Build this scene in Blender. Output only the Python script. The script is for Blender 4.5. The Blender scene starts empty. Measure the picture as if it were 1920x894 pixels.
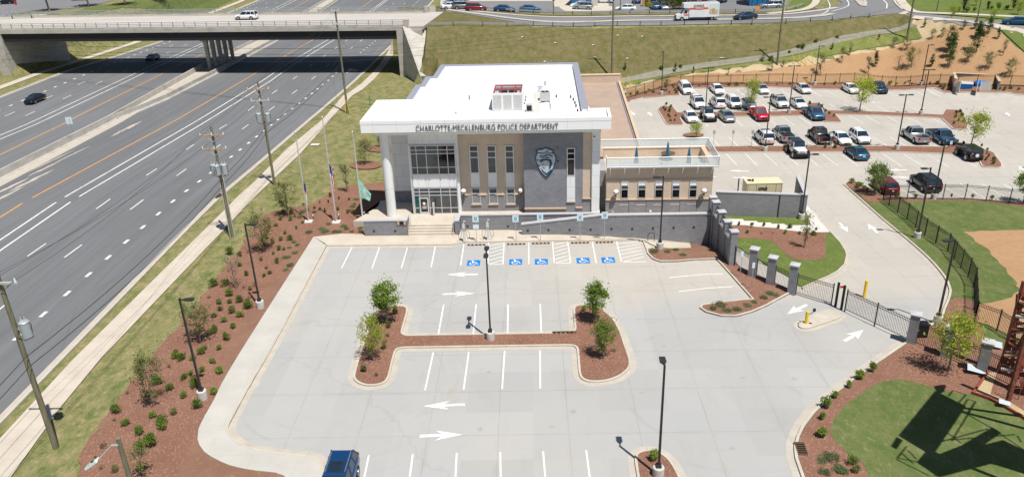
import bpy, bmesh, math, random
from mathutils import Vector, Matrix
from mathutils.geometry import tessellate_polygon
R=math.radians; rnd=random.Random(7)
scene=bpy.context.scene
COL=scene.collection
# ---------------------------------------------------------------- camera (solved from the car park's own lines)
YAW,PIT,ROL,FPX,CH=-0.0303968491,0.427353728,-0.0347559247,1466.25479,32.4895695
def axes(yaw):
    cy,sy=math.cos(yaw),math.sin(yaw)
    f=Vector((sy*math.cos(PIT),cy*math.cos(PIT),-math.sin(PIT)))
    r=Vector((cy,-sy,0)); u=r.cross(f)
    c,s=math.cos(ROL),math.sin(ROL)
    return c*r+s*u,-s*r+c*u,f
AX=axes(YAW)
BROT=R(-1.8)                       # the building stands turned by this against the car park
AXB=axes(YAW+BROT)                 # the same view seen in the building's own axes
def ray(u,v,ax=AX):
    return ((u-960)/FPX)*ax[0]-((v-447)/FPX)*ax[1]+ax[2]
def G(u,v,z=0.0):
    d=ray(u,v); t=(z-CH)/d.z; return Vector((d.x*t,d.y*t,z))
def GB(u,v,z=0.0):
    d=ray(u,v,AXB); t=(z-CH)/d.z; return Vector((d.x*t,d.y*t,z))
def YB(u,v,y):
    d=ray(u,v,AXB); t=y/d.y; return Vector((d.x*t,y,CH+d.z*t))
def YW(u,v,y):
    d=ray(u,v); t=y/d.y; return Vector((d.x*t,y,CH+d.z*t))
def proj(p):
    q=Vector(p)-Vector((0,0,CH)); a,b,c=q.dot(AX[0]),q.dot(AX[1]),q.dot(AX[2])
    return 960+FPX*a/c,447-FPX*b/c
# ---------------------------------------------------------------- terrain height
def tab(t,v):
    if v<=t[0][0]: return t[0][1]
    for (a,za),(b,zb) in zip(t,t[1:]):
        if v<=b: return za+(zb-za)*(v-a)/(b-a)
    return t[-1][1]
def ss(a,b,v):
    t=min(1,max(0,(v-a)/(b-a))); return t*t*(3-2*t)
TW=[(85,0),(126,-2.0),(170,-2.6),(215,-4.4),(300,-5.2)]
TE=[(42,0),(56,-1.0),(68,-1.9),(81,-2.7),(103,-3.1),(131,-4.0),(147,-4.5)]
def ZTF(x): return 4.9+2.3*(1-ss(-26,30,x))
def _ct(u,v):
    z=6
    for _ in range(30): p=G(u,v,z); z=z*.5+.5*ZTF(p.x)
    return (p.x,p.y)
CT=[(-30,157.2)]+[_ct(u,v) for u,v in ((778,50),(880,49.8),(1000,49.8),(1200,50),(1440,45.5),(1560,39),(1640,32.5),(1682,28.5))]+[(76,167),(79,163),(84,154.5),(92,147),(110,136),(150,118)]
NP=CT+[(400,60),(400,500),(-30,500)]
def inpoly(x,y,P):
    c=False; n=len(P); j=n-1
    for i in range(n):
        xi,yi=P[i][0],P[i][1]; xj,yj=P[j][0],P[j][1]
        if (yi>y)!=(yj>y) and x<(xj-xi)*(y-yi)/(yj-yi)+xi: c=not c
        j=i
    return c
def dpoly(x,y,P):
    m=1e9
    for (ax,ay),(bx,by) in zip(P,P[1:]):
        dx,dy=bx-ax,by-ay; t=max(0,min(1,((x-ax)*dx+(y-ay)*dy)/(dx*dx+dy*dy)))
        m=min(m,math.hypot(x-ax-t*dx,y-ay-t*dy))
    return m
def hbase(x,y):
    t=ss(66,84,y); lo=14-44*t; hi=30-18*t
    b=ss(lo,hi,x); return tab(TW,y)*(1-b)+tab(TE,y)*b
def xwall(y): return -22.0+(158-y)*0.25
def H(x,y):
    b=hbase(x,y); ZT=ZTF(x)
    if x>-40 and y>120:
        if x<xwall(min(y,158)) and y<184: return b
        yc=tab(CT,min(x,75))
        if True:
            if inpoly(x,y,NP):
                if y>yc+28 and x<60:
                    pl=2.6+2.1*ss(38,58,x)
                    hw=tab(TW,y)
                    pl=hw+(pl-hw)*ss(-31,-19,x)
                    return max(pl,ZT-(y-yc-28)*.5) if x>-26 else pl
                return ZT
            if x>-26:
                d=dpoly(x,y,CT); e=ZT-(.66-.18*ss(50,72,x))*d-.3*ss(60,66,x)
                k=1.2
                return (b+e+math.sqrt((b-e)**2+k))/2 if d>.5 else max(b,e)
    if x<-97:
        yc=169
        if x<-112 and yc<y<196: return ZT if x<-114 else b+(ZT-b)*(-112-x)/2
        if y>=196:
            hw=tab(TW,y); pl=hw+(3.0-hw)*ss(-97,-106,x) if False else hw+(3.0-hw)*(1-ss(-117,-110,x))
            return pl
        if x<-122: return b+(max(b,ZT-.5*(yc-y))-b)*ss(-122,-140,x) if False else b+(max(b,ZT-.5*(yc-y))-b)*(1-ss(-140,-122,x))
    return b
def T(u,v,off=0.0):
    d=ray(u,v); t0=(9-CH)/d.z; t1=(-9-CH)/d.z; n=60; pt=t0
    for i in range(1,n+1):
        t=t0+(t1-t0)*i/n
        if CH+d.z*t-off<H(d.x*t,d.y*t):
            a,b=pt,t
            for _ in range(22):
                m=(a+b)/2
                if CH+d.z*m-off<H(d.x*m,d.y*m): b=m
                else: a=m
            return Vector((d.x*b,d.y*b,CH+d.z*b))
        pt=t
    return Vector((d.x*t1,d.y*t1,-9))
def onT(x,y,dz=0): return Vector((x,y,H(x,y)+dz))
# ---------------------------------------------------------------- materials
MATS={}
class NB:
    def __init__(s,name):
        s.m=bpy.data.materials.new(name); s.m.use_nodes=True; s.t=s.m.node_tree; s.n=s.t.nodes; s.l=s.t.links
        s.b=s.n['Principled BSDF']; MATS[name]=s.m; s._p=None
    def node(s,ty,**k):
        n=s.n.new(ty)
        for a,v in k.items(): setattr(n,a,v)
        return n
    def pos(s):
        if not s._p: s._p=s.node('ShaderNodeNewGeometry').outputs['Position']
        return s._p
    def lk(s,a,b): s.l.new(a,b)
    def noise(s,scale,detail=3,rough=.5,vec=None,dist=0):
        n=s.node('ShaderNodeTexNoise'); n.inputs['Scale'].default_value=scale; n.inputs['Detail'].default_value=detail
        n.inputs['Roughness'].default_value=rough; n.inputs['Distortion'].default_value=dist
        s.lk(vec or s.pos(),n.inputs['Vector']); return n.outputs['Fac']
    def scl(s,v,vec=None,rot=0):
        n=s.node('ShaderNodeMapping'); n.inputs['Scale'].default_value=v; n.inputs['Rotation'].default_value=(0,0,rot)
        s.lk(vec or s.pos(),n.inputs['Vector']); return n.outputs[0]
    def ramp(s,fac,stops):
        n=s.node('ShaderNodeValToRGB'); e=n.color_ramp.elements
        while len(e)<len(stops): e.new(.5)
        for i,(p,c) in enumerate(stops): e[i].position=p; e[i].color=(*c,1) if not isinstance(c,(int,float)) else (c,c,c,1)
        s.lk(fac,n.inputs[0]); return n.outputs[0]
    def mix(s,fac,a,b,mode='MIX'):
        n=s.node('ShaderNodeMix',data_type='RGBA',blend_type=mode)
        for sock,v in ((n.inputs[0],fac),(n.inputs[6],a),(n.inputs[7],b)):
            if isinstance(v,(int,float)): sock.default_value=v
            elif isinstance(v,tuple): sock.default_value=(*v,1)
            else: s.lk(v,sock)
        return n.outputs[2]
    def math(s,op,a,b=None,clamp=False):
        n=s.node('ShaderNodeMath',operation=op,use_clamp=clamp)
        for i,v in enumerate((a,b)):
            if v is None: continue
            if isinstance(v,(int,float)): n.inputs[i].default_value=v
            else: s.lk(v,n.inputs[i])
        return n.outputs[0]
    def sep(s,vec=None):
        n=s.node('ShaderNodeSeparateXYZ'); s.lk(vec or s.pos(),n.inputs[0]); return n.outputs
    def bump(s,fac,strength=.3,dist=.02):
        n=s.node('ShaderNodeBump'); n.inputs['Strength'].default_value=strength; n.inputs['Distance'].default_value=dist
        s.lk(fac,n.inputs['Height']); s.lk(n.outputs[0],s.b.inputs['Normal'])
    def out(s,col=None,rough=.8,metal=0,spec=.3):
        if col is not None:
            if isinstance(col,tuple): s.b.inputs['Base Color'].default_value=(*col,1)
            else: s.lk(col,s.b.inputs['Base Color'])
        s.b.inputs['Roughness'].default_value=rough; s.b.inputs['Metallic'].default_value=metal
        s.b.inputs['Specular IOR Level'].default_value=spec
        return s.m
def plain(name,c,rough=.6,metal=0,var=.12,sc=6,spec=.4):
    b=NB(name); n=b.noise(sc,3,.6)
    lo=tuple(x*(1-var) for x in c); hi=tuple(min(1,x*(1+var)) for x in c)
    return b.out(b.ramp(n,[(.3,lo),(.7,hi)]),rough,metal,spec)
def gridlines(b,px,py,w,ox=0,oy=0,rot=0,vec=None):
    v=b.scl((1,1,1),vec,rot); x,y,z=b.sep(v)[0:3]
    r=None
    for c,p,o in ((x,px,ox),(y,py,oy)):
        if not p: continue
        a=b.math('ADD',c,-o+1000*p); a=b.math('DIVIDE',a,p); a=b.math('FRACT',a); a=b.math('SUBTRACT',a,.5); a=b.math('ABSOLUTE',a)
        a=b.math('GREATER_THAN',a,.5-w/p/2)
        r=a if r is None else b.math('MAXIMUM',r,a)
    return r
def mk_materials():
    b=NB('lot_concrete')
    big=b.noise(.045,4,.55); st=b.noise(.35,5,.65,b.scl((1,.35,1))); fine=b.noise(9,4,.7)
    # tyre arcs: stretched noise swirls
    arc=b.noise(.11,2,.5,dist=2.2)
    c=b.ramp(big,[(.3,(.372,.377,.372)),(.5,(.398,.396,.382)),(.7,(.435,.415,.38))])
    # the slabs of the upper lot and the drive come from a warmer pour
    X_,Y_=b.sep()[0:2]; wv1=b.math('MULTIPLY',b.noise(.2,3,.6),3.0); my=b.math('ADD',b.math('SUBTRACT',Y_,b.math('MULTIPLY',X_,.10)),wv1); m1=b.ramp(b.math('DIVIDE',my,100),[(.565,0),(.60,1)]); m2=b.ramp(b.math('DIVIDE',b.math('ADD',X_,20),100),[(.12,0),(.28,1)]); c=b.mix(b.math('MULTIPLY',b.math('MULTIPLY',m1,m2),.75),c,(.475,.435,.375))
    c=b.mix(b.ramp(st,[(.52,0),(.75,.32)]),c,(.33,.305,.265))
    c=b.mix(b.ramp(arc,[(.47,0),(.5,.07),(.53,0)]),c,(.33,.33,.33))
    for cx,cy,sc1 in ((-14,47,2.1),(13,46,1.7),(-15,64,1.5),(24,50,1.9)):   # faint arcs left by turning tyres
        dv=b.node('ShaderNodeVectorMath',operation='DISTANCE'); dv.inputs[1].default_value=(cx,cy,0); b.lk(b.pos(),dv.inputs[0]); rr_=b.math('ADD',dv.outputs['Value'],b.math('MULTIPLY',b.noise(.12,2,.5),1.2)); wv_=b.math('SINE',b.math('MULTIPLY',rr_,sc1*2)); near=b.ramp(b.math('DIVIDE',dv.outputs['Value'],14),[(.25,0),(.5,1),(.95,0)]); msk=b.ramp(b.noise(.35,3,.6),[(.45,0),(.62,1)])
        c=b.mix(b.math('MULTIPLY',b.math('MULTIPLY',b.ramp(wv_,[(.75,0),(.98,.16)]),near),msk),c,(.21,.21,.21))
    rust=b.noise(.21,3,.8,b.scl((1,1,1)),1.3)
    c=b.mix(b.ramp(rust,[(.63,0),(.72,.28)]),c,(.38,.285,.175))
    c=b.mix(b.ramp(fine,[(.3,.0),(.8,.22)]),c,(.30,.30,.295))
    vo=b.node('ShaderNodeTexVoronoi'); vo.inputs['Scale'].default_value=.36; b.lk(b.pos(),vo.inputs['Vector'])
    ds=b.math('ADD',vo.outputs['Distance'],b.math('MULTIPLY',b.noise(3,3,.7),.18)); c=b.mix(b.ramp(ds,[(.10,.42),(.19,0)]),c,(.22,.205,.185))
    vc=b.node('ShaderNodeTexVoronoi',feature='DISTANCE_TO_EDGE'); vc.inputs['Scale'].default_value=.028; wv=b.node('ShaderNodeVectorMath',operation='ADD'); nn=b.node('ShaderNodeTexNoise'); nn.inputs['Scale'].default_value=.5; nn.inputs['Detail'].default_value=4; b.lk(b.pos(),nn.inputs['Vector']); sc_=b.node('ShaderNodeVectorMath',operation='SCALE'); sc_.inputs['Scale'].default_value=3.0; b.lk(nn.outputs['Color'],sc_.inputs[0]); b.lk(b.pos(),wv.inputs[0]); b.lk(sc_.outputs[0],wv.inputs[1]); b.lk(wv.outputs[0],vc.inputs['Vector'])
    c=b.mix(b.ramp(vc.outputs['Distance'],[(.0,.16),(.0008,0)]),c,(.21,.19,.165))
    g=gridlines(b,4.57,4.75,.04,ox=2.0,oy=2.75)
    jn=b.ramp(b.noise(.3,3,.6),[(.35,.22),(.7,.62)]); c=b.mix(b.math('MULTIPLY',g,jn),c,(.20,.185,.165))
    ej=gridlines(b,4.57,4.75,.5,ox=2.0,oy=2.75); c=b.mix(b.math('MULTIPLY',ej,b.ramp(b.noise(.25,4,.7),[(.5,0),(.72,.22)])),c,(.30,.255,.20))
    # every bay a little lighter or darker
    w=b.node('ShaderNodeTexWhiteNoise',noise_dimensions='2D')
    vx=b.node('ShaderNodeVectorMath',operation='FLOOR'); vm=b.node('ShaderNodeVectorMath',operation='MULTIPLY'); vm.inputs[1].default_value=(1/4.57,1/4.75,0)
    va=b.node('ShaderNodeVectorMath',operation='ADD'); va.inputs[1].default_value=(-2.0+2.285,-2.75+2.375,0)
    b.lk(b.pos(),va.inputs[0]); b.lk(va.outputs[0],vm.inputs[0]); b.lk(vm.outputs[0],vx.inputs[0]); b.lk(vx.outputs[0],w.inputs['Vector'])
    c=b.mix(1,c,b.ramp(w.outputs['Value'],[(0,.935),(1,1.01)]),'MULTIPLY')
    b.bump(fine,.15,.01); b.out(c,.85,0,.25)
    b=NB('walk_concrete'); n=b.noise(.6,4,.6); f=b.noise(14,3,.7)
    c=b.ramp(n,[(.3,(.47,.41,.335)),(.7,(.55,.495,.415))]); c=b.mix(b.ramp(f,[(.4,0),(.8,.2)]),c,(.42,.38,.33))
    g=gridlines(b,1.5,1.5,.03); c=b.mix(b.math('MULTIPLY',g,.28),c,(.25,.23,.2)); b.out(c,.85,0,.25)
    b=NB('pale_walk'); n=b.noise(.4,4,.6); f=b.noise(12,3,.7); c=b.ramp(n,[(.3,(.43,.415,.375)),(.7,(.50,.48,.44))]); c=b.mix(b.ramp(f,[(.4,0),(.8,.2)]),c,(.36,.33,.29)); g=gridlines(b,3.0,3.0,.03); c=b.mix(b.math('MULTIPLY',g,.25),c,(.25,.23,.2)); b.out(c,.85,0,.25)
    b=NB('kerb_concrete'); n=b.noise(.9,4,.6); f=b.noise(11,3,.7)
    c=b.ramp(n,[(.3,(.44,.40,.33)),(.7,(.54,.50,.44))]); c=b.mix(b.ramp(f,[(.4,0),(.8,.25)]),c,(.40,.34,.27))
    g=gridlines(b,3.05,3.05,.035,ox=.7,oy=.4); c=b.mix(b.math('MULTIPLY',g,.45),c,(.2,.18,.15)); b.out(c,.85,0,.25)
    b=NB('gutter_concrete'); n=b.noise(1.1,4,.6,b.scl((1,1,1)))
    c=b.ramp(n,[(.3,(.41,.37,.31)),(.7,(.48,.445,.385))]); g=gridlines(b,3.05,3.05,.035,ox=.7,oy=.4); c=b.mix(b.math('MULTIPLY',g,.35),c,(.2,.18,.15)); b.out(c,.85,0,.25)
    b=NB('old_concrete'); n=b.noise(.5,5,.65,b.scl((1,1,2.5))); c=b.ramp(n,[(.25,(.33,.305,.265)),(.5,(.45,.425,.38)),(.75,(.54,.51,.46))])
    f=b.noise(6,4,.7); c=b.mix(b.ramp(f,[(.5,0),(.8,.3)]),c,(.25,.23,.2)); b.out(c,.9,0,.2)
    b=NB('deck_concrete'); n=b.noise(.25,5,.65,b.scl((.25,1,1))); c=b.ramp(n,[(.3,(.42,.39,.35)),(.7,(.50,.47,.43))])
    b.out(c,.9,0,.2)
    def asphalt(name,base,tracks=True):
        b=NB(name); n=b.noise(.06,4,.6,b.scl((1,.25,1),rot=.06)); f=b.noise(5,4,.75)
        c=b.ramp(n,[(.3,tuple(x*.86 for x in base)),(.7,tuple(x*1.12 for x in base))])
        if tracks:
            # wheel tracks along the road: slightly polished bands, soft edged
            t=b.noise(.9,2,.5,b.scl((1,.012,0),rot=-.06)); c=b.mix(b.ramp(t,[(.35,.35),(.55,0)]),c,tuple(x*.72 for x in base))
            t=b.noise(.35,3,.5,b.scl((1,.05,0),rot=-.06)); c=b.mix(b.ramp(t,[(.55,0),(.75,.5)]),c,tuple(x*1.25 for x in base))
        c=b.mix(b.ramp(f,[(.3,0),(.85,.35)]),c,tuple(x*.7 for x in base))
        if tracks:
            vc=b.node('ShaderNodeTexVoronoi',feature='DISTANCE_TO_EDGE'); vc.inputs['Scale'].default_value=.11; b.lk(b.scl((1,.16,0),rot=.04),vc.inputs['Vector']); c=b.mix(b.ramp(vc.outputs['Distance'],[(.0,.3),(.0025,0)]),c,tuple(x*.45 for x in base))
            sp_=b.sep(b.scl((1,1,1),rot=.0145)); wp=b.math('SINE',b.math('MULTIPLY',sp_[0],3.22)); wm=b.ramp(b.noise(.05,3,.6,b.scl((1,.3,1))),[(.35,.25),(.7,1)]); c=b.mix(b.math('MULTIPLY',b.ramp(wp,[(.1,0),(.9,.20)]),wm),c,tuple(x*.6 for x in base)); s2=b.noise(2.4,3,.6,b.scl((1,.03,0),rot=.012)); c=b.mix(b.ramp(s2,[(.42,.28),(.5,0),(.62,.0),(.7,.22)]),c,tuple(x*.68 for x in base))
        b.bump(f,.2,.01); b.out(c,.82,0,.3)
    asphalt('highway_asphalt',(.168,.172,.178)); asphalt('far_asphalt',(.20,.20,.205),False); asphalt('dark_asphalt',(.115,.118,.125),False)
    def grass(name,a,bb,dry,amt,sc=1.0):
        b=NB(name); n=b.noise(.12*sc,5,.65); m=b.noise(.9*sc,5,.7,b.scl((1,.7,1),rot=.5)); f=b.noise(7,4,.75); f2=b.noise(3.1,4,.8,b.scl((1,.45,1),rot=-.6))
        c=b.ramp(n,[(.3,a),(.7,bb)]); c=b.mix(b.ramp(m,[(.5-amt*.25,0),(.66,amt)]),c,dry)
        c=b.mix(b.ramp(f,[(.35,.0),(.8,.55)]),c,tuple(x*.6 for x in a))
        c=b.mix(b.ramp(f2,[(.56,0),(.70,.62*min(1,amt+.35))]),c,tuple(min(1,x*1.15) for x in dry))
        b.bump(f,.6,.06); b.out(c,.95,0,.1)
    grass('lawn_grass',(.085,.13,.034),(.12,.155,.048),(.29,.25,.135),.36)
    grass('patchy_grass',(.085,.135,.032),(.13,.16,.046),(.41,.31,.18),.72)
    grass('meadow_grass',(.088,.10,.028),(.13,.127,.044),(.26,.19,.115),.62,.9)
    grass('fresh_grass',(.10,.15,.035),(.135,.175,.045),(.30,.28,.1),.25)
    grass('weed_grass',(.11,.17,.03),(.15,.19,.05),(.36,.27,.14),.5)
    b=NB('red_mulch'); n=b.noise(.35,4,.6); f=b.noise(9,5,.8); v=b.node('ShaderNodeTexVoronoi'); v.inputs['Scale'].default_value=15; b.lk(b.scl((1,.6,1),rot=.4),v.inputs['Vector'])
    c=b.ramp(n,[(.3,(.22,.113,.076)),(.7,(.285,.155,.105))]); c=b.mix(b.ramp(f,[(.3,.0),(.75,.6)]),c,(.12,.055,.04))
    sp=b.node('ShaderNodeSeparateColor'); b.lk(v.outputs['Color'],sp.inputs[0])
    c=b.mix(b.ramp(sp.outputs[0],[(.80,0),(.9,.45)]),c,(.38,.25,.20)); b.bump(f,.7,.05); b.out(c,.95,0,.1)
    b=NB('weedy_mulch'); n=b.noise(.35,4,.6); f=b.noise(9,5,.8); w=b.noise(2.3,4,.75)
    c=b.ramp(n,[(.3,(.22,.12,.082)),(.7,(.28,.16,.11))]); c=b.mix(b.ramp(f,[(.3,.0),(.75,.5)]),c,(.14,.07,.05)); c=b.mix(b.ramp(w,[(.58,0),(.70,.7)]),c,(.24,.25,.08)); b.bump(f,.7,.05); b.out(c,.95,0,.1)
    b=NB('pine_straw'); n=b.noise(.10,4,.6,b.scl((.5,1,1))); f=b.noise(3.5,5,.8,b.scl((.45,1,1))); ff=b.noise(12,3,.8)
    c=b.ramp(n,[(.3,(.36,.215,.115)),(.7,(.43,.28,.155))]); c=b.mix(b.ramp(f,[(.4,.0),(.75,.45)]),c,(.22,.105,.045)); c=b.mix(b.ramp(ff,[(.5,0),(.8,.35)]),c,(.52,.36,.2))
    b.bump(ff,.5,.04); b.out(c,.95,0,.1)
    b=NB('bare_soil'); n=b.noise(.4,5,.7); f=b.noise(6,4,.8); c=b.ramp(n,[(.3,(.40,.30,.17)),(.7,(.50,.40,.26))]); c=b.mix(b.ramp(f,[(.5,0),(.75,.4)]),c,(.25,.22,.09)); b.out(c,.95,0,.1)
    b=NB('silt_gravel'); n=b.noise(1.2,5,.8); c=b.ramp(n,[(.3,(.19,.185,.145)),(.7,(.28,.27,.22))]); f=b.noise(3,4,.8); c=b.mix(b.ramp(f,[(.5,0),(.68,.5)]),c,(.15,.17,.06)); b.out(c,.95,0,.1)
    # masonry: brick texture on (along-wall, height); the building and the walls carry their own object coordinates
    def brick(name,c1,c2,mort,bw,bh,msz=.012,rough=.85,axis='X'):
        b=NB(name); tc=b.node('ShaderNodeTexCoord').outputs['Object']; x,y,z=b.sep(tc)[0:3]
        gn=b.node('ShaderNodeNewGeometry').outputs['Normal']; tr=b.node('ShaderNodeVectorTransform',vector_type='NORMAL',convert_from='WORLD',convert_to='OBJECT'); b.lk(gn,tr.inputs[0])
        nx=b.math('ABSOLUTE',b.sep(tr.outputs[0])[0]); side=b.math('GREATER_THAN',nx,.7)
        al=b.mix(side,x,y)
        al=b.node('ShaderNodeMix',data_type='FLOAT'); b.lk(side,al.inputs[0]); b.lk(x,al.inputs[2]); b.lk(y,al.inputs[3])
        cb=b.node('ShaderNodeCombineXYZ'); b.lk(al.outputs[0],cb.inputs[0]); b.lk(z,cb.inputs[1])
        t=b.node('ShaderNodeTexBrick'); b.lk(cb.outputs[0],t.inputs['Vector'])
        t.inputs['Color1'].default_value=(*c1,1); t.inputs['Color2'].default_value=(*c2,1); t.inputs['Mortar'].default_value=(*mort,1)
        t.inputs['Scale'].default_value=1; t.inputs['Brick Width'].default_value=bw; t.inputs['Row Height'].default_value=bh; t.inputs['Mortar Size'].default_value=msz; t.inputs['Mortar Smooth'].default_value=.3; t.inputs['Bias'].default_value=0
        n=b.noise(.5,4,.6); f=b.noise(12,3,.7)
        c=b.mix(1,t.outputs['Color'],b.ramp(n,[(.3,.90 if c1[0]<.6 else .985),(.7,1.08 if c1[0]<.6 else 1.0)]),'MULTIPLY'); c=b.mix(b.ramp(f,[(.5,0),(.8,.15 if c1[0]<.6 else .03)]),c,tuple(x*.6 for x in c1))
        bp=b.node('ShaderNodeBump'); bp.inputs['Strength'].default_value=.4; bp.inputs['Distance'].default_value=.01; bp.invert=True; b.lk(t.outputs['Fac'],bp.inputs['Height']); b.lk(bp.outputs[0],b.b.inputs['Normal'])
        b.out(c,rough,0,.25)
    brick('grey_block',(.22,.218,.23),(.26,.257,.27),(.32,.315,.32),.40,.20,.012)
    brick('dark_block',(.205,.212,.24),(.25,.255,.285),(.30,.305,.32),.40,.20,.012)
    brick('wall_block',(.195,.198,.215),(.235,.238,.255),(.30,.30,.31),.40,.20,.012)
    brick('tan_brick',(.58,.455,.35),(.64,.51,.39),(.62,.53,.44),.26,.085,.009)
    brick('far_brick',(.25,.12,.09),(.31,.16,.12),(.35,.28,.24),.30,.10,.012)
    brick('white_panel',(.77,.785,.80),(.80,.81,.82),(.48,.50,.52),1.5,1.25,.018,.45)
    brick('fascia_panel',(.83,.84,.845),(.85,.86,.865),(.55,.56,.58),2.4,3.0,.016,.4)
    b=NB('roof_membrane'); n=b.noise(.12,4,.6); f=b.noise(2.2,4,.75)
    c=b.ramp(n,[(.3,(.70,.715,.73)),(.7,(.77,.775,.775))]); c=b.mix(b.ramp(f,[(.55,0),(.8,.22)]),c,(.58,.56,.52)); pd=b.noise(.45,4,.6,dist=.6); c=b.mix(b.ramp(pd,[(.55,0),(.6,.10),(.64,.16),(.9,.1)]),c,(.55,.54,.50))
    g=gridlines(b,3.05,9.1,.07,ox=.3); c=b.mix(b.math('MULTIPLY',g,.30),c,(.45,.45,.45)); b.out(c,.6,0,.3)
    b=NB('pan_roof'); tc=b.node('ShaderNodeTexCoord').outputs['Object']; y=b.sep(tc)[1]
    a=b.math('FRACT',b.math('DIVIDE',b.math('ADD',y,100),.42)); rib=b.math('LESS_THAN',a,.14)
    n=b.noise(.5,4,.6); c=b.ramp(n,[(.3,(.36,.27,.21)),(.7,(.43,.33,.26))]); c=b.mix(b.math('MULTIPLY',rib,.55),c,(.34,.22,.16)); b.out(c,.6,0,.3)
    plain('parapet_metal',(.33,.34,.40),.5,.2); plain('coping_stone',(.44,.44,.46),.8,0,.08,3); plain('white_metal',(.78,.79,.80),.4,.1,.04)
    plain('alu_frame',(.62,.64,.66),.35,.4,.05); plain('buff_stone',(.56,.42,.29),.8); plain('black_metal',(.018,.018,.02),.45,.3,.2); plain('dark_bronze',(.045,.042,.042),.45,.3,.2)
    plain('galv_steel',(.45,.47,.48),.4,.6,.1); plain('bright_steel',(.72,.74,.76),.3,.6,.05); plain('pole_base_concrete',(.50,.485,.45),.9,0,.15,5)
    
    def worn(name,c,under,amt):
        b=NB(name); n=b.noise(3.2,5,.8); m=b.noise(.35,3,.6); q=b.math('ADD',b.math('MULTIPLY',n,.7),b.math('MULTIPLY',m,.3)); b.out(b.mix(b.ramp(q,[(.50,0),(.66,amt)]),c,under),.75,0,.2)
    worn('stall_paint',(.74,.74,.71),(.39,.39,.37),.7); worn('road_paint',(.72,.72,.68),(.2,.2,.21),.7); plain('orange_paint',(.70,.33,.07),.7,0,.12,2); worn('ada_blue',(.0,.17,.50),(.22,.34,.50),.6); 
    plain('yellow_paint',(.78,.52,.01),.5,0,.06); plain('black_rubber',(.02,.02,.022),.8,0,.2); plain('lime_bark',(.20,.17,.13),.9,0,.3,20)
    b=NB('pole_wood'); n=b.noise(1.5,5,.7,b.scl((6,6,.6))); c=b.ramp(n,[(.3,(.12,.115,.075)),(.55,(.20,.19,.13)),(.75,(.29,.27,.20))]); b.out(c,.9,0,.1)
    plain('crossarm_wood',(.42,.26,.16),.85,0,.2,4); plain('transformer_grey',(.36,.41,.44),.45,.1,.05)
    plain('rust_steel',(.19,.062,.040),.8,.1,.45,3); plain('rust_red_paint',(.30,.07,.045),.7,.1,.3,4); plain('dark_steel',(.03,.028,.03),.6,.3,.3); plain('white_letters',(.82,.82,.82),.5); plain('letter_grey',(.07,.075,.085),.4,.3,.05)
    plain('umbrella_blue',(.03,.14,.23),.8,0,.15); plain('cream_paint',(.66,.58,.38),.5,0,.05); plain('red_steel',(.36,.05,.045),.5,0,.1); plain('vent_louvre',(.62,.60,.56),.5,.1,.05); plain('unit_grey',(.55,.54,.51),.5,.2,.08)
    plain('blue_cladding',(.02,.17,.36),.5,0,.1); plain('dumpster_blue',(.0,.16,.55),.5,0,.1,2); plain('sign_white',(.62,.75,.76),.4,0,.03); plain('sign_green',(.02,.25,.12),.5); plain('warm_red',(.55,.02,.02),.5)
    plain('emblem_blue',(.018,.065,.125),.5,0,.1); plain('emblem_white',(.46,.51,.56),.5,0,.06); plain('bronze',(.20,.12,.06),.4,.5,.3,8); plain('bulb_white',(.85,.85,.83),.3); plain('pad_concrete',(.58,.56,.52),.9)
    plain('hose_dark',(.03,.03,.035),.6); plain('orange_sign',(.85,.30,.02),.5)
    # glass
    def glass(name,c,rough=.06,spec=.6):
        b=NB(name); n=b.noise(.8,3,.5); cc=b.ramp(n,[(.35,tuple(x*.6 for x in c)),(.7,tuple(x*1.3 for x in c))]); b.out(cc,rough,.0,spec); b.b.inputs['Coat Weight'].default_value=.25; b.b.inputs['Coat Roughness'].default_value=.03
    glass('window_glass',(.055,.062,.068)); glass('black_glass',(.007,.009,.011)); glass('green_glass',(.010,.085,.070)); glass('car_glass',(.018,.032,.05))
    b=NB('frost_glass'); b.out((.68,.78,.82),.35,0,.3); b.b.inputs['Alpha'].default_value=.42
    plain('steel_panel',(.10,.22,.36),.4,.3)
    def leaf(name,a,c2):
        b=NB(name); oi=b.node('ShaderNodeObjectInfo').outputs['Random']; n=b.noise(2.6,2,.5); f=b.noise(24,1,.5)
        c=b.ramp(n,[(.35,a),(.65,c2)]); c=b.mix(b.ramp(f,[(.35,.0),(.7,.4)]),c,tuple(x*.6 for x in a)); 
        c=b.mix(1,c,b.ramp(oi,[(0,.82),(1,1.15)]),'MULTIPLY'); b.out(c,.7,0,.2); b.b.inputs['Subsurface Weight'].default_value=0
        tr=b.node('ShaderNodeBsdfTranslucent'); ad=b.node('ShaderNodeMixShader'); ad.inputs[0].default_value=.45; o=b.n['Material Output']; b.lk(c,tr.inputs[0]); b.lk(b.b.outputs[0],ad.inputs[1]); b.lk(tr.outputs[0],ad.inputs[2]); b.lk(ad.outputs[0],o.inputs[0])
    leaf('leaf_green',(.12,.20,.035),(.19,.27,.055)); leaf('leaf_lime',(.34,.44,.045),(.50,.56,.075)); leaf('leaf_dark',(.09,.15,.045),(.14,.20,.06)); leaf('leaf_olive',(.20,.225,.07),(.29,.30,.11))
    leaf('leaf_juniper',(.16,.24,.10),(.22,.30,.14)); leaf('leaf_tan',(.30,.22,.13),(.36,.28,.17)); leaf('leaf_purple',(.035,.022,.028),(.05,.03,.035)); leaf('leaf_yellow',(.36,.33,.03),(.5,.42,.04)); leaf('leaf_mid',(.17,.27,.045),(.27,.36,.07))
    b=NB('car_paint_base')
mk_materials()
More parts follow.
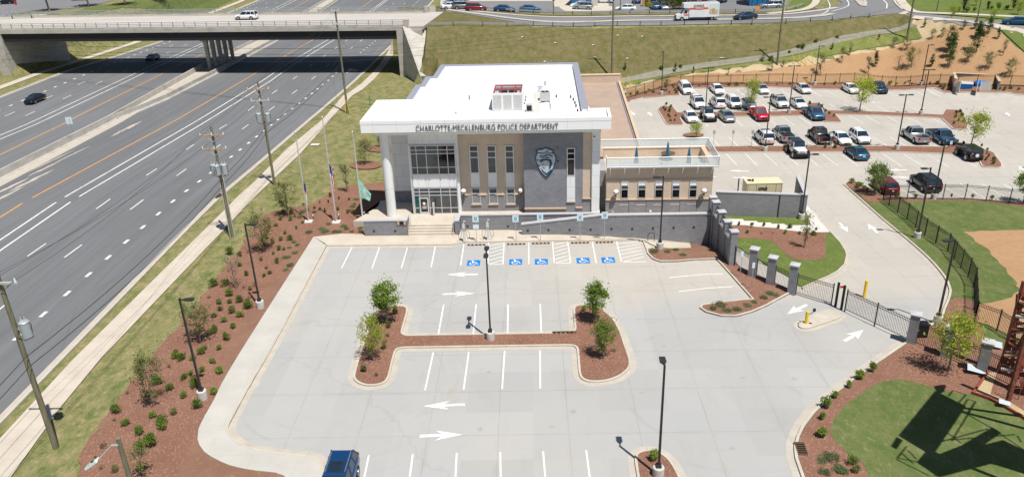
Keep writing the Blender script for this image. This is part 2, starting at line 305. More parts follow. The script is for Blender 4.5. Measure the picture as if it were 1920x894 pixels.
def paint(name,c,metal=.25,rough=.28):
    if name in MATS: return MATS[name]
    b=NB(name); b.out(c,rough,metal,.5); b.b.inputs['Coat Weight'].default_value=.6; b.b.inputs['Coat Roughness'].default_value=.06
    n=b.noise(1.3,3,.6); b.lk(b.ramp(n,[(.3,tuple(x*.93 for x in c)),(.7,tuple(min(1,x*1.05) for x in c))]),b.b.inputs['Base Color'])
    return b.m
# ---------------------------------------------------------------- mesh builder
class MB:
    def __init__(s): s.v=[]; s.f=[]; s.m=[]; s.s=[]; s.names=[]
    def mi(s,mat):
        if mat not in s.names: s.names.append(mat)
        return s.names.index(mat)
    def add(s,vs,fs,mat,smooth=False):
        o=len(s.v); k=s.mi(mat); s.v+= [tuple(v) for v in vs]
        for f in fs: s.f.append([i+o for i in f]); s.m.append(k); s.s.append(smooth)
        return s
    def box(s,a,b,mat,xf=None):
        x0,y0,z0=a; x1,y1,z1=b
        vs=[(x0,y0,z0),(x1,y0,z0),(x1,y1,z0),(x0,y1,z0),(x0,y0,z1),(x1,y0,z1),(x1,y1,z1),(x0,y1,z1)]
        if xf: vs=[xf@Vector(v) for v in vs]
        return s.add(vs,[(0,3,2,1),(4,5,6,7),(0,1,5,4),(1,2,6,5),(2,3,7,6),(3,0,4,7)],mat)
    def cbox(s,c,d,mat,xf=None):
        return s.box([c[i]-d[i]/2 for i in range(3)],[c[i]+d[i]/2 for i in range(3)],mat,xf)
    def cyl(s,p0,p1,r0,r1,mat,n=10,caps=True,smooth=True):
        p0,p1=Vector(p0),Vector(p1); d=(p1-p0)
        if d.length<1e-6: return s
        d.normalize(); a=d.orthogonal().normalized(); b=d.cross(a); vs=[]
        for p,r in ((p0,r0),(p1,r1)):
            for i in range(n): t=2*math.pi*i/n; vs.append(p+a*(r*math.cos(t))+b*(r*math.sin(t)))
        s.add(vs,[(i,(i+1)%n,n+(i+1)%n,n+i) for i in range(n)],mat,smooth)
        if caps: s.add(vs,[tuple(range(n-1,-1,-1)),tuple(range(n,2*n))],mat)
        return s
    def tube(s,pts,r,mat,n=6):
        for a,b in zip(pts,pts[1:]): s.cyl(a,b,r,r,mat,n)
        return s
    def prism(s,poly,z0,z1,mat,top=None):
        n=len(poly); vs=[(p[0],p[1],z0) for p in poly]+[(p[0],p[1],z1) for p in poly]
        s.add(vs,[(i,(i+1)%n,n+(i+1)%n,n+i) for i in range(n)],mat)
        tr=tessellate_polygon([[Vector((p[0],p[1],0)) for p in poly]])
        s.add(vs,[tuple(n+i for i in t) for t in tr],top or mat); s.add(vs,[tuple(t) for t in tr],mat); return s
    def slab(s,poly,y0,y1,mat):
        """prism in XZ, thickness along Y"""
        n=len(poly); vs=[(p[0],y0,p[1]) for p in poly]+[(p[0],y1,p[1]) for p in poly]
        s.add(vs,[(i,(i+1)%n,n+(i+1)%n,n+i) for i in range(n)],mat)
        tr=tessellate_polygon([[Vector((p[0],p[1],0)) for p in poly]])
        s.add(vs,[tuple(n+i for i in t) for t in tr],mat); s.add(vs,[tuple(t) for t in tr],mat); return s
    def ball(s,c,r,mat,n=10,m=7,sz=1):
        vs=[];fs=[]
        for j in range(m+1):
            ph=math.pi*j/m
            for i in range(n): t=2*math.pi*i/n; vs.append((c[0]+r*math.sin(ph)*math.cos(t),c[1]+r*math.sin(ph)*math.sin(t),c[2]+r*sz*math.cos(ph)))
        for j in range(m):
            for i in range(n): fs.append((j*n+i,(j+1)*n+i,(j+1)*n+(i+1)%n,j*n+(i+1)%n))
        return s.add(vs,fs,mat,True)
    def build(s,name,parent=None,loc=None,fix=True):
        me=bpy.data.meshes.new(name); me.from_pydata(s.v,[],s.f)
        for n in s.names: me.materials.append(MATS[n])
        me.polygons.foreach_set('material_index',s.m); me.polygons.foreach_set('use_smooth',s.s)
        if fix:
            bm=bmesh.new(); bm.from_mesh(me); bmesh.ops.recalc_face_normals(bm,faces=bm.faces); bm.to_mesh(me); bm.free()
        me.update(); o=bpy.data.objects.new(name,me); COL.objects.link(o)
        if parent: o.parent=parent
        if loc is not None: o.location=loc
        return o
def empty(name,loc=(0,0,0),rz=0):
    o=bpy.data.objects.new(name,None); o.location=loc; o.rotation_euler=(0,0,rz); o.empty_display_size=.3; COL.objects.link(o); return o
def tag(o,label,cat,group=None):
    o['label']=label; o['category']=cat
    if group: o['group']=group
    return o
def struct(o): o['kind']='structure'; return o
KIDS={}
def copy_tree(o,loc=None,rz=None,label=None,group=None,scale=None,parent=None):
    c=o.copy(); COL.objects.link(c)
    if parent: c.parent=parent
    if loc is not None: c.location=loc
    if rz is not None: c.rotation_euler=(o.rotation_euler[0],o.rotation_euler[1],rz)
    if scale: c.scale=(scale,)*3 if isinstance(scale,(int,float)) else scale
    if label: c['label']=label
    if group: c['group']=group
    kids=KIDS.get(o.name)
    if kids is None: kids=[k for k in bpy.data.objects if k.parent==o]; KIDS[o.name]=kids
    for k in kids: copy_tree(k,parent=c)
    return c
# ---------------------------------------------------------------- draped sheets
CS=2.5
def clip_half(P,ax,val,keep):
    out=[]; n=len(P)
    for i in range(n):
        a,b=P[i],P[(i+1)%n]; da=(a[ax]-val)*keep; db=(b[ax]-val)*keep
        if da>=0: out.append(a)
        if (da>0 and db<0) or (da<0 and db>0):
            t=da/(da-db); out.append((a[0]+(b[0]-a[0])*t,a[1]+(b[1]-a[1])*t))
    return out
def rag(P,amp=.14,step=.7,seed=3):
    rr=random.Random(seed+len(P)); Q=densify([tuple(p) for p in P],step,True); return [(x+rr.gauss(0,amp),y+rr.gauss(0,amp)) for x,y in Q]
def ragline(P,amp=.12,step=.7):
    rr=random.Random(len(P)); Q=densify(P,step); return [Q[0]]+[(x+rr.gauss(0,amp),y+rr.gauss(0,amp)) for x,y in Q[1:-1]]+[Q[-1]]
def patch(name,poly,dz,mat,parent=None,mb=None):
    own=mb is None; mb=mb or MB(); P=[(p[0],p[1]) for p in poly]
    mb.add([(x,y,Hl(x,y)+dz) for x,y in P],[tuple(t) for t in tessellate_polygon([[Vector((x,y,0)) for x,y in P]])],mat)
    if own: return mb.build(name,parent)
def drape(name,poly,dz,mat,skirt=0,flat=False,parent=None,mb=None):
    """a sheet over the terrain with this outline, split on the terrain's own lattice"""
    P=[(p[0],p[1]) for p in poly]; own=mb is None; mb=mb or MB()
    x0=min(p[0] for p in P);x1=max(p[0] for p in P);y0=min(p[1] for p in P);y1=max(p[1] for p in P)
    i0,i1=math.floor(x0/CS),math.floor(x1/CS); j0,j1=math.floor(y0/CS),math.floor(y1/CS)
    edges=list(zip(P,P[1:]+P[:1])); vid={}; vs=[];fs=[]
    def vtx(x,y):
        k=(round(x,4),round(y,4))
        if k not in vid: vid[k]=len(vs); vs.append((x,y,Hl(x,y)+dz))
        return vid[k]
    for i in range(i0,i1+1):
        cx0,cx1=i*CS,(i+1)*CS
        col=clip_half(clip_half(P,0,cx0,1),0,cx1,-1)
        if len(col)<3: continue
        for j in range(j0,j1+1):
            cy0,cy1=j*CS,(j+1)*CS
            q=clip_half(clip_half(col,1,cy0,1),1,cy1,-1)
            # drop duplicates
            r=[]
            for p in q:
                if not r or abs(p[0]-r[-1][0])+abs(p[1]-r[-1][1])>1e-5: r.append(p)
            if len(r)>1 and abs(r[0][0]-r[-1][0])+abs(r[0][1]-r[-1][1])<1e-5: r.pop()
            if len(r)<3: continue
            full=len(r)==4 and abs(abs(sum(a[0]*b[1]-b[0]*a[1] for a,b in zip(r,r[1:]+r[:1])))/2-CS*CS)<1e-4
            if full:
                a,b,c,d=[vtx(*p) for p in ((cx0,cy0),(cx1,cy0),(cx1,cy1),(cx0,cy1))]; fs+=[(a,b,c),(a,c,d)]
            else:
                # split along the cell diagonal so the sheet stays parallel to the terrain
                for sgn in (1,-1):
                    h=clip_diag(r,cx0,cy0,sgn)
                    if len(h)<3: continue
                    ar=sum(a[0]*b[1]-b[0]*a[1] for a,b in zip(h,h[1:]+h[:1]))/2
                    if abs(ar)<1e-5: continue
                    if ar<0: h=h[::-1]
                    if len(h)==3: fs.append(tuple(vtx(*p) for p in h))
                    else:
                        for t in tessellate_polygon([[Vector((p[0],p[1],0)) for p in h]]):
                            a,b,c=[h[k] for k in t]
                            if (b[0]-a[0])*(c[1]-a[1])-(c[0]-a[0])*(b[1]-a[1])<0: b,c=c,b
                            if abs((b[0]-a[0])*(c[1]-a[1])-(c[0]-a[0])*(b[1]-a[1]))>1e-6: fs.append((vtx(*a),vtx(*b),vtx(*c)))
    if skirt:
        for a,b in edges:
            n=max(1,int(math.dist(a,b)/1.5))
            for k in range(n):
                p=(a[0]+(b[0]-a[0])*k/n,a[1]+(b[1]-a[1])*k/n); q=(a[0]+(b[0]-a[0])*(k+1)/n,a[1]+(b[1]-a[1])*(k+1)/n)
                o=len(vs); vs+=[(*p,Hl(*p)+dz),(*q,Hl(*q)+dz),(*q,Hl(*q)+dz-skirt),(*p,Hl(*p)+dz-skirt)]; fs.append((o,o+1,o+2,o+3))
    mb.add(vs,fs,mat)
    if own: return mb.build(name,parent,fix=False)
def clip_diag(P,cx,cy,sgn):
    out=[]; n=len(P); f=lambda p:((p[1]-cy)-(p[0]-cx))*sgn
    for i in range(n):
        a,b=P[i],P[(i+1)%n]; da,db=f(a),f(b)
        if da>=0: out.append(a)
        if (da>0 and db<0) or (da<0 and db>0):
            t=da/(da-db); out.append((a[0]+(b[0]-a[0])*t,a[1]+(b[1]-a[1])*t))
    r=[]
    for p in out:
        if not r or abs(p[0]-r[-1][0])+abs(p[1]-r[-1][1])>1e-5: r.append(p)
    if len(r)>1 and abs(r[0][0]-r[-1][0])+abs(r[0][1]-r[-1][1])<1e-5: r.pop()
    return r
_hc={}
def Hn(i,j):
    k=(i,j)
    if k not in _hc: _hc[k]=H(i*CS,j*CS)
    return _hc[k]
def Hl(x,y):
    """terrain height on the triangulated lattice (a-b-c / a-c-d split)"""
    i,j=math.floor(x/CS),math.floor(y/CS); fx,fy=x/CS-i,y/CS-j
    a,c=Hn(i,j),Hn(i+1,j+1)
    if fy<=fx: b=Hn(i+1,j); return a+(b-a)*fx+(c-b)*fy
    d=Hn(i,j+1); return a+(d-a)*fy+(c-d)*fx
def smooth_line(pts,closed=False,step=.8):
    """Catmull-Rom through points (2-D)"""
    P=[(p[0],p[1]) for p in pts]; n=len(P); out=[]
    rng=range(n if closed else n-1)
    for i in rng:
        p0=P[(i-1)%n] if closed or i>0 else P[0]; p1=P[i]; p2=P[(i+1)%n]; p3=P[(i+2)%n] if closed or i+2<n else P[-1]
        k=max(1,int(math.dist(p1,p2)/step))
        for s in range(k):
            t=s/k; out.append(tuple(.5*((2*p1[a])+(-p0[a]+p2[a])*t+(2*p0[a]-5*p1[a]+4*p2[a]-p3[a])*t*t+(-p0[a]+3*p1[a]-3*p2[a]+p3[a])*t**3) for a in (0,1)))
    if not closed: out.append(P[-1])
    return out
def densify(P,step=1.5,closed=False):
    out=[]; L=list(zip(P,P[1:]+(P[:1] if closed else [])))
    for a,b in L:
        k=max(1,int(math.dist(a[:2],b[:2])/step))
        for s in range(k): t=s/k; out.append((a[0]+(b[0]-a[0])*t,a[1]+(b[1]-a[1])*t))
    if not closed: out.append((P[-1][0],P[-1][1]))
    return out
def offset_line(P,d,closed=False):
    n=len(P); out=[]
    for i in range(n):
        a=P[(i-1)%n] if closed or i>0 else P[i]; b=P[(i+1)%n] if closed or i<n-1 else P[i]
        t=Vector((b[0]-a[0],b[1]-a[1])); 
        if t.length<1e-9: out.append(P[i]); continue
        t.normalize(); m=1.0
        if (closed or 0<i<n-1):
            u=Vector((P[i][0]-a[0],P[i][1]-a[1])).normalized(); w=Vector((b[0]-P[i][0],b[1]-P[i][1])).normalized()
            c=(u.dot(w)+1)/2; m=1/max(.55,math.sqrt(max(c,.01)))
        out.append((P[i][0]-t.y*d*m,P[i][1]+t.x*d*m))
    return out
def ribbon(mb,P,d0,d1,z0,z1,mat,closed=False,low=None):
    """strip between offsets d0,d1 from line P with tops z0/z1 above terrain; side faces down to low"""
    A=offset_line(P,d0,closed); B=offset_line(P,d1,closed); n=len(P); vs=[];fs=[]
    for a,b in zip(A,B):
        ha,hb=Hl(*a),Hl(*b)
        vs+=[(*a,ha+z0),(*b,hb+z1)]
        if low is not None: vs+=[(*a,ha+low),(*b,hb+low)]
    w=4 if low is not None else 2
    for i in range(n if closed else n-1):
        j=(i+1)%n; fs.append((i*w,i*w+1,j*w+1,j*w))
        if low is not None: fs+= [(i*w,j*w,j*w+2,i*w+2),(i*w+1,i*w+3,j*w+3,j*w+1)]
    mb.add(vs,fs,mat); return mb
def TP(px,off=0): return [T(u,v,off).to_2d()[:] for u,v in px]
# ================================================================ THE GROUND
def px(s): 
    q=[float(t) for t in s.replace(',',' ').split()]; return list(zip(q[::2],q[1::2]))
mb=MB(); vs=[];fs=[]; I0,I1,J0,J1=-110,92,2,170
for j in range(J0,J1+1):
    for i in range(I0,I1+1): vs.append((i*CS,j*CS,Hn(i,j)-.05))
W_=I1-I0+1
for j in range(J1-J0):
    for i in range(W_-1): a=j*W_+i; fs+=[(a,a+1,a+W_+1),(a,a+W_+1,a+W_)]
mb.add(vs,fs,'patchy_grass'); struct(mb.build('ground',fix=False))
mb=MB(); z=-6.2; mb.add([(-3000,-600,z),(3000,-600,z),(3000,5000,z),(-3000,5000,z)],[(0,1,2,3)],'meadow_grass'); struct(mb.build('distant_ground',fix=False))
# ---- car park concrete
LOT=px("588,446 1130,442 1130,300 1140,180 1178,190 1205,184 1240,181 1274,180 1271,168 1440,165 1753,166 1773,175 1798,175 1863,175 1920,179 1990,184 1990,390 1891,379 1816,374 1730,374 1653,369 1629,354 1600,343 1584,347")
DRV=px("1584,347 1640,397 1700,447 1740,482 1765,509 1779,530 1784,545 1781,561 1773,580 1762,600 1700,645 1640,686 1590,722 1553,751 1528,775 1508,801 1499,820 1494,840 1496,860 1503,880 1510,900")
DRVs=smooth_line(TP(DRV[1:]),step=1.0)
lotw=TP(LOT)+DRVs+TP(px("1530,960 520,960 500,893 440,885 371,825 373,800 401,753 446,670"))
car_park=struct(drape('car_park',lotw,0,'lot_concrete'))
def raised(name,pts,mat,dz=.10,smooth=False,skirt=.18,closed=True):
    P=TP(pts) if not smooth else smooth_line(TP(pts),True)
    return struct(drape(name,P,dz,mat,skirt))
def kerb(name,line,side=1,w=.16,gut=.45,h=.14,closed=False,mb=None,gmat='gutter_concrete'):
    m=mb or MB(); ribbon(m,line,0,side*w,h,h,'kerb_concrete',closed,low=-.05)
    if gut: ribbon(m,line,side*w,side*(w+gut),.014,.010,gmat,closed)
    if mb is None: return struct(m.build(name,fix=False))
# left walk with its kerb
outer=smooth_line(TP(px("588,446 446,670 401,753")),step=1)+smooth_line(TP(px("401,753 385,781 373,806 371,825 383,848 416,868 446,878 480,884 517,888 534,894")),step=.6)+TP(px("560,960"))
inner=smooth_line(TP(px("611,459 560,556 501,664 466,722")),step=1)+smooth_line(TP(px("466,722 436,778 424,803 430,822 447,836 480,846 530,854 565,857 590,862 601,875 604,900")),step=.6)+TP(px("600,960"))
struct(drape('pavement',outer+inner[::-1],.13,'pale_walk',.2))
kerb('kerb',inner,side=1)
# entrance plaza
plz=px("588,446 640,440 684,441 1326,434 1330,444 1289,446.7 1295.6,465.6 1211.5,467.6 1203,450.5 1140,451.5 870,455.5 850,459 611,461")
struct(drape('pavement',TP(plz),.13,'walk_concrete',.2))
kerb('kerb',densify(TP(px("611,461 850,459")),1),side=-1)
# islands: mulch raised inside a kerb
HI=px("745.6,575.8 759.3,577 762.5,583 748.6,631.8 900,629.5 1081.8,626.4 1077.7,578.3 1085,574.5 1102.8,574.5 1125,580.8 1145,595.8 1160,620.9 1176.7,671 1179,682 1176.7,692.5 1160,706 1135,714.6 1110,715.8 1096.5,712.6 1089.5,705 1084.8,647 900,649.5 741.8,652 735.5,670 725.5,712.6 715.5,720 695.4,723 678,720 668,712.6 666,705 674,677.5 688,633.4 703,595.8 713,583 728,577")
def corners(P,cut=.5,n=4):
    """round the corners of a traced outline"""
    out=[]; m=len(P)
    for i in range(m):
        a,b,c=[Vector(P[(i+k)%m]) for k in (-1,0,1)]; d1=min(cut,(a-b).length*.45); d2=min(cut,(c-b).length*.45)
        p=b+(a-b).normalized()*d1; q=b+(c-b).normalized()*d2
        for k in range(n+1): t=k/n; out.append(tuple((p*(1-t)+b*t)*(1-t)+(b*t*0+b*(1-t)+q*t)*t))
    return out
def island(pts,mat='red_mulch',gut=.42,cut=.8,w=.16,dz=.10):
    P=corners(TP(pts),cut); ar=sum(a[0]*b[1]-b[0]*a[1] for a,b in zip(P,P[1:]+P[:1]))
    if ar<0: P=P[::-1]
    struct(drape('mulch_bed',P,dz,mat))
    kerb('kerb',densify(P,1.2,True),side=-1,gut=gut,closed=True,w=w)
    return P
IH=island(HI)
ID=island(px("1193,854 1208,848 1225.5,847 1243,855.4 1255.6,868 1265.6,885.5 1275,905 1290,960 1213,960 1201,905"))
# mulch apron beside the entrance plaza down to the gate
E1=TP(px("1211.8,467.5 1213,475.6 1223,486.5 1238,491.8 1270.6,491 1343,486 1409.7,561.2 1345.8,567.7 1315.7,572 1311.5,578 1323,586 1351,593.5 1381,594 1411,586 1440,573.3 1489,547"))
E2=TP(px("1440,525 1385,500 1345,455 1330,444 1288.5,446.5 1295,466"))
struct(drape('mulch_bed',E1+E2,.10,'red_mulch',.15)); struct(drape('weedy_mulch_bed',TP(px("1262,470 1330,452 1352,463 1366,492 1343,485 1285,487")),.112,'weedy_mulch'))
e1=corners(E1[:],.9)[4:-4]
kerb('kerb',densify(E1[:1]+E1[1:],1.0),side=-1 if False else 1)
# lawn behind the stepped wall, with its walk
LF=px("1338,400 1345,392 1512,387 1530,408 1555,435 1575,457 1584,472 1586,480 1582,497 1570,509 1550,520 1530,528 1502,541 1480,520 1440,500 1400,475 1360,440")
P=TP(LF); struct(drape('lawn',corners(P,.8),.10,'fresh_grass',.15))
kerb('kerb',densify(TP(LF[3:13]),1),side=1,gut=.5)
MF=px("1372,423 1398,424 1417,426.5 1450,428.5 1473,433 1512,437 1551,436 1549,442.6 1548,457 1548,480 1540,488 1523,491 1490,488 1472,478 1462,467 1454,457 1438,452 1416,448.7 1384,448.7 1375,435")
struct(drape('mulch_bed',rag(corners(TP(MF),.6),.05),.115,'red_mulch'))
WF=px("1371,412.5 1392.5,412.8 1395,416 1418.7,416.2 1421,419 1444.8,419 1447,421.4 1470,421.4 1473,424 1521,424.3 1508,388 1514,387.5 1533,408 1556,437 1512,437.5 1473,433 1450,429 1417,427 1398,424 1372,424")
struct(drape('pavement',TP(WF),.128,'pad_concrete'))
# right-hand lawn, straw ground and the beds round it
RL=TP(px("1584,348 1640,399 1700,449"))[:0]+DRVs[:]
right=DRVs+TP(px("1530,960 2060,960 2060,400 1990,391 1891,381 1816,376 1730,376 1653,371 1629,356 1600,345 1588,349"))
struct(drape('lawn',right,.09,'lawn_grass',.15))
kerb('kerb',[TP(px("1584,347"))[0]]+DRVs,side=-1,w=.18,gut=.5)
ST=px("1806,435 1830,455 1846,465.5 1866,488 1888.5,510.6 1906,533 1910,545 1896,558 1876,564.5 1836,571 1836,605 1905,634 1960,655 2050,690 2060,430 1920,433 1850,434")
struct(drape('straw_bed',rag(smooth_line(TP(ST[:10]),step=1)+TP(ST[10:]),.12),.10,'pine_straw'))
MR=px("1766,600 1781,565 1790,560 1815,562 1836,572 1833,606 1850,640 1990,690 2060,700 2060,960 1530,960 1511,900 1497,860 1495,840 1500,820 1510,800 1530,775 1556,751 1592,722 1642,686 1702,645")
struct(drape('mulch_bed',TP(MR),.105,'red_mulch'))
CL=px("1560,810 1562,788 1573,770 1600,749 1630,727.6 1653,717.6 1680.5,713 1710.6,716 1748,729 1791,737.6 1821,741 1853,750 1890,766 1925,787 1990,830 2030,890 1990,960 1700,960 1633,894 1615,868 1590,855 1573,840 1563,825")
struct(drape('lawn',rag(smooth_line(TP(CL),True,1.0),.07,.8),.115,'lawn_grass'))
# gate island
GI=px("1500,610 1512,603 1560,584 1575,590 1570,597 1525,612 1512,616 1502,615")
P=corners(TP(GI),.5); struct(drape('kerb_island',P,.13,'kerb_concrete')); 
P2=P if sum(a[0]*b[1]-b[0]*a[1] for a,b in zip(P,P[1:]+P[:1]))>0 else P[::-1]
kerb('kerb',densify(P2,1,True),side=-1,closed=True,gut=.35)
# ---- left: mulch bed, verge, public footpath
ML=px("145,894 153,845 200,780 213,755 248,715 288,668.5 310.7,636 348,598 376,561 401,530.7 426,498 451,468 463.6,446 480,414 505,399.5 532.6,392 572.7,387 605,372 630,354 660.5,349 700.6,344 740,340 780,340 780,400 700,404 686,404 684,442 589,446 447,670 402,753 374,806 372,825 384,848 417,868 447,878 518,888 535,894 560,960 130,960")
struct(drape('mulch_bed',ragline(TP(ML[:21]),.13)+TP(ML[21:]),.08,'red_mulch'))
struct(drape('weedy_mulch_bed',TP(px("330,894 360,835 372,826 384,849 417,869 447,879 518,889 530,960 320,960")),.095,'weedy_mulch'))
struct(drape('weedy_mulch_bed',TP(px("402,745 430,640 500,545 540,490 584,449 447,668")),.095,'weedy_mulch'))
for c,a,b_ in (((-19.6,96.6),3.0,1.8),((-18.4,107.5),3.2,2.2),((-20.2,84.6),1.1,.7)):
    pass
def ring(u,v,ru,rv,mat='red_mulch',dz=.09):
    c=T(u,v); e=(T(u+ru,v)-c).length; f=min((T(u,v-rv)-c).length,e*.9)
    struct(drape('mulch_bed',[(c.x+e*math.cos(t*math.pi/10),c.y+f*math.sin(t*math.pi/10)) for t in range(20)],dz,mat))
ring(686,310.5,30,10); ring(716,279,30,8.5)
LW=px("-130,960 -60,880 0,821.6 70,746 139,671.7 252,560 366,448 373,441 430,385 480,338 535,281.7 605,224 643,180 660,170 680,155 695.5,140 710.5,123 724,103 736,82 747,66")
RW=px("-60,960 20,894 115,762 190,671 296,560 403,448 411,440 480,367 562.7,289 620,224 660,180 680,168 700.5,150 723,124 737,104 749,82 757,66")
A,B=TP(LW),TP(RW)
nwA=[(p[0]+.0,p[1]) for p in A]; struct(drape('footpath',nwA+B[::-1],.03,'walk_concrete'))
# ---- highway (x of each line against distance y)
HC=[(10,-37.3),(75,-37.4),(98,-37.0),(125,-36.7),(150,-35.3),(167,-34.7),(213,-34.9),(290,-34.3),(400,-32.7)]
HL=[(10,-102.0),(146,-102.2),(167,-102.4),(195,-101.2),(215,-100.8),(300,-101.5),(400,-102)]
MDR=[(10,-64.0),(90,-66.3),(128,-67.8),(139,-67.4),(167,-66.6),(200,-68),(300,-70)]
MDL=[(10,-69.0),(96,-70.1),(128,-71.2),(142,-71.3),(169,-72.2),(207,-73),(271,-74.1),(400,-75.5)]
def xl(t,off=0): 
    return [(tab(t,y)+off,y) for y in range(12,400,4)]
struct(drape('highway',xl(HC)+xl(HL)[::-1],0,'highway_asphalt'))
def hline(name,t,w,mat='road_paint',y0=12,y1=400,off=0,dz=.012):
    c=[(tab(t,y)+off,y) for y in range(y0,y1,3)]; m=MB(); ribbon(m,c,-w/2,w/2,dz,dz,mat); return m
hwy=bpy.data.objects['highway']
T_OR=[(10,-60.9),(75,-60.0),(126,-59.4),(168,-57.6),(199,-57.8),(270,-57.2),(400,-56)]
T_W1=[(10,-57.0),(74,-56.0),(126,-55.5),(157,-53.9),(200,-53.7),(268,-52.3),(400,-51)]
T_W2=[(10,-55.1),(74,-54.3),(126,-53.7),(155,-52.2),(200,-51.9),(283,-51.2),(400,-49.5)]
T_D2=[(10,-51.2),(70,-50.6),(84,-49.8),(111,-49.7),(146,-48.4),(160,-47.8),(210,-48),(400,-46)]
T_DS=[(10,-47.3),(69,-46.6),(84,-45.6),(123,-45.6),(146,-44.4),(158,-43.9),(212,-44),(400,-42)]
T_SD=[(10,-42.9),(75,-42.0),(96,-41.5),(127,-41.7),(144,-40.7),(155,-40.3),(200,-40),(400,-38.5)]
T_OL=[(10,-75.5),(106,-76.8),(129,-78.5),(167,-78.8),(204,-80.5),(400,-83)]
T_V2=[(10,-81.5),(129,-83.1),(168,-83.3),(206,-85.6),(400,-88)]; T_V1=[(10,-83.2),(129,-84.8),(168,-85.2),(210,-87.4),(400,-90)]
for nm,t,w,mt in (('edge_line',T_OR,.2,'orange_paint'),('lane_line',T_W1,.22,'road_paint'),('lane_line',T_W2,.22,'road_paint'),('edge_line',T_OL,.2,'orange_paint'),('lane_line',T_V1,.2,'road_paint'),('lane_line',T_V2,.2,'road_paint')):
    m=hline(nm,t,w,mt); m.build(nm,hwy,fix=False)
def dashes(nm,t,y0,cyc,ln,w,y1=400,off=0,ymin=12):
    m=MB(); y=y0
    while y-cyc>ymin: y-=cyc
    while y<y1:
        c=[(tab(t,y+k*ln/2)+off,y+k*ln/2) for k in range(3)]; ribbon(m,c,-w/2,w/2,.012,.012,'road_paint'); y+=cyc
    return m.build(nm,hwy,fix=False)
dashes('dashed_line',T_DS,69.1,12.4,3.05,.16); dashes('dashed_line',T_D2,69.6,12.4,3.05,.16)
dashes('dashed_line',T_SD,75.9,3.72,.95,.33,165); dashes('dashed_line',T_SD,190,3.72,.95,.3,300,ymin=184)
dashes('dashed_line',T_V1,95,12.4,3.05,.16,off=-3.7); dashes('dashed_line',T_V1,95,12.4,3.05,.16,off=-7.4); dashes('dashed_line',T_V1,98,3.8,1.0,.35,off=-11.2)
m=MB(); m2=MB()
ribbon(m,xl(HC),0,.7,.012,.012,'gutter_concrete'); ribbon(m,xl(HC),-.7,-.1,.012,.012,'kerb_concrete') if False else None
ribbon(m,xl(HC),-.75,-.95,.13,.13,'kerb_concrete',low=-.02) if False else ribbon(m,xl(HC,.7),0,.18,.14,.14,'kerb_concrete',low=-.02) if False else None
C2=[(x+.05,y) for x,y in xl(HC)]
m=MB(); ribbon(m,C2,0,-.55,.013,.013,'gutter_concrete'); ribbon(m,C2,-.55,-.75,.13,.13,'kerb_concrete',low=-.03); struct(m.build('kerb',fix=False))
C3=xl(HL); m=MB(); ribbon(m,C3,0,.7,.013,.013,'gutter_concrete'); ribbon(m,C3,.7,.9,.13,.13,'kerb_concrete',low=-.03); struct(m.build('kerb',fix=False))
# far footpath and verge on the other side of the highway
A=TP(px("0,171 50,148 82,141 130,120 190,98 260,76 300,62 395,26 470,0")); 
fp=[(-108.2,y) for y in range(20,400,4)]; m=MB(); ribbon(m,fp,-1.1,1.1,.05,.05,'walk_concrete'); struct(m.build('footpath',fix=False))
# tan wash-out stains beside the median barrier
m=MB()
for k,(u,v,l,w) in enumerate(((20,350,4,.5),(60,338,5,.6),(85,315,4,.45),(135,290,5,.3),(240,240,5,.7),(225,248,3,.4),(290,190,4,.5),(320,170,5,.45),(345,160,4,.5),(370,150,4,.4),(390,140,5,.35),(100,300,6,.25),(0,372,5,.5))):
    c=T(u,v); rr=random.Random(k); L=[]
    for s in range(14):
        t=s/13*2-1; L.append((c.x+.02*t*l,c.y+t*l))
    w=w*.55; l=l*.8
    up=[(x+w*(1-abs((i/6.5)-1)**2)*(.6+.8*rr.random()),y) for i,(x,y) in enumerate(L)]; dn=[(x-w*(1-abs((i/6.5)-1)**2)*(.5+.8*rr.random()),y) for i,(x,y) in enumerate(L)]
    drape('x',up+dn[::-1],.006,'bare_stain' if 'bare_stain' in MATS else 'gutter_concrete',mb=m)
m.build('dried_mud_stain',hwy,fix=False)
# turn arrows painted on the highway by the bridge
def arrow_poly(tail,tip,w=.28,head=1.3,hw=.55,barb=.25):
    a=Vector(tail);b=Vector(tip);d=(b-a).normalized();n=Vector((-d.y,d.x)); h=b-d*head
    return [tuple(q) for q in (a+n*w,h+n*w,h+n*hw-d*barb*1.3,b,h-n*hw-d*barb*1.3,h-n*w,a-n*w)]
def flat_paint(name,poly,parent,mat='road_paint',dz=.02): return patch(name,poly,dz,mat,parent)
for u,v in ((655,133),(724,70)):
    c=T(u,v); x,y=c.x,c.y
    flat_paint('turn_arrow',[(x-.2,y-2.4),(x+.2,y-2.4),(x+.2,y-.4),(x+1.0,y-.4),(x+1.0,y-1.0),(x+2.0,y-.1),(x+1.0,y+.8),(x+1.0,y+.2),(x+.2,y+.2),(x+.2,y+.9),(x+.75,y+.9),(x,y+2.6),(x-.75,y+.9),(x-.2,y+.9)],hwy)
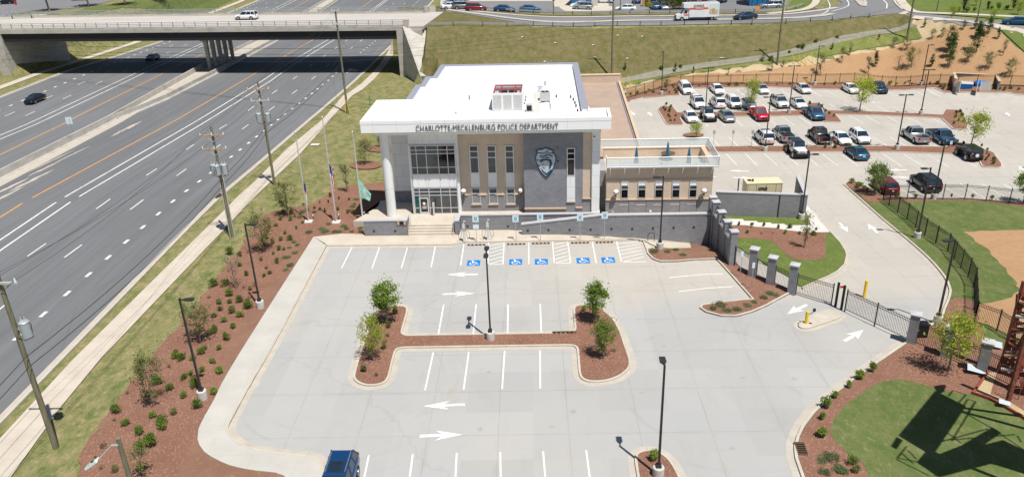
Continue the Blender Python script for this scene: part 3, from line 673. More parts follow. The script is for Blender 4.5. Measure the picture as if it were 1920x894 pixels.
# ---- embankment cover, swale, weeds, soil, straw hill
EM=px("776,51 1000,50 1200,50 1440,45 1560,38 1640,31 1690,27 1735,44 1700,56 1620,74 1560,88 1440,116 1300,134 1170,158 1090,200 960,200 800,170 782,130")
struct(drape('embankment_grass',TP(EM),.02,'meadow_grass'))
SW=px("1120,150 1165,147 1230,133 1300,121 1440,102 1500,88 1560,72 1640,57 1700,46 1735,42 1745,47 1700,54 1640,66 1570,82 1500,100 1440,112 1300,131 1200,150 1150,160")
struct(drape('drainage_swale',smooth_line(TP(SW),True),.05,'silt_gravel'))
WD=px("1165,158 1210,150 1300,134 1440,114 1520,98 1620,72 1700,56 1745,48 1765,58 1740,72 1690,80 1620,93 1560,104 1440,120 1360,130 1230,148 1180,163")
struct(drape('weed_strip',smooth_line(TP(WD),True),.06,'weed_grass'))
BS=px("1158,185 1175,163 1235,148 1360,131 1440,122 1480,116 1560,106 1620,95 1690,82 1730,70 1712,36 1735,38 1800,46 1775,62 1735,84 1700,92 1600,108 1480,130 1440,136 1240,150")
struct(drape('bare_soil',rag(TP(BS),.4,1.2),.08,'bare_soil'))
SH=px("1163,196 1176,172 1235,150 1275,145 1440,133 1477,127 1540,118 1590,106 1640,97 1690,86 1728,80 1763,65 1798,46 1830,47 1866,52 1880,64 1888,75 1904,90 1925,104 1990,150 1990,176 1886,162 1600,159.5 1275,159 1252,165 1208,178 1178,190")
struct(drape('straw_hill',rag(TP(SH),.2,1.2),.10,'pine_straw'))
MN=px("1168,197 1178,183 1210,172 1243,163.5 1272,155.5 1440,157 1600,157 1760,157 1870,160 1990,167 1990,184 1920,179.5 1886,175.5 1863,175 1798,175 1773,175 1753,166.5 1440,165.5 1271,168.5 1274,180 1240,181.5 1205,184.5 1180,190")
struct(drape('mulch_bed',TP(MN),.12,'red_mulch',.15))
kerb('kerb',densify(TP(px("1920,179 1886,175.2 1863,175 1798,175 1773,175 1753,166 1440,165 1271,168 1274,180 1240,181 1205,184 1180,190")),1.2),side=1,gut=.3)
# back car park islands
IA=island(px("1234,206 1239,200.5 1260,200.5 1269.7,212.5 1460,210.5 1507.6,208 1512.7,195.4 1535,194 1550,208.4 1650,211 1768,216.7 1773,206.7 1803,208 1809.5,223.7 1814,236 1811,244 1788,243 1776,231 1766,222 1650,217 1565,215 1577.8,230.3 1545,229 1537,217.5 1460,218 1273.7,221 1281,235.4 1255,235 1250,232.8"),gut=.25,cut=.5)
IB=island(px("1290,277 1336,276.6 1440,275.4 1580,275 1700,275.5 1775,277 1783,266.6 1801,270 1831,278 1861,286.6 1877,309 1876,315.4 1843,314 1834,294 1801,289.6 1665,285.4 1440,286 1336,286.5 1290,287"),gut=.25,cut=.6)
IC=px("1585,347.5 1590,342.5 1600,342 1629,354.5 1653,369.5 1730,374.5 1816,374.5 1891,379.5 1990,390 1990,404 1920,389 1840,379.5 1780,377 1693,379 1650,380 1628,381 1606,363")
struct(drape('mulch_bed',TP(IC),.115,'red_mulch',.15))
kerb('kerb',densify(TP(px("1584,347 1590,342 1600,341 1629,353.6 1653,368.6 1730,373.6 1816,373.6 1891,378.6 1990,389")),1.2),side=1,gut=.2)
ring(1300,254,20,4,dz=.11)
# ---- overpass road, far streets and lots
def zone(name,pts,mat,dz,sm=False):
    P=TP(pts); P=smooth_line(P,True) if sm else P
    return struct(drape(name,P,dz,mat))
ovr=zone('overpass_road',px("779,50 1000,48.5 1200,48 1440,43.5 1560,37 1640,29.5 1700,24.5 1712,34 1745,41 1840,49 1920,57 1990,66 1990,48 1850,40 1740,27 1690,12 1670,-6 1560,-6 1580,6 1560,13 1500,22 1440,26 1200,28 1000,27 779,28"),'far_asphalt',.03)
def strip(name,a,mat,w,dz,parent=None,st=True):
    m=MB(); ribbon(m,smooth_line(TP(a),step=2),-w/2,w/2,dz,dz,mat); o=m.build(name,parent,fix=False)
    if st and not parent: struct(o)
    return o
strip('kerb_island',px("790,41 1000,40 1200,39.5 1440,36.5 1540,31 1562,27"),'gutter_concrete',1.5,.14)
strip('kerb',px("780,30.5 1000,31 1200,31 1440,28.5 1520,22.5 1570,15"),'kerb_concrete',1.3,.10)
strip('verge',px("800,28 1000,28.5 1200,28.5 1440,25.5 1530,17"),'meadow_grass',1.6,.13)
strip('lane_line',px("1480,33.5 1540,27.5 1556,14 1552,2"),'road_paint',.22,.045,ovr); strip('lane_line',px("1560,22 1590,12 1588,0"),'road_paint',.22,.045,ovr); strip('lane_line',px("1662,17 1663,8 1655,0"),'road_paint',.22,.045,ovr)
zone('kerb_island',px("1601,0 1612,12 1625,13.5 1626,6 1618,-6 1598,-6"),'gutter_concrete',.16)
zone('lawn',px("1668,-8 1685,10 1695,19 1750,27 1850,35 1990,44 1990,-10"),'fresh_grass',.12)
strip('footpath',px("1683,-6 1690,4 1702,17 1722,24.5 1800,27.5 1870,31 1990,37"),'walk_concrete',2.0,.15)
strip('kerb',px("1674,-3 1680,8 1692,19"),'kerb_concrete',.5,.16)
strip('footpath',px("1712,32 1760,36 1840,44.5 1900,57 1950,72 1990,90"),'walk_concrete',1.8,.15)
zone('pedestrian_crossing',px("1684,27 1700,20 1708,21 1697,28"),'kerb_concrete',.06)
zone('lawn',px("1875,56 1905,60 1940,75 1990,100 1990,140 1925,103 1895,75"),'fresh_grass',.14)
zone('lawn',px("1476,23 1478,10 1490,-4 1530,-4 1532,8 1525,16 1500,22"),'fresh_grass',.10)
strip('footpath',px("1440,27 1500,20.5 1522,13 1530,4 1531,-6"),'walk_concrete',1.6,.15)
# parking lots north of the overpass
zone('far_car_park',px("836,23 848,-10 1160,-10 1250,-10 1480,-10 1476,10 1440,22 1200,24 1000,24"),'far_asphalt',.02)
zone('pavement',px("1033,-6 1075,-6 1100,4 1104,12 1150,22 1062,23 1050,16"),'walk_concrete',.05); zone('pavement',px("1113,6 1140,5 1150,22 1114,22"),'walk_concrete',.06)
zone('pavement',px("880,3 1040,3 1040,-6 870,-6"),'walk_concrete',.05)
zone('footpath',px("802,22 828,-8 840,-8 814,22"),'walk_concrete',.05)
zone('far_car_park',px("-160,36 -40,33 0,31 28,26 40,22 90,20 160,14 190,7 215,0 215,-20 -160,-20"),'far_asphalt',.03)
zone('lawn',px("30,28 60,23 160,16 230,6 330,-2 360,-14 470,-14 395,21 300,27 150,31"),'lawn_grass',.06)
zone('overpass_road',px("-160,60 0,56 0,38 100,37 100,34 30,30 -160,33"),'deck_concrete',.04)
# ---- painted markings of the car parks (parts of the paving)
def pline(a,b,w=.11,name='stall_line'):
    a=Vector(a);b=Vector(b);d=(b-a).normalized();n=Vector((-d.y,d.x))*w/2
    return drape(name,[tuple(a+n),tuple(b+n),tuple(b-n),tuple(a-n)],.012,'stall_paint',parent=car_park)
LN=px("660,463.5 640.2,503.6 711.3,464 697.5,503.5 764,464 752.5,503 816.3,462 808.3,501 869.7,459 863.5,498 991.3,455 991.5,495 1110.4,453 1118,493 1036,453 1039.4,493.6 1064.5,453.5 1070,493.5 1155.5,451 1165.5,491.5 916,455.5 914.7,495.6 945.2,455 943,495.6 832,571.3 821.6,628 892.8,570.3 887.3,626.4 952.7,570.3 951.7,626 1012.9,569.5 1014.9,622.7 812.6,659.8 797,730.9 879,659.8 869.2,730.2 946.2,658 941.4,728.9 1012.6,656.5 1013.1,728 691.8,853 681,903 774,851 767,903 856.4,848.7 853.4,903 938.1,847 938.8,903 1018.4,845.4 1023,903 1099,843.4 1107,903 1254.4,520.6 1355.3,513 1272.4,546.5 1375.9,537 914.7,495.6 943,495.6 1039.4,493.6 1070,493.5 1165.5,491.5 1211.5,490.8")
for a,b in zip(LN[::2],LN[1::2]): pline(TP([a])[0],TP([b])[0])
def hatch(A,B,C,D,n):   # A-B left line near->far, D-C right line
    for k in range(n):
        t=k/n; s=(k+1.15)/n
        if s>1.08: continue
        p=Vector(A).lerp(Vector(B),t); q=Vector(D).lerp(Vector(C),min(1,s)); pline(p,q,.10,'hatch_line')
def hp(a,b,c,d,n): P=TP([a,b,c,d]); hatch(P[0],P[1],P[2],P[3],n)
hp((914.7,495.6),(916,455.5),(945.2,455),(943,495.6),6); hp((1039.4,493.6),(1036,453),(1064.5,453.5),(1070,493.5),6); hp((1165.5,491.5),(1155.5,451),(1198,453),(1209,489),6)
def rowlines(xs,v0,v1,d,x0=None,x1=None):
    for u in xs:
        v=v0+(v1-v0)*(u-xs[0])/(xs[-1]-xs[0]); p=T(u,v); pline((p.x,p.y),(p.x+.25*(1 if d<0 else -1),p.y+d),.10)
rowlines([1300+27.3*k for k in range(17)],168.8,167.5,-5.4)
rowlines([1304,1333,1362,1391,1420,1449,1478],211.5,209.5,5.3); rowlines([1579,1609,1640,1671,1703,1737],208.8,215.5,5.2)
rowlines([1281.5,1312,1343,1374,1405,1436,1467,1498],222,219,-5.3); rowlines([1592,1622,1660,1697,1739],216.5,218.5,-5.3)
rowlines([1350,1386,1421,1457,1492,1527,1562,1597,1632,1667,1702,1738],275.6,275.6,5.3)
rowlines([1360.8,1397,1433,1471,1506,1541.5,1578,1616,1656,1695,1739,1789],288,290.5,-5.3)
rowlines([1665,1710,1757,1804.5,1847,1891,1935],366.5,375,5.3)
for q in ("896,514.4 837,515","830,551.7 891,550","871.3,758.2 793,761.4","787,817.3 868.3,814.3","1512.6,571.3 1475.8,588.8","1582.8,639.6 1619,618.4","1574,418 1590,435.7","1645.4,437 1626.6,419.4","1404.7,321.2 1365.3,320.4","1373.9,333 1413.4,334.2","1700.5,319.2 1660.5,318.7","1671.7,332.5 1709.3,333.5","1183,209 1190,217","1222,218 1215,210","1842,212 1850,218","1893,218 1886,211","1912,312 1918,321","1520,240 1552,240.5","1649,192.5 1631,192.3"):
    a,b=TP(px(q)); L=math.dist(a,b); patch('direction_arrow',arrow_poly(a,b,.14,min(2.0,L*.5),.5,.3),.018,'stall_paint',car_park)
# accessible bay symbols
def ada(u,v):
    c=T(u,v); k=.62
    o=MB(); q=lambda pts,mat,dz:patch('x',[(c.x+a*k,c.y+b*k) for a,b in pts],dz,mat,mb=o)
    q([(-1,-.95),(1,-.95),(1,.95),(-1,.95)],'ada_blue',.012)
    q([(-.18+.17*math.cos(t*.7),.68+.14*math.sin(t*.7)) for t in range(9)],'stall_paint',.020)
    q([(-.24,.52),(-.06,.52),(-.02,-.05),(-.22,-.05)],'stall_paint',.020); q([(-.05,.32),(.32,.32),(.32,.20),(-.05,.20)],'stall_paint',.020)
    q([(-.1,.06),(.36,.06),(.58,-.55),(.80,-.48),(.76,-.36),(.64,-.40),(.44,.18),(-.1,.18)],'stall_paint',.023)
    n=14; A=[(-.12+.52*math.cos(2.0+s*4.1/n),-.28+.46*math.sin(2.0+s*4.1/n)) for s in range(n+1)]; B=[(-.12+.37*math.cos(2.0+s*4.1/n),-.28+.32*math.sin(2.0+s*4.1/n)) for s in range(n+1)]
    q(A+B[::-1],'stall_paint',.020)
    return o.build('accessible_symbol',car_park,fix=False)
for u,v in ((888,493),(967,491),(1015,490.5),(1093.5,488.5),(1140.5,487.5)): ada(u,v)
# drain grates in the kerbs
def grate(u,v,w,d,rz=0):
    p=T(u,v); m=MB(); m.box((-w/2,-d/2,0),(w/2,d/2,.145),'bronze')
    for k in range(5): m.box((-w/2+.12+k*(w-.2)/5,-d/2-.01,.02),(-w/2+.12+k*(w-.2)/5+.12,d/2-.08,.147),'black_metal')
    o=m.build('drain_grate',None,(p.x,p.y,Hl(p.x,p.y)+.005)); o.rotation_euler=(0,0,rz); return o
tag(grate(1058,625,1.9,.28),'rusty iron kerb drain at the right end of the mulch bar between the parking rows','drain')
tag(grate(1501,843,1.2,.6,R(85)),'rusty brown kerb drain beside the lawn with the big shadow','drain')
tag(grate(412,368.5,1.3,.5,R(88)),'brown iron street drain in the highway kerb below the transformer pole','drain')
# ================================================================ THE POLICE BUILDING (built in its own axes, turned 1.8 degrees)
BO=Vector((-6,86,0))
def rotb(p): c,s=math.cos(BROT),math.sin(BROT); return Vector((p[0]*c-p[1]*s,p[0]*s+p[1]*c,p[2] if len(p)>2 else 0))
bld=empty('police_station',rotb(BO),BROT)
tag(bld,'two-storey grey and tan brick police station with white canopy roof and low terrace wing','building')
class BM_(MB):
    def build(s,name,parent=None,loc=None,fix=True):
        s.v=[(v[0]-BO.x,v[1]-BO.y,v[2]-BO.z) for v in s.v]; return MB.build(s,name,parent or bld,loc,fix)
def boxp(name,a,b,mat,parent=None): return BM_().box(a,b,mat).build(name,parent)
YG,YT,YD,YF=76.1,76.7,75.7,74.06
xz=lambda u,v,y:(YB(u,v,y).x,YB(u,v,y).z)
# main walls
m=BM_()
xdl=xz(982,300,YD)[0]; xdr=xz(1093,300,YD)[0]; xpl=xz(1109.6,300,YD)[0]; xpr=xz(1125,300,YD)[0]
m.box((-9.95,YT,-1),(xdl+.3,YT+6,10.3),'tan_brick'); 
wl=m.build('tan_brick_wall')
# block base of the tan wall with window bays
boxp('block_base',(-9.95,YT-.06,.1),(xdl+.02,YT-.003,2.55),'grey_block')
boxp('dark_block_wall',(xdl,YD,.1),(xdr,YT+6.2,10.28),'dark_block'); boxp('tan_brick_wall',(xdr+.003,YD+.03,2.45),(xpl+.01,YT+6,10.27),'tan_brick'); boxp('block_base',(xdr+.003,YD-.02,.1),(xpl+.01,YT+6,2.40),'grey_block')
boxp('white_pilaster',(xpl+.012,YD-.2,.95),(xpr,YT+2,10.29),'white_panel'); boxp('pilaster_base',(xpl-.05,YD-.3,.1),(xpr+.06,YT+2,.948),'pad_concrete')
boxp('block_wall',(xpr+.003,YT+.3,-.5),(5.25,YT+4,5.0),'grey_block'); boxp('link_wall',(xpr-.6,YT+.2,5.0),(3.6,YT+5,10.28),'tan_brick')
# lobby: panelled side return, ground floor block, recessed wall to the left
boxp('white_panel_wall',(-17.55,79.5,2.05),(-15.05,83,10.28),'white_panel'); boxp('block_base',(-17.6,79.45,.6),(-15.05,83,2.045),'dark_block')
boxp('lobby_wall',(-15.05,YG+.1,.6),(-9.953,83,10.27),'white_panel')
# rear mass under the main roof
FT=[(-16,82.3),(-16,88.95),(-15.45,88.95),(-15.45,93.1),(-14.6,93.1),(-14.5,99.55),(2.95,99.2),(3.3,82.8)]
BM_().prism([(x*.995,y-.05) for x,y in FT],-4,10.6,'tan_brick').build('rear_brick_wall')
def shr(P,d):
    A=offset_line([tuple(p) for p in P],-d,True); return A
# parapet cap and membranes
m=BM_(); inner=[(-15.35,80.5),(-15.35,88.3),(-14.85,88.3),(-14.85,92.5),(-14.0,92.5),(-13.85,99.0),(2.35,98.65),(2.65,80.5)]
out=[(-16.05,80.5)]+FT[1:7]+[(3.35,80.5)]
out=[(-16.05,82.3),(-16.02,88.95),(-15.45,88.97),(-15.47,93.1),(-14.6,93.12),(-14.5,99.58),(2.95,99.25),(3.36,77.45)]
inn=[(-15.35,82.3),(-15.35,88.3),(-14.85,88.3),(-14.85,92.5),(-14.0,92.5),(-13.85,99.0),(2.35,98.65),(2.72,77.45)]
for i in range(7):
    a,b,c,d=out[i],out[i+1],inn[i+1],inn[i]; m.prism([a,b,c,d],11.42,11.52,'parapet_metal')
m.build('parapet_cap')
m=BM_()
for i in range(7):
    a,b,c,d=out[i],out[i+1],inn[i+1],inn[i]; s=.03
    m.prism([(p[0]*(1)+0,p[1]) for p in (a,b,c,d)],10.4,11.415,'white_metal')
m.build('parapet_wall')
m=BM_(); P=[(p[0]-.02,p[1]) if p[0]>0 else (p[0]+.0,p[1]) for p in inn]; P=[(-15.3,77.35),(-15.37,82.3)]+inn[1:]; m.prism(P[1:],10.5,10.98,'roof_membrane'); m.prism([(-15.36,77.4),(2.74,77.4),(2.74,82.35),(-15.36,82.35)],10.5,10.983,'roof_membrane'); m.build('roof_membrane')
# canopy
m=BM_(); m.box((-19.2,YF,10.3),(5.45,77.4,11.15),'fascia_panel'); m.box((-19.2,77.4,10.3),(-15.37,82.3,11.15),'fascia_panel'); m.build('canopy')
m=BM_(); m.box((-19.0,YF+.2,11.152),(5.25,77.2,11.22),'roof_membrane'); m.box((-19.0,77.2,11.152),(-15.37,82.1,11.215),'roof_membrane'); m.build('canopy_membrane')
m=BM_()
m.box((-19.22,YF-.02,11.15),(5.47,YF+.2,11.50),'fascia_panel'); m.box((-19.22,YF+.2,11.15),(-18.95,82.32,11.50),'fascia_panel'); m.box((-18.95,82.05,11.15),(-15.3,82.32,11.50),'fascia_panel')
m.box((5.2,YF+.2,11.15),(5.47,77.42,11.50),'fascia_panel'); m.box((3.36,77.15,11.15),(5.2,77.42,11.50),'fascia_panel'); m.box((-15.6,77.5,10.98),(-15.3,82.05,11.44),'white_metal'); m.box((-15.3,77.2,10.98),(-14.9,77.5,11.35),'white_metal')
m.build('canopy_edge')
m=BM_(); m.box((-18.0,74.85,9.78),(xpr+.02,75.25,10.298),'white_panel'); m.box((-18.0,75.25,9.78),(-17.5,82,10.298),'white_panel'); m.build('canopy_beam')
c=GB(735.5,404.5,.75); m=BM_(); m.cyl((c.x,c.y,.6),(c.x,c.y,10.3),.50,.50,'white_metal',28,smooth=True)
for z in (3.9,7.1): m.cyl((c.x,c.y,z),(c.x,c.y,z+.03),.508,.508,'alu_frame',28)
m.build('round_column')
# entrance platform and steps
m=BM_(); m.box((-19.42,72.32,-.1),(-15.42,80,.745),'walk_concrete'); m.box((-15.42,73.07,-.1),(-10.15,YG+.2,.75),'walk_concrete'); m.box((-10.15,73.4,-.1),(4.6,YT,.74),'walk_concrete'); m.prism([(-21.2,74.3),(-19.42,74.3),(-19.42,80),(-18.6,80)],-.1,.744,'walk_concrete'); m.build('entrance_platform')
m=BM_()
for k in range(4): m.box((-15.04,71.97+.37*k,.05),(-10.2,71.97+.37*(k+1)+.02,.13+.155*(k+1)-.003),'walk_concrete')
m.build('entrance_steps')
def wall_run(name,x0,x1,y0,y1,z0,zt0,zt1,parent=None,capm='coping_stone',mat='wall_block'):
    m=BM_(); m.add([(x0,y0,z0),(x1,y0,z0),(x1,y1,z0),(x0,y1,z0),(x0,y0,zt0),(x1,y0,zt1),(x1,y1,zt1),(x0,y1,zt0)],[(0,3,2,1),(4,5,6,7),(0,1,5,4),(1,2,6,5),(2,3,7,6),(3,0,4,7)],mat); o=m.build(name,parent)
    m=BM_(); e=.05; m.add([(x0-e,y0-e,zt0+.003),(x1+e,y0-e,zt1+.003),(x1+e,y1+e,zt1+.003),(x0-e,y1+e,zt0+.003),(x0-e,y0-e,zt0+.12),(x1+e,y0-e,zt1+.12),(x1+e,y1+e,zt1+.12),(x0-e,y1+e,zt0+.12)],[(0,3,2,1),(4,5,6,7),(0,1,5,4),(1,2,6,5),(2,3,7,6),(3,0,4,7)],capm); m.build('coping',o.parent if False else bld)
    return o
wall_run('entrance_wall',-19.46,-15.05,71.88,72.30,.0,1.70,1.72); wall_run('entrance_wall',-15.42,-15.055,72.36,73.3,.1,1.72,1.72)
wall_run('ramp_wall',-9.75,4.05,73.2,73.5,.0,1.66,1.68); wall_run('ramp_wall',-10.18,-9.78,71.92,73.5,.0,1.60,1.60)
wall_run('ramp_wall',-3.43,4.35,71.8,72.15,.0,1.18,2.08); wall_run('ramp_wall',4.353,15.2,71.8,72.15,-1.2,2.08,2.12)
m=BM_(); m.box((4.36,72.2,-1.0),(15.15,75.7,.72),'walk_concrete'); m.add([(-3.4,72.2,.14),(4.36,72.2,.72),(4.36,73.18,.72),(-3.4,73.18,.14),(-3.4,72.2,-.1),(4.36,72.2,-.1),(4.36,73.18,-.1),(-3.4,73.18,-.1)],[(0,1,2,3),(0,4,5,1),(3,2,6,7),(0,3,7,4)],'walk_concrete'); m.build('ramp_floor')
# little square step lights in the walls
def lightbox(u,v,y):
    x,z=xz(u,v,y); boxp('wall_light',(x-.1,y-.03,z-.1),(x+.1,y+.02,z+.1),'dark_bronze')
for u,v in ((701,433),(741,433)): lightbox(u,v,71.88)
for u,v in ((876.5,424),(952.5,424)): lightbox(u,v,73.2)
for u,v in ((989.5,432),(1028.5,431),(1068,430.7),(1107.5,430.3),(1146.5,429),(1185.5,428.8),(1224.5,427.8),(1263,426.5),(1301,425.8)): lightbox(u,v,71.8)
x,z=xz(753,418,71.88); m=BM_(); m.cbox((x,71.86,z),(1.0,.05,.56),'bronze'); m.cbox((x,71.83,z+.02),(.34,.03,.34),'black_metal')
for s in (-1,1): m.cbox((x+s*.33,71.83,z),(.18,.02,.36),'buff_stone')
m.build('bronze_plaque')
for X in (-14.9,-10.35):
    m=BM_(); 
    m.tube([(X,71.75,.2),(X,71.75,1.05),(X,72.0,1.08),(X,73.2,1.68),(X,73.45,1.68)],.028,'bright_steel',6); m.tube([(X,73.2,.75),(X,73.2,1.68)],.028,'bright_steel'); m.build('handrail')
# ---- glazing
def window(name,x0,x1,z0,z1,y,cols,rows,gl='window_glass',fw=.07,pans=None,dep=.08,fm='alu_frame'):
    """frame on the wall plane y with glass panes set behind its bars; pans maps (col,row) to another material"""
    m=BM_(); xs=[x0+(x1-x0)*c for c in cols]; zs=[z0+(z1-z0)*r for r in rows]
    for i,x in enumerate(xs): m.box((x-fw/2,y-dep,z0-fw/2),(x+fw/2,y+.0,z1+fw/2),fm)
    for z in zs: m.box((x0-fw/2+.002,y-dep+.004,z-fw/2),(x1+fw/2-.002,y-.001,z+fw/2),fm)
    o=m.build(name); g=BM_()
    for i in range(len(xs)-1):
        for j in range(len(zs)-1):
            mt=(pans or {}).get((i,j),(pans or {}).get(('*',j),gl)); t=(rnd.random()-.5)*.006
            g.add([(xs[i],y-.03+t,zs[j]),(xs[i+1],y-.03-t,zs[j]),(xs[i+1],y-.03-t,zs[j+1]),(xs[i],y-.03+t,zs[j+1])],[(0,1,2,3)],mt)
    g.build('pane',o); return o
gx0=xz(768,290,YG)[0]; gx1=xz(853,290,YG)[0]; Z=lambda v:xz(810,v,YG)[1]
cols=[0,.13,.35,.62,.83,1]
zt=[Z(v) for v in (273,281,288,313.5,326.5)]; z0,z1=zt[-1],zt[0]
window('lobby_window',gx0+.1,gx1,z0,z1,YG,cols,[(z-z0)/(z1-z0) for z in zt[::-1]],pans={(3,1):'black_glass',(4,1):'black_glass',(3,0):'black_glass',(4,0):'black_glass',(3,3):'black_glass'})
m=BM_(); 
for i in range(5): m.box((gx0+.1+(gx1-gx0-.1)*cols[i]+.01,YG-.05,Z(352)+.05),(gx0+.1+(gx1-gx0-.1)*cols[i+1]-.01,YG-.0,z0-.05),'white_panel')
m.build('spandrel_panel')
boxp('glazing_post',(gx0-.12,YG-.12,.75),(gx0+.06,YG,z1+.1),'alu_frame'); boxp('glazing_post',(gx1-.0,YG-.12,.75),(gx1+.08,YT,z1+.1),'alu_frame')
zb=[Z(v) for v in (352.5,359.5,366,389.5,401)]; zb[-1]=.78
window('lobby_window',gx0+.1,gx1,zb[-1],zb[0],YG,cols,[(z-zb[-1])/(zb[0]-zb[-1]) for z in zb[::-1]],pans={(0,1):'green_glass',(0,0):'green_glass'})
dx0,dz=xz(788.5,401,YG); dx1=xz(806,401,YG)[0]; dzt=xz(790,369.5,YG)[1]
m=BM_(); 
for a,b in (((dx0,.76),(dx0+.14,dzt)),((dx1-.14,.76),(dx1,dzt)),((dx0+.14,.76),(dx1-.14,1.0)),((dx0+.14,dzt-.14),(dx1-.14,dzt))): m.box((a[0],YG-.14,a[1]),(b[0],YG-.085,b[1]),'alu_frame')
dr=m.build('entrance_door'); m=BM_(); m.box((dx0+.14,YG-.12,1.0),(dx1-.14,YG-.10,dzt-.14),'black_glass'); xm=(dx0+dx1)/2; zz=dzt-.75
m.slab([(xm-.13,zz+.2),(xm+.13,zz+.2),(xm+.14,zz),(xm,zz-.16),(xm-.14,zz)],YG-.126,YG-.121,'white_letters')
for k in range(3): m.box((xm-.22,YG-.126,zz-.30-k*.11),(xm+.22,YG-.122,zz-.25-k*.11),'white_letters')
m.build('pane',dr); BM_().cyl((dx1-.2,YG-.2,1.5),(dx1-.2,YG-.2,2.0),.02,.02,'bright_steel').build('handle',dr)
m=BM_(); px_=xz(813,386,YG-.6)[0]; m.box((px_-.07,YG-.7,.75),(px_+.07,YG-.56,2.0),'bright_steel'); m.box((px_-.11,YG-.74,1.7),(px_+.11,YG-.54,2.25),'unit_grey'); m.build('intercom_post')
# three tall window strips in the tan wall
for u0,u1 in ((879,895.5),(912,928.5),(946,962)):
    x0=xz(u0+1,272,YT)[0]; x1=xz(u1,272,YT)[0]; ZZ=lambda v:xz(u0,v,YT)[1]
    zs=[ZZ(v) for v in (273.5,284,295,324)]; window('strip_window',x0,x1,zs[-1],zs[0],YT,[0,1],[(z-zs[-1])/(zs[0]-zs[-1]) for z in zs[::-1]],'window_glass',.09,dep=.1)
    boxp('spandrel_panel',(x0-.04,YT-.06,ZZ(351.5)+.05),(x1+.04,YT-.004,zs[-1]-.05),'white_panel')
    zs=[ZZ(v) for v in (352.5,363,381)]; window('strip_window',x0,x1,zs[-1],zs[0],YT,[0,1],[0,(zs[1]-zs[2])/(zs[0]-zs[2]),1],'green_glass',.09,pans={('*',1):'window_glass'},dep=.12)
    boxp('window_sill',(x0-.12,YT-.2,zs[-1]-.14),(x1+.12,YT-.062,zs[-1]-.05),'buff_stone')
    
xs_=[xz(u,372,YT)[0] for u in (862,879,896,912,929,946,963,980)]
for a,b in ((-9.95,xs_[1]),(xs_[2],xs_[3]),(xs_[4],xs_[5]),(xs_[6],xdl-.01)): boxp('stone_band',(a+.03,YT-.14,2.555),(b-.03,YT-.003,2.66),'buff_stone')
# window and white panel in the dark wall
x0=xz(1063.5,277,YD)[0]; x1=xz(1077.5,277,YD)[0]; ZZ=lambda v:xz(1070,v,YD)[1]; zs=[ZZ(v) for v in (278,287.5,298,329)]
window('strip_window',x0,x1,zs[-1],zs[0],YD,[0,1],[(z-zs[-1])/(zs[0]-zs[-1]) for z in zs[::-1]],'black_glass',.09)
boxp('white_infill_panel',(x0-.05,YD-.05,ZZ(377)),(x1+.05,YD-.004,zs[-1]-.05),'white_panel'); boxp('stone_band',(x0-.1,YD-.12,ZZ(379)),(x1+.1,YD-.003,ZZ(377.2)),'buff_stone')
boxp('stone_band',(xdl-.05,YD-.13,ZZ(391)),(x0-.1,YD-.003,ZZ(388.6)),'buff_stone'); boxp('stone_band',(x1+.12,YD-.13,ZZ(390)),(xdr-.02,YD-.003,ZZ(387.8)),'buff_stone'); boxp('stone_band',(xdr,YD-.15,2.40),(xpl+.01,YD-.02,2.50),'buff_stone')
for u,v,w in ((1045.5,277,.10),(1046,302,.16),(1114,256,.14)):
    m=BM_(); x,z=xz(u,v,YD-(.2 if u>1100 else 0)); m.cbox((x,YD-(.25 if u>1100 else .05),z),(w,.1,.1),'black_metal'); m.build('security_camera')
# emblem on the wall: nest shield
def em(pts,y0,y1,mat,mb): mb.slab([xz(970+a/8.94,250+b/8.94,YD) for a,b in zip(pts[::2],pts[1::2])],YD-y1,YD-y0,mat)
eo=[470,240, 520,252, 575,270, 612,296, 606,322, 640,370, 654,410, 644,480, 622,555, 590,625, 545,690, 490,748, 450,715, 405,668, 372,622, 345,570, 322,500, 294,425, 312,360, 333,322, 306,300, 345,262, 400,262, 440,250]
ein=[470,250, 520,264, 570,282, 597,300, 592,316, 560,324, 600,335, 628,372, 638,410, 630,475, 608,545, 575,612, 530,674, 488,712, 458,695, 420,655, 385,605, 357,555, 336,500, 308,425, 325,362, 345,325, 400,330, 470,328, 330,305, 352,274, 400,276, 440,262]
m=BM_(); em(eo,.01,.10,'emblem_blue',m); emb=m.build('wall_emblem')
m=BM_(); em(ein,.105,.15,'emblem_white',m); m.build('emblem_face',emb)
m=BM_()
for q in ([330,306, 400,318, 470,322, 560,318, 596,306, 592,318, 540,334, 460,338, 395,334, 345,324],[450,300, 500,285, 545,290, 500,305],[375,358, 430,372, 480,352, 560,345, 590,370, 592,395, 560,372, 520,362, 490,378, 440,390, 385,385],[385,395, 450,402, 520,388, 560,398, 500,412, 430,412],
          [372,470, 395,425, 450,422, 520,420, 566,432, 582,480, 576,530, 556,580, 535,598, 528,560, 542,510, 535,465, 500,448, 445,450, 405,480],[300,430, 350,436, 395,450, 350,452, 310,444],[330,520, 375,532, 395,530, 372,545, 338,536],[395,560, 425,610, 460,640, 490,664, 520,632, 560,600, 600,598, 560,640, 520,680, 490,700, 455,672, 415,630],[415,500, 450,508, 445,518, 418,512],[430,560, 468,575, 462,584, 432,574]): em(q,.15,.165,'emblem_blue',m)
m.build('emblem_relief',emb)
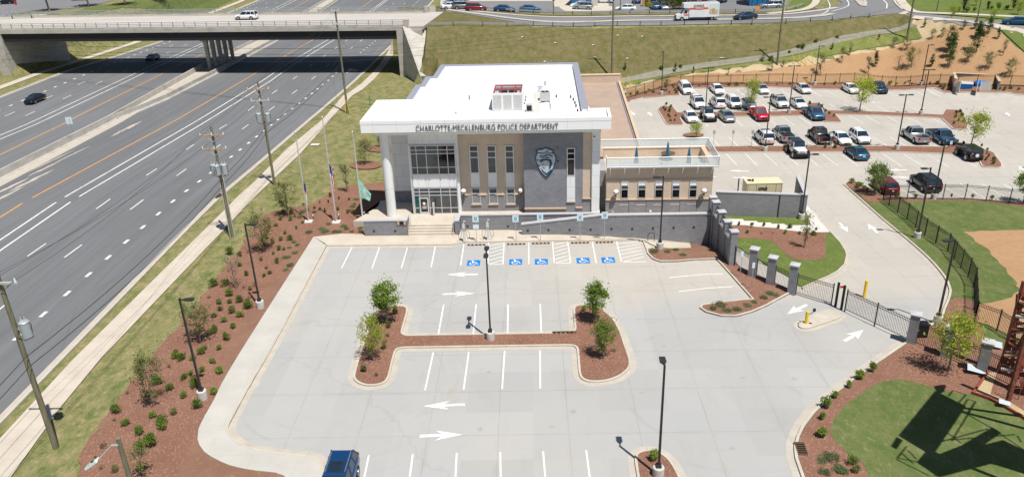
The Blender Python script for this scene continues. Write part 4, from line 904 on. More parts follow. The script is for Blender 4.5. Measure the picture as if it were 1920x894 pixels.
# big lettering on the fascia
def lettering(txt,x0,x1,zc,h,y,mat,parent,depth=.05,bold=0,name='lettering'):
    cu=bpy.data.curves.new('t','FONT'); cu.body=txt; cu.size=1; cu.align_x='LEFT'; cu.extrude=.02; cu.offset=bold
    o=bpy.data.objects.new('t',cu); COL.objects.link(o); dg=bpy.context.evaluated_depsgraph_get(); me=bpy.data.meshes.new_from_object(o.evaluated_get(dg)); bpy.data.objects.remove(o)
    xs=[v.co.x for v in me.vertices]; ys=[v.co.y for v in me.vertices]; sx=(x1-x0)/(max(xs)-min(xs)); sz=h/(max(ys)-min(ys)); mx,my=min(xs),min(ys)
    for v in me.vertices: v.co=Vector((x0+(v.co.x-mx)*sx,y-(depth if v.co.z>0 else 0),zc-h/2+(v.co.y-my)*sz))
    me.materials.clear(); me.materials.append(MATS[mat])
    return me
def letters_b(txt,x0,x1,zc,h,y,mat,parent,**k):
    me=lettering(txt,x0,x1,zc,h,y,mat,parent,**k); me.transform(Matrix.Translation(-BO)); me.name='lettering'; o=bpy.data.objects.new('lettering',me); COL.objects.link(o); o.parent=parent; return o
a=xz(780.5,248,YF); b_=xz(1047,245,YF); letters_b('CHARLOTTE-MECKLENBURG POLICE DEPARTMENT',a[0],b_[0],10.70,.60,YF-.04,'letter_grey',bld,bold=-.014)
# globe wall lamps
def globe(u,v,y):
    x,z=xz(u,v,y-.45); m=BM_(); m.ball((x,y-.45,z+.03),.27,'bulb_white',14,9); lamp=m.build('globe_lamp'); m=BM_(); m.cyl((x,y-.45,z-.06),(x,y-.45,z-.0),.30,.31,'dark_bronze',14); m.cyl((x,y-.45,z-.45),(x,y-.45,z-.06),.07,.09,'dark_bronze'); m.cyl((x,y-.45,z-.40),(x,y,z-.40),.05,.05,'dark_bronze'); m.build('bracket',lamp)
globe(869,359,YT); globe(976.5,358,YT)
YWG=75.7
globe(1155,360.5,YWG); globe(1320.5,358.5,YWG)
# ---- low terrace wing
wx0=xz(1136.5,370,YWG)[0]; wx1=xz(1336,345,YWG)[0]; TY=81.4
m=BM_(); m.box((wx0,YWG,2.3),(wx1,TY,4.9),'tan_brick'); m.build('wing_wall'); boxp('block_base',(wx0-.04,YWG-.04,-3.3),(wx1+.04,TY,2.2),'grey_block')
m=BM_(); m.box((wx0,YWG,4.9),(wx1,YWG+.35,5.95),'tan_brick'); m.box((wx0,TY-.35,4.9),(wx1,TY,6.0),'tan_brick'); m.box((wx1-.35,YWG+.35,4.9),(wx1,TY-.35,5.95),'tan_brick'); m.build('terrace_parapet')
boxp('stone_band',(wx0-.05,YWG-.12,2.2),(wx1+.06,YWG+.1,2.32),'buff_stone'); boxp('stone_band',(wx0-.02,YWG-.08,4.36),(wx1+.03,YWG-.003,4.46),'buff_stone')
m=BM_(); m.box((wx0,TY-.4,6.0),(wx1+.05,TY+.05,6.08),'buff_stone'); m.box((wx1-.4,YWG+.4,5.95),(wx1+.05,TY-.4,6.05),'buff_stone'); m.build('parapet_cap')
boxp('terrace_floor',(wx0,YWG+.35,4.9),(wx1-.35,TY-.35,4.95),'walk_concrete')
def railing(a,b,z0,z1,n,out=0,name='glass_railing'):
    a=Vector(a);b=Vector(b); m=BM_(); d=(b-a)/n; 
    m.tube([(a.x,a.y,z1),(b.x,b.y,z1)],.055,'white_metal',6); m.tube([(a.x,a.y,z0),(b.x,b.y,z0)],.045,'white_metal',6)
    for i in range(n+1): p=a+d*i; m.tube([(p.x,p.y,z0-.05),(p.x,p.y,z1)],.035,'white_metal',6)
    o=m.build(name); g=BM_()
    nn=Vector((-(b-a).y,(b-a).x)).normalized()*.012
    for i in range(n):
        p=a+d*(i+.04); q=a+d*(i+.96); g.add([(*(p-nn),z0+.06),(*(q-nn),z0+.06),(*(q-nn),z1-.07),(*(p-nn),z1-.07),(*(p+nn),z0+.06),(*(q+nn),z0+.06),(*(q+nn),z1-.07),(*(p+nn),z1-.07)],[(0,1,2,3),(7,6,5,4),(0,4,5,1),(3,2,6,7)],'frost_glass')
    g.build('glass_panel',o); return o
yr=YWG-.6; ra=GB(1133,292,7.0); 
railing((wx0-.05,yr),(wx1+.35,yr),6.0,6.98,8); railing((wx1+.35,yr),(wx1+.35,TY-.2),6.05,6.98,4); railing((wx0-.3,TY-.2),(wx1+.35,TY-.2),6.1,6.98,8); railing((wx0-.05,yr),(wx0-.05,yr+.8),6.0,6.98,1)
m=BM_()
for i in range(8):
    x=wx0+.35+(wx1-wx0-.55)*i/7; m.box((x-.04,yr,5.72),(x+.04,YWG,6.0),'white_metal'); m.add([(x-.035,YWG,5.0),(x+.035,YWG,5.0),(x+.035,YWG,5.75),(x-.035,YWG,5.75),(x-.035,YWG-.5,5.75),(x+.035,YWG-.5,5.75)],[(0,1,2,3),(0,4,5,1),(0,3,4),(1,5,2),(3,2,5,4)],'white_metal')
m.build('railing_bracket'); boxp('walkway_ledge',(wx0-.05,yr-.02,5.88),(wx1+.35,YWG,5.95),'alu_frame')
for u0,u1,mt in ((1165,1178,'black_glass'),(1197,1211,'black_glass'),(1229,1243,'black_glass'),(1261,1275,'black_glass'),(1293.5,1307,'black_glass')):
    x0=xz(u0,345,YWG)[0]; x1=xz(u1,345,YWG)[0]; ZZ=lambda v:xz(u0,v,YWG)[1]; zs=[ZZ(v) for v in (340,347.5,355,370)]
    window('wing_window',x0,x1,2.42,zs[0],YWG,[0,1],[0,(zs[2]-2.42)/(zs[0]-2.42),(zs[1]-2.42)/(zs[0]-2.42),1],mt,.07,pans={('*',2):'white_panel',('*',1):'window_glass'})
    boxp('drain_slot',(x0-.15,YWG-.06,1.62),(x1+.05,YWG-.042,1.70),'bright_steel'); boxp('control_joint',(x1+.08,YWG-.05,-.2),(x1+.11,YWG-.042,2.18),'black_metal')
x,z=xz(1219,396,YWG); BM_().ball((x,YWG-.08,z),.16,'unit_grey').build('alarm_bell'); x,z=xz(1148.5,397,YWG); boxp('wall_outlet',(x-.12,YWG-.09,z-.1),(x+.12,YWG-.04,z+.1),'buff_stone')
x,z=xz(1339,334,YWG); m=BM_(); m.cbox((x,YWG+.2,z),(.5,.14,.12),'white_metal',Matrix.Translation((0,0,0))); m.build('wall_light')
# rear low wing with ribbed roof
m=BM_(); m.box((3.4,TY+.05,-4.2),(9.75,117,4.7),'tan_brick'); m.build('wing_wall')
m=BM_(); m.box((3.42,TY+.1,4.7),(9.2,116.6,4.78),'pan_roof'); m.build('ribbed_roof'); m=BM_(); m.box((9.45,TY+.1,4.7),(9.78,117,5.0),'buff_stone'); m.box((9.2,TY+.1,4.7),(9.3,116.6,4.92),'parapet_metal'); m.box((3.4,116.3,4.7),(9.78,117,5.9),'tan_brick'); m.box((3.35,116.25,5.9),(9.83,117.05,6.0),'buff_stone'); m.build('parapet_cap')
# ---- roof plant
def bp(name,a,b,mat,parent=None): return BM_().box(a,b,mat).build(name,parent)
X0,X1=-6.45,-3.3; y0=GB(924,208,11).y; ztop=YB(924,175.5,y0).z; yb=GB(928,158.5,ztop).y
m=BM_(); m.box((X0,y0,11.05),(X1,y0+.12,ztop),'white_metal')
for k in range(3):
    a=X0+.12+k*(X1-X0)/3; 
    for j in range(14): m.box((a,y0-.03,11.2+j*(ztop-11.35)/14),(a+(X1-X0)/3-.2,y0-.002,11.2+(j+.6)*(ztop-11.35)/14),'vent_louvre')
m.box((X0,y0+.12,11.05),(X0+.1,yb,ztop),'white_metal'); m.box((X1-.1,y0+.12,11.05),(X1,yb,ztop),'white_metal'); m.box((X0,yb,11.05),(X1,yb+.1,ztop),'white_metal'); scr=m.build('plant_screen')
m=BM_(); zt_=ztop-.12
for yy in (y0+.25,(y0+yb)/2,yb-.15): m.cyl((X0+.12,yy,zt_),(X1-.12,yy,zt_),.07,.07,'red_steel',6)
for xx in (X0+.15,-5.6,-4.15,X1-.2): m.cyl((xx,y0+.2,zt_),(xx,yb-.1,zt_),.07,.07,'red_steel',6); m.cyl((xx,y0+.25,11.1),(xx,y0+.25,zt_),.06,.06,'red_steel',6)
m.build('screen_frame',scr)
m=BM_(); m.box((-6.0,y0+1.0,11.05),(-3.8,yb-1.2,12.3),'unit_grey'); m.cyl((-5.4,y0+2.4,12.3),(-5.4,y0+2.4,12.45),.45,.45,'dark_steel',14); m.cyl((-4.4,y0+2.4,12.3),(-4.4,y0+2.4,12.45),.45,.45,'dark_steel',14); m.build('rooftop_unit')
c=GB(1022,188,11.1); m=BM_(); m.box((c.x-.55,c.y-.4,11.1),(c.x+.55,c.y+.55,12.0),'unit_grey'); m.cyl((c.x,c.y+.07,12.0),(c.x,c.y+.07,12.03),.42,.42,'dark_steel',16); m.cyl((c.x,c.y+.07,12.03),(c.x,c.y+.07,12.05),.14,.14,'unit_grey',10); m.build('condenser_unit')
bp('duct_cover',(-2.25,GB(1000,211,11).y-.6,10.985),(-1.5,GB(1015,174,11).y,11.12),'vent_louvre')
c=GB(1013,170,11.1); m=BM_(); m.cyl((c.x,c.y-.6,10.98),(c.x,c.y-.6,11.6),.26,.26,'bright_steel',12); m.cyl((c.x,c.y-.6,11.6),(c.x,c.y-.6,11.7),.32,.32,'bright_steel',12); m.build('vent_stack')
for u,v,h,r in ((1022,160,.5,.06),(880,163+24,.5,.06),(1043,183,.3,.08),(1070,184,.3,.08),(1075,189,.3,.08),(1078,195,.3,.08),(1080,201,.3,.08),(1083,210,.3,.08),(986,184,.25,.06),(985,190,.25,.06),(984,196,.25,.06),(855,214,.25,.05),(1100,208,.2,.05)):
    c=GB(u,v,10.98); BM_().cyl((c.x,c.y,10.95),(c.x,c.y,10.98+h),r,r*.9,'dark_steel',8).build('roof_vent')
c=GB(993,209,11.0); m=BM_(); m.box((c.x-.35,c.y-.2,11),(c.x+.3,c.y+.4,11.75),'unit_grey'); m.box((c.x-.28,c.y-.21,11.1),(c.x+.22,c.y-.2,11.65),'dark_steel'); m.build('condenser_unit')
m=BM_(); c=GB(1023,192,11); m.tube([(c.x-.8,c.y-.5,11.1),(c.x-.2,c.y-.8,11.2),(c.x+.3,c.y-.6,11.3),(c.x+.5,c.y-1.2,11.1),(c.x+.5,c.y-2.9,11.0)],.035,'hose_dark',5); m.build('refrigerant_pipe')
m=BM_(); m.tube([(-3.2,y0+1.4,11.08),(2.2,y0+1.6,11.06)],.03,'alu_frame',5); m.build('conduit')
# terrace umbrellas and table: things of their own
def umb(u,v,h,lab,z0=4.95):
    d=ray(u,v,AXB); 
    p=GB(u,v,z0+h); r_=empty('closed_parasol',rotb((p.x,p.y,z0)),BROT); tag(r_,lab,'parasol','closed parasols on the roof terrace')
    m=MB(); m.cyl((0,0,0),(0,0,h),.03,.03,'dark_bronze',6); m.build('pole',r_); m=MB(); m.cyl((0,0,0),(0,0,.12),.3,.28,'dark_bronze',12); m.build('base',r_)
    m=MB(); n=12; vs=[];fs=[]
    for k,(z,r) in enumerate(((.75,.26),(.95,.23),(1.5,.17),(h-.25,.08),(h,.015))):
        for i in range(n): q=r*(1.15 if i%2 else .8); vs.append((q*math.cos(i*math.tau/n),q*math.sin(i*math.tau/n),z))
    for k in range(4):
        for i in range(n): fs.append((k*n+i,k*n+(i+1)%n,(k+1)*n+(i+1)%n,(k+1)*n+i))
    m.add(vs,fs,'umbrella_blue'); m.build('canopy',r_)
umb(1194,275,2.5,'closed teal parasol, leftmost of the three on the roof terrace'); umb(1253,265.5,2.6,'closed teal parasol standing through the round table on the roof terrace'); umb(1293,275.5,2.5,'closed teal parasol, rightmost of the three on the roof terrace')
p=GB(1253,287,5.7); tb=empty('terrace_table',rotb((p.x,p.y,4.95)),BROT); tag(tb,'round brown table on the roof terrace under the middle parasol','table'); MB().cyl((0,0,.7),(0,0,.75),.75,.75,'bronze',18).build('tabletop',tb); MB().cyl((0,0,0),(0,0,.7),.06,.06,'dark_bronze').build('leg',tb)
# ================================================================ STREET FURNITURE, FENCES, BRIDGE
def hv(p,v,hi=40):
    """height above point p (on the ground) at which its plumb line shows at picture row v"""
    a,b=p.z-2,p.z+hi
    for _ in range(45):
        m=(a+b)/2
        if proj((p.x,p.y,m))[1]>v: a=m
        else: b=m
    return a-p.z
def plane_pt(u,v,P,Q):
    n=Vector((-(Q.y-P.y),Q.x-P.x,0)).normalized(); d=ray(u,v); t=(P-Vector((0,0,CH))).dot(n)/d.dot(n); return Vector((0,0,CH))+d*t
def TG(u,v,dz=0): p=T(u,v); return Vector((p.x,p.y,Hl(p.x,p.y)+dz))
# ---- car park lamps
def make_lamp(dirs,h):
    r_=empty('street_lamp'); m=MB(); m.cyl((0,0,-.3),(0,0,.72),.34,.34,'pole_base_concrete',18); m.cyl((0,0,.72),(0,0,.75),.34,.30,'pole_base_concrete',18); m.build('concrete_base',r_)
    m=MB(); m.cbox((0,0,.85),(.30,.30,.2),'dark_bronze'); m.add([(-.07,-.07,.9),(.07,-.07,.9),(.07,.07,.9),(-.07,.07,.9),(-.055,-.055,h),(.055,-.055,h),(.055,.055,h),(-.055,.055,h)],[(4,5,6,7),(0,1,5,4),(1,2,6,5),(2,3,7,6),(3,0,4,7)],'dark_bronze'); m.build('pole',r_)
    for a in dirs:
        m=MB(); c,s=math.cos(a),math.sin(a); xf=Matrix.Translation((0,0,h-.12))@Matrix.Rotation(a,4,'Z')
        m.box((.05,-.04,-.03),(.3,.04,.05),'dark_bronze',xf); vs=[(.28,-.08,0),(.5,-.19,0),(.95,-.17,.0),(.95,.17,0),(.5,.19,0),(.28,.08,0)]
        P=[xf@Vector((x,y,z)) for z in (-.03,.07) for x,y,_ in vs]; m.add(P,[tuple(range(5,-1,-1)),tuple(range(6,12))]+[(i,(i+1)%6,6+(i+1)%6,6+i) for i in range(6)],'dark_bronze'); hd=m.build('lamp_head',r_)
        m=MB(); m.box((.45,-.12,-.045),(.9,.12,-.032),'bulb_white',xf); m.build('lens',hd)
    return r_
PI=math.pi
for u,v,tv,dirs,lab,dz in (
 (381,748,559,[0],'black parking lamp on a thick white concrete base in the lower left mulch bed',.08),(489,578,419,[0],'black parking lamp in the left mulch bed, next to the long white walk',.08),
 (920,637,470,[PI/2,-PI/2],'double-headed black parking lamp on the mulch bar of the H-shaped island',.1),(1234,893,684,[PI/2],'black parking lamp on the small rounded island at the bottom edge',.1),
 (1237,466,330,[PI],'black parking lamp in front of the terrace wing beside the bike hoops',.1),(1502,412,288,[0],'black parking lamp on the grass strip at the end of the grey screen wall',.1),
 (1719,447,314,[PI],'black parking lamp on the grass between the driveway and the black fence',.09),(1757,606,449,[PI],'black parking lamp behind the sliding gate near the bend of the drive',.09),
 (1681,281,177,[0,PI],'double-headed black lamp in the lower mulch strip beside the silver pickup',.1),(1750,374,260,[0],'black lamp at the fence behind the dark van-like vehicle',.1),
 (1726,216,130,[0,PI],'double-headed black lamp at the right part of the upper mulch strip',.1),(1727,161,84,[0],'black lamp in the far mulch bed left of the bin enclosure',.1),
 (1527,161,86,[0],'black lamp in the far mulch bed behind the two white sedans',.1),(1240,178,98,[PI/2],'black lamp in the far corner mulch bed behind the white SUV',.1),
 (1322,217,127,[0,PI],'double-headed black lamp rising behind the white open-top off-roader',.1),(1479,213,123,[0,PI],'double-headed black lamp beside two white cars in the upper mulch strip',.1),
 (1434,284,181,[0,PI],'double-headed black lamp behind the SUV with orange plate',.1)):
    p=TG(u,v,0); h=hv(p,tv); 
    h=max(7.2,min(8.3,h)); r_=make_lamp(dirs,h); r_.location=p; tag(r_,lab,'street lamp','parking lamps')
# ---- timber utility poles
WN={}
def upole(key,u,v,tv,lab,arms=(),trans=(),wood='pole_wood',r=.19,h=None,guard=None,dz=0):
    p=TG(u,v,dz); h=h or hv(p,tv); r_=empty('utility_pole',p); tag(r_,lab,'utility pole'); m=MB(); m.cyl((0,0,-.3),(0,0,h),r*1.1,r*.72,wood,10); m.build('pole',r_)
    for z,half,mt in arms:
        m=MB(); m.cbox((0,-.22,h-z),(2*half,.11,.13),mt); 
        for s in (-1,1): m.cyl((s*.75,-.22,h-z),(0,-.15,h-z-.7),.022,.022,'alu_frame',5)
        a=m.build('crossarm',r_)
        for x in (-half+.1,0,half-.1):
            mm=MB(); mm.cyl((x,-.22,h-z+.05),(x,-.22,h-z+.30),.07,.04,'sign_white',7); mm.build('insulator',a)
    for z,ang in trans:
        m=MB(); x,y=.52*math.cos(ang),.52*math.sin(ang); m.cyl((x,y,h-z-.95),(x,y,h-z),.30,.30,'transformer_grey',14); m.cyl((x,y,h-z),(x,y,h-z+.08),.32,.25,'transformer_grey',14)
        for s in (-.12,.12): m.cyl((x+s,y,h-z+.06),(x+s,y,h-z+.36),.05,.035,'unit_grey',7)
        m.cbox((x*.5,y*.5,h-z-.4),(abs(x)*.8+.08,abs(y)*.8+.08,.08),'alu_frame'); m.build('transformer',r_)
        m=MB(); m.tube([(x,y,h-z+.3),(x*1.7,y*1.7,h-z-.2),(x*1.5,y*1.5,h-z-1.1),(x*.6,y*.6,h-z-1.25),(0.1,-.15,h-z-.9)],.02,'hose_dark',5); m.build('cable_loop',r_)
    if guard:
        for s in guard: MB().cyl((s,-.3,0),(s*.3,-.1,2.3),.05,.05,'yellow_paint',6).build('guy_guard',r_)
    WN[key]=(p,h); return r_
W='crossarm_wood'
a=upole('a',105,838,512,'leaning-looking tall timber pole with one transformer at the left edge of the photo',[(.55,1.2,'unit_grey')],[(3.4,PI*.1)],r=.18)
upole('b',436,443,236,'timber utility pole with two crossarms and three grey transformers beside the footpath',[(.9,1.25,W),(2.3,1.25,W)],[(4.0,PI),(4.0,0),(3.9,-PI/2)],r=.16)
m=MB(); p,h=WN['b']; m.tube([(.26,-.12,h-4.9),(.26,-.12,0)],.06,'bright_steel',6); m.tube([(-.1,-.28,h-4.9),(-.12,-.28,0)],.05,'bright_steel',6); m.build('conduit',[o for o in bpy.data.objects if o.name.startswith('utility_pole') and 'three grey' in o.get('label','')][0])
upole('c',515,346,153,'timber utility pole with one crossarm and transformers, second along the footpath',[(.9,1.3,W),(2.2,1.1,'unit_grey')],[(3.8,PI),(3.8,0)],r=.155)
upole('d',652,212,17,'very tall grey timber pole with yellow guy guards in front of the bridge',[(.3,.6,'unit_grey'),(2.4,.6,'unit_grey')],[],r=.18,guard=(-.35,.35))
upole('e',1147,148,-8,'timber pole rising from the foot of the embankment behind the building',[(.5,1.3,W)],[],r=.2)
upole('f',1457,122,-6,'timber pole at the foot of the embankment above the back car park',[(.5,1.3,W)],[],r=.2)
upole('g',1701,71,-60,'timber pole at the top of the straw slope near the junction',[(.5,1.3,W)],[],r=.19)
upole('h',1263-.0,24,-45,'thin far timber pole beside the building with the red brick front',[],[],r=.13) if False else None
upole('i',1831,43,-30,'thin wooden pole among the young trees beside the far street',[],[],r=.12); upole('j',1756,22,-40,'thin wooden pole on the far lawn across the street',[],[],r=.11)
upole('k',1163,22,-40,'thin wooden pole in the far car park beyond the overpass, right of the blue building',[],[],r=.11); upole('l',1038,22,-40,'thin wooden pole in the far car park left of the blue building',[],[],r=.11); upole('l2',1188,22,-40,'thin wooden pole in the far car park left of the red brick building',[],[],r=.11)
def wire(a,b,sag=1.0,r=.018,name='power_line',lab=None,n=14):
    a=Vector(a);b=Vector(b); P=[a.lerp(b,i/n)-Vector((0,0,sag*4*(i/n)*(1-i/n))) for i in range(n+1)]; m=MB(); m.tube([p-a for p in P],r,'hose_dark',4); o=m.build(name,None,a,fix=False); tag(o,lab,'power line','overhead power lines'); return o
def at(k,z,dx=0,dy=-.22): p,h=WN[k]; return (p.x+dx,p.y+dy,p.z+h-z)
pa=Vector((-31.5,8,0)); off=(-31.5,8)
for k,(z,dx,z2,dx2) in enumerate(((.2,0,.1,0),(.45,1.0,.6,-1.1),(.45,-1.0,.6,1.1),(5.6,.25,5.3,.2),(6.3,.25,6.0,.2))):
    wire((-31.5+dx,8,12.3-z),at('a',z,dx),.5,.02,lab='cable running off the near left utility pole out of the bottom of the photo')
    wire(at('a',z,dx),at('b',z2,dx2),.7,.024 if k>2 else .012,lab='cable between the near left pole and the pole with three transformers')
    wire(at('b',z2,dx2),at('c',z2,dx2),.3,.024 if k>2 else .012,lab='cable between the two crossarm poles beside the footpath')
    wire(at('c',z2,dx2),at('d',.4 if k<3 else 7.5+k*.3,dx2*.4),.6,.024 if k>2 else .012,lab='cable between the second crossarm pole and the tall pole by the bridge')
pd,hd_=WN['d']
for k,(vl,vr) in enumerate(((83.5,92),(94,103),(101.5,108),(112.5,116))):
    ze=pd.z+hv(pd,vr); L=Vector((-150,115+k*.6,0)); 
    A=Vector((pd.x,pd.y,ze)); # left end lies on the sight line through (0,vl) at x=-110
    d=ray(-60,vl-1.5); t=-125/d.x; B=Vector((0,0,CH))+d*t; wire(B,A,.25,.035,lab='thick cable crossing in front of the bridge to the tall grey pole')
    pe,he=WN['e']; wire(A,(pe.x,pe.y,pe.z+he-4-k*.9),.5,.02,lab='thin cable from the tall grey pole to the pole at the foot of the embankment')
for k,z in enumerate((.2,3.0,6.0)):
    wire(at('e',z),at('f',z),.8,.02,lab='thin cable across the grassy embankment'); wire(at('f',z),at('g',z),.8,.02,lab='thin cable above the straw slope')
for q in ((510,.3),(560,.4)): 
    A=Vector((pd.x,pd.y,pd.z+9.5)); g=TG(620-(q[0]-510)*0,128) if q[0]==510 else TG(690,125)
    wire(A,g,0,.02,name='guy_wire',lab='guy wire from the tall grey pole down %s'%('to the highway edge' if q[0]==510 else 'beside the bridge'))
# small street light at the lower left corner
p=TG(276,1005); h=hv(p,821); sl=empty('street_light',p); tag(sl,'cobra-head street light on a green timber pole at the bottom left corner','street light'); m=MB(); m.cyl((0,0,-.2),(0,0,h),.17,.12,'pole_wood',9); m.build('pole',sl)
e=plane_pt(165,872,p,p+Vector((1,.05,0))); e=Vector((e.x-p.x,-.1,e.z-p.z)); s0=plane_pt(218,832,p,p+Vector((1,0,0)))-p
m=MB(); m.tube([(0,-.12,h-.35),(-.35,-.12,h-.35),(e.x*.55+.1,-.1,(h-.35)*.45+e.z*.55+.1),(e.x+.55,-.1,e.z+.3)],.05,'bright_steel',6); m.build('arm',sl); m=MB(); xf=Matrix.Translation((e.x+.25,-.1,e.z+.12))@Matrix.Rotation(R(-35),4,'Y'); m.cbox((0,0,0),(.85,.38,.12),'sign_white',xf); m.cbox((.12,0,.08),(.12,.12,.08),'black_metal',xf); 
for k in range(4): m.cbox((-.28+k*.06,0,.055),(.03,.30,.02),'galv_steel',xf)
m.build('lamp_head',sl)
# ---- flagpoles
def flagpole(u,v,tv,lab): 
    p=TG(u,v,.08); h=hv(p,tv); r_=empty('flagpole',p); tag(r_,lab,'flagpole','flagpoles in the mulch bed'); m=MB(); m.cyl((0,0,0),(0,0,h),.085,.04,'bright_steel',12); m.build('pole',r_); MB().ball((0,0,h+.08),.1,'bright_steel').build('finial',r_); MB().cyl((.12,-.02,1.2),(.07,-.02,h-.2),.008,.008,'sign_white',4).build('halyard',r_); m=MB(); m.box((-.42,-.42,-.05),(.42,.42,.09),'pad_concrete'); m.build('footing',r_); return p,h
fp1=flagpole(579,417,250,'left flagpole, carrying a dark blue, red and white state flag at half height'); fp2=flagpole(631,418,222,'middle and tallest flagpole, carrying the striped national flag at half height'); fp3=flagpole(681,417,249,'right flagpole next to the entrance wall, carrying the green city flag')
def flag(name,p,u0v,pts,matf,lab,nu=14,nv=16,fold=.12):
    """pts: four picture points (pole top, pole bottom, free bottom, free top) on the plane through the pole facing the camera"""
    Q=[plane_pt(u,v,p,p+Vector((1,0,0))) for u,v in pts]; o=Q[0]; vs=[];fs=[];ms=[]; names=[]
    for j in range(nv+1):
        for i in range(nu+1):
            s,t=i/nu,j/nv; q=(Q[0]*(1-s)+Q[3]*s)*(1-t)+(Q[1]*(1-s)+Q[2]*s)*t; q=q-p
            q.y+= -.05+fold*math.sin(s*9+t*3)*s+fold*.5*math.sin(t*7+s*4)*s; q.z-=.06*math.sin(s*PI)*1; vs.append(tuple(q))
    m=MB()
    for j in range(nv):
        for i in range(nu):
            a=j*(nu+1)+i; m.add([vs[a],vs[a+1],vs[a+nu+2],vs[a+nu+1]],[(0,1,2,3)],matf((i+.5)/nu,(j+.5)/nv),True)
    o=m.build(name,None,p,fix=False); bm=bmesh.new(); bm.from_mesh(o.data); bmesh.ops.remove_doubles(bm,verts=bm.verts,dist=.0005); bm.to_mesh(o.data); bm.free(); tag(o,lab,'flag','flags at half staff'); return o
plain('flag_navy',(.03,.045,.16),.8); plain('flag_red',(.50,.03,.05),.8); plain('flag_white',(.72,.71,.70),.8); plain('flag_green',(.28,.56,.46),.8,0,.15,3); plain('flag_gold',(.6,.35,.05),.8)
p,h=fp2; flag('flag',p,0,[(616,305),(624,358),(628,357),(626,318)],lambda s,t:('flag_white' if (int(s*14)+int(t*20))%3==0 and s<.9 and t<.36 and (int(s*30)%2) else 'flag_navy') if t<.36 and s<.8 else ('flag_red' if int((t*7+s*5))%2==0 else 'flag_white'),'limp national flag with stars and red and white stripes on the middle pole',16,28,.10)
p,h=fp1; flag('flag',p,0,[(567,337),(576,384),(578,383),(573,345)],lambda s,t:'flag_navy' if t<.38 and not .14<t+s*.3<.2 else ('flag_gold' if .14<t+s*.3<.2 or .45<t<.52 else ('flag_red' if t+.3*s<.6 else 'flag_white')),'limp state flag in navy, gold, red and white on the left pole',10,20,.08)
def gf(s,t):
    d=math.hypot((s-.52)*1.2,(t-.50)*1.0); 
    if .12<d<.19 and not (s>.62 and abs(t-.5)<.05): return 'flag_white'
    if abs(t-.5)<.035 and .36<s<.7: return 'flag_white'
    if abs(t-.27)<.03 and .33<s<.7 and int(s*12)%2: return 'flag_white'
    return 'flag_green'
p,h=fp3; flag('flag',p,0,[(671.5,332),(676,368),(694,376),(696,364)],gf,'green city flag with a white crown emblem, hanging open on the right pole',26,30,.07)
for u,v in ((588,413),(636,412),(684,408)):
    p=TG(u,v,.08); m=MB(); m.cyl((0,0,0),(0,0,.35),.04,.04,'dark_bronze',6); m.ball((0,0,.48),.14,'galv_steel',9,6); o=m.build('flood_light',None,p); tag(o,'small ground spotlight at the foot of the %s flagpole'%{588:'left',636:'middle',684:'right'}[u],'spotlight','flagpole spotlights')
# ---- traffic and parking signs
def sign(u,v,tv,lab,w=.30,hh=.5,col='sign_white',extra=True,second=False,cat='sign',grp=None,dz=.13,back=False):
    p=TG(u,v,dz); h=hv(p,tv); r_=empty('parking_sign' if cat=='sign' else cat,p); tag(r_,lab,cat,grp); MB().cbox((0,0,h/2),(.05,.05,h),'galv_steel').build('post',r_)
    m=MB(); m.cbox((0,-.04,h-hh/2),(w*2,.02,hh*1.3),'galv_steel' if back else col); pl=m.build('plate',r_)
    if extra:
        m=MB(); z=h-hh/2; m.box((-.12,-.056,z-.12),(.12,-.051,z+.12),'ada_blue'); m.cyl((0,-.057,z+.06),(0,-.06,z+.06),.035,.035,'white_letters',8); m.box((-.03,-.06,z-.06),(.01,-.057,z+.03),'white_letters'); m.box((-.03,-.06,z-.07),(.07,-.057,z-.045),'white_letters'); m.box((-.2,-.056,z+.18),(.2,-.051,z+.21),'sign_green'); m.box((-.18,-.056,z-.24),(.18,-.051,z-.21),'sign_green'); m.build('symbol',pl)
    if second: MB().cbox((0,-.04,h-hh*1.3-.42),(w*1.9,.02,.45),'sign_white').build('plate',r_)
    return r_
for u,v,tv,lab,s2 in ((894,455,405,'accessible parking sign with a second plate, leftmost of the blue-symbol signs',True),(968,453.5,405,'accessible parking sign second from the left, in front of the ramp wall end',False),(1013.5,452.5,401.5,'accessible parking sign, middle one of the five',False),(1087.5,451.5,402.5,'accessible parking sign fourth from the left',False),(1133,450.5,398.5,'accessible parking sign at the right beside the hatched corner',False)): sign(u,v,tv,lab,second=s2,w=.3,hh=.55,grp='accessible parking signs')
for u,v,tv,lab in ((1387,521,472,'small grey sign on a thin post in the mulch left of the picket fence'),(1408,542.5,493,'small grey sign on a thin post in the mulch nearest to the gate')): sign(u,v,tv,lab,.12,.4,extra=False,dz=.1)
for k,(u,v,tv,b) in enumerate(((1337,277,245.5,1),(1372.5,277,245,1),(1408.5,276,245,1),(1490,276,251,0),(1555,282,250,0),(1781,280,265,0))): sign(u,v,tv,'thin post sign in the lower mulch strip, %s from the left'%['first','second','third','fourth','fifth','last'][k],.17,.4,'sign_white',extra=False,back=bool(b),grp='reserved parking signs',dz=.1)
p=TG(139,100); st=None
p=TG(35,27,.05); r_=empty('stop_sign',p); tag(r_,'small red sign on a post at the far upper left car park','sign'); MB().cyl((0,0,0),(0,0,2.6),.04,.04,'galv_steel').build('post',r_); MB().slab([(.38*math.cos(PI/8+k*PI/4),2.4+.38*math.sin(PI/8+k*PI/4)) for k in range(8)],-.06,-.03,'warm_red').build('plate',r_)
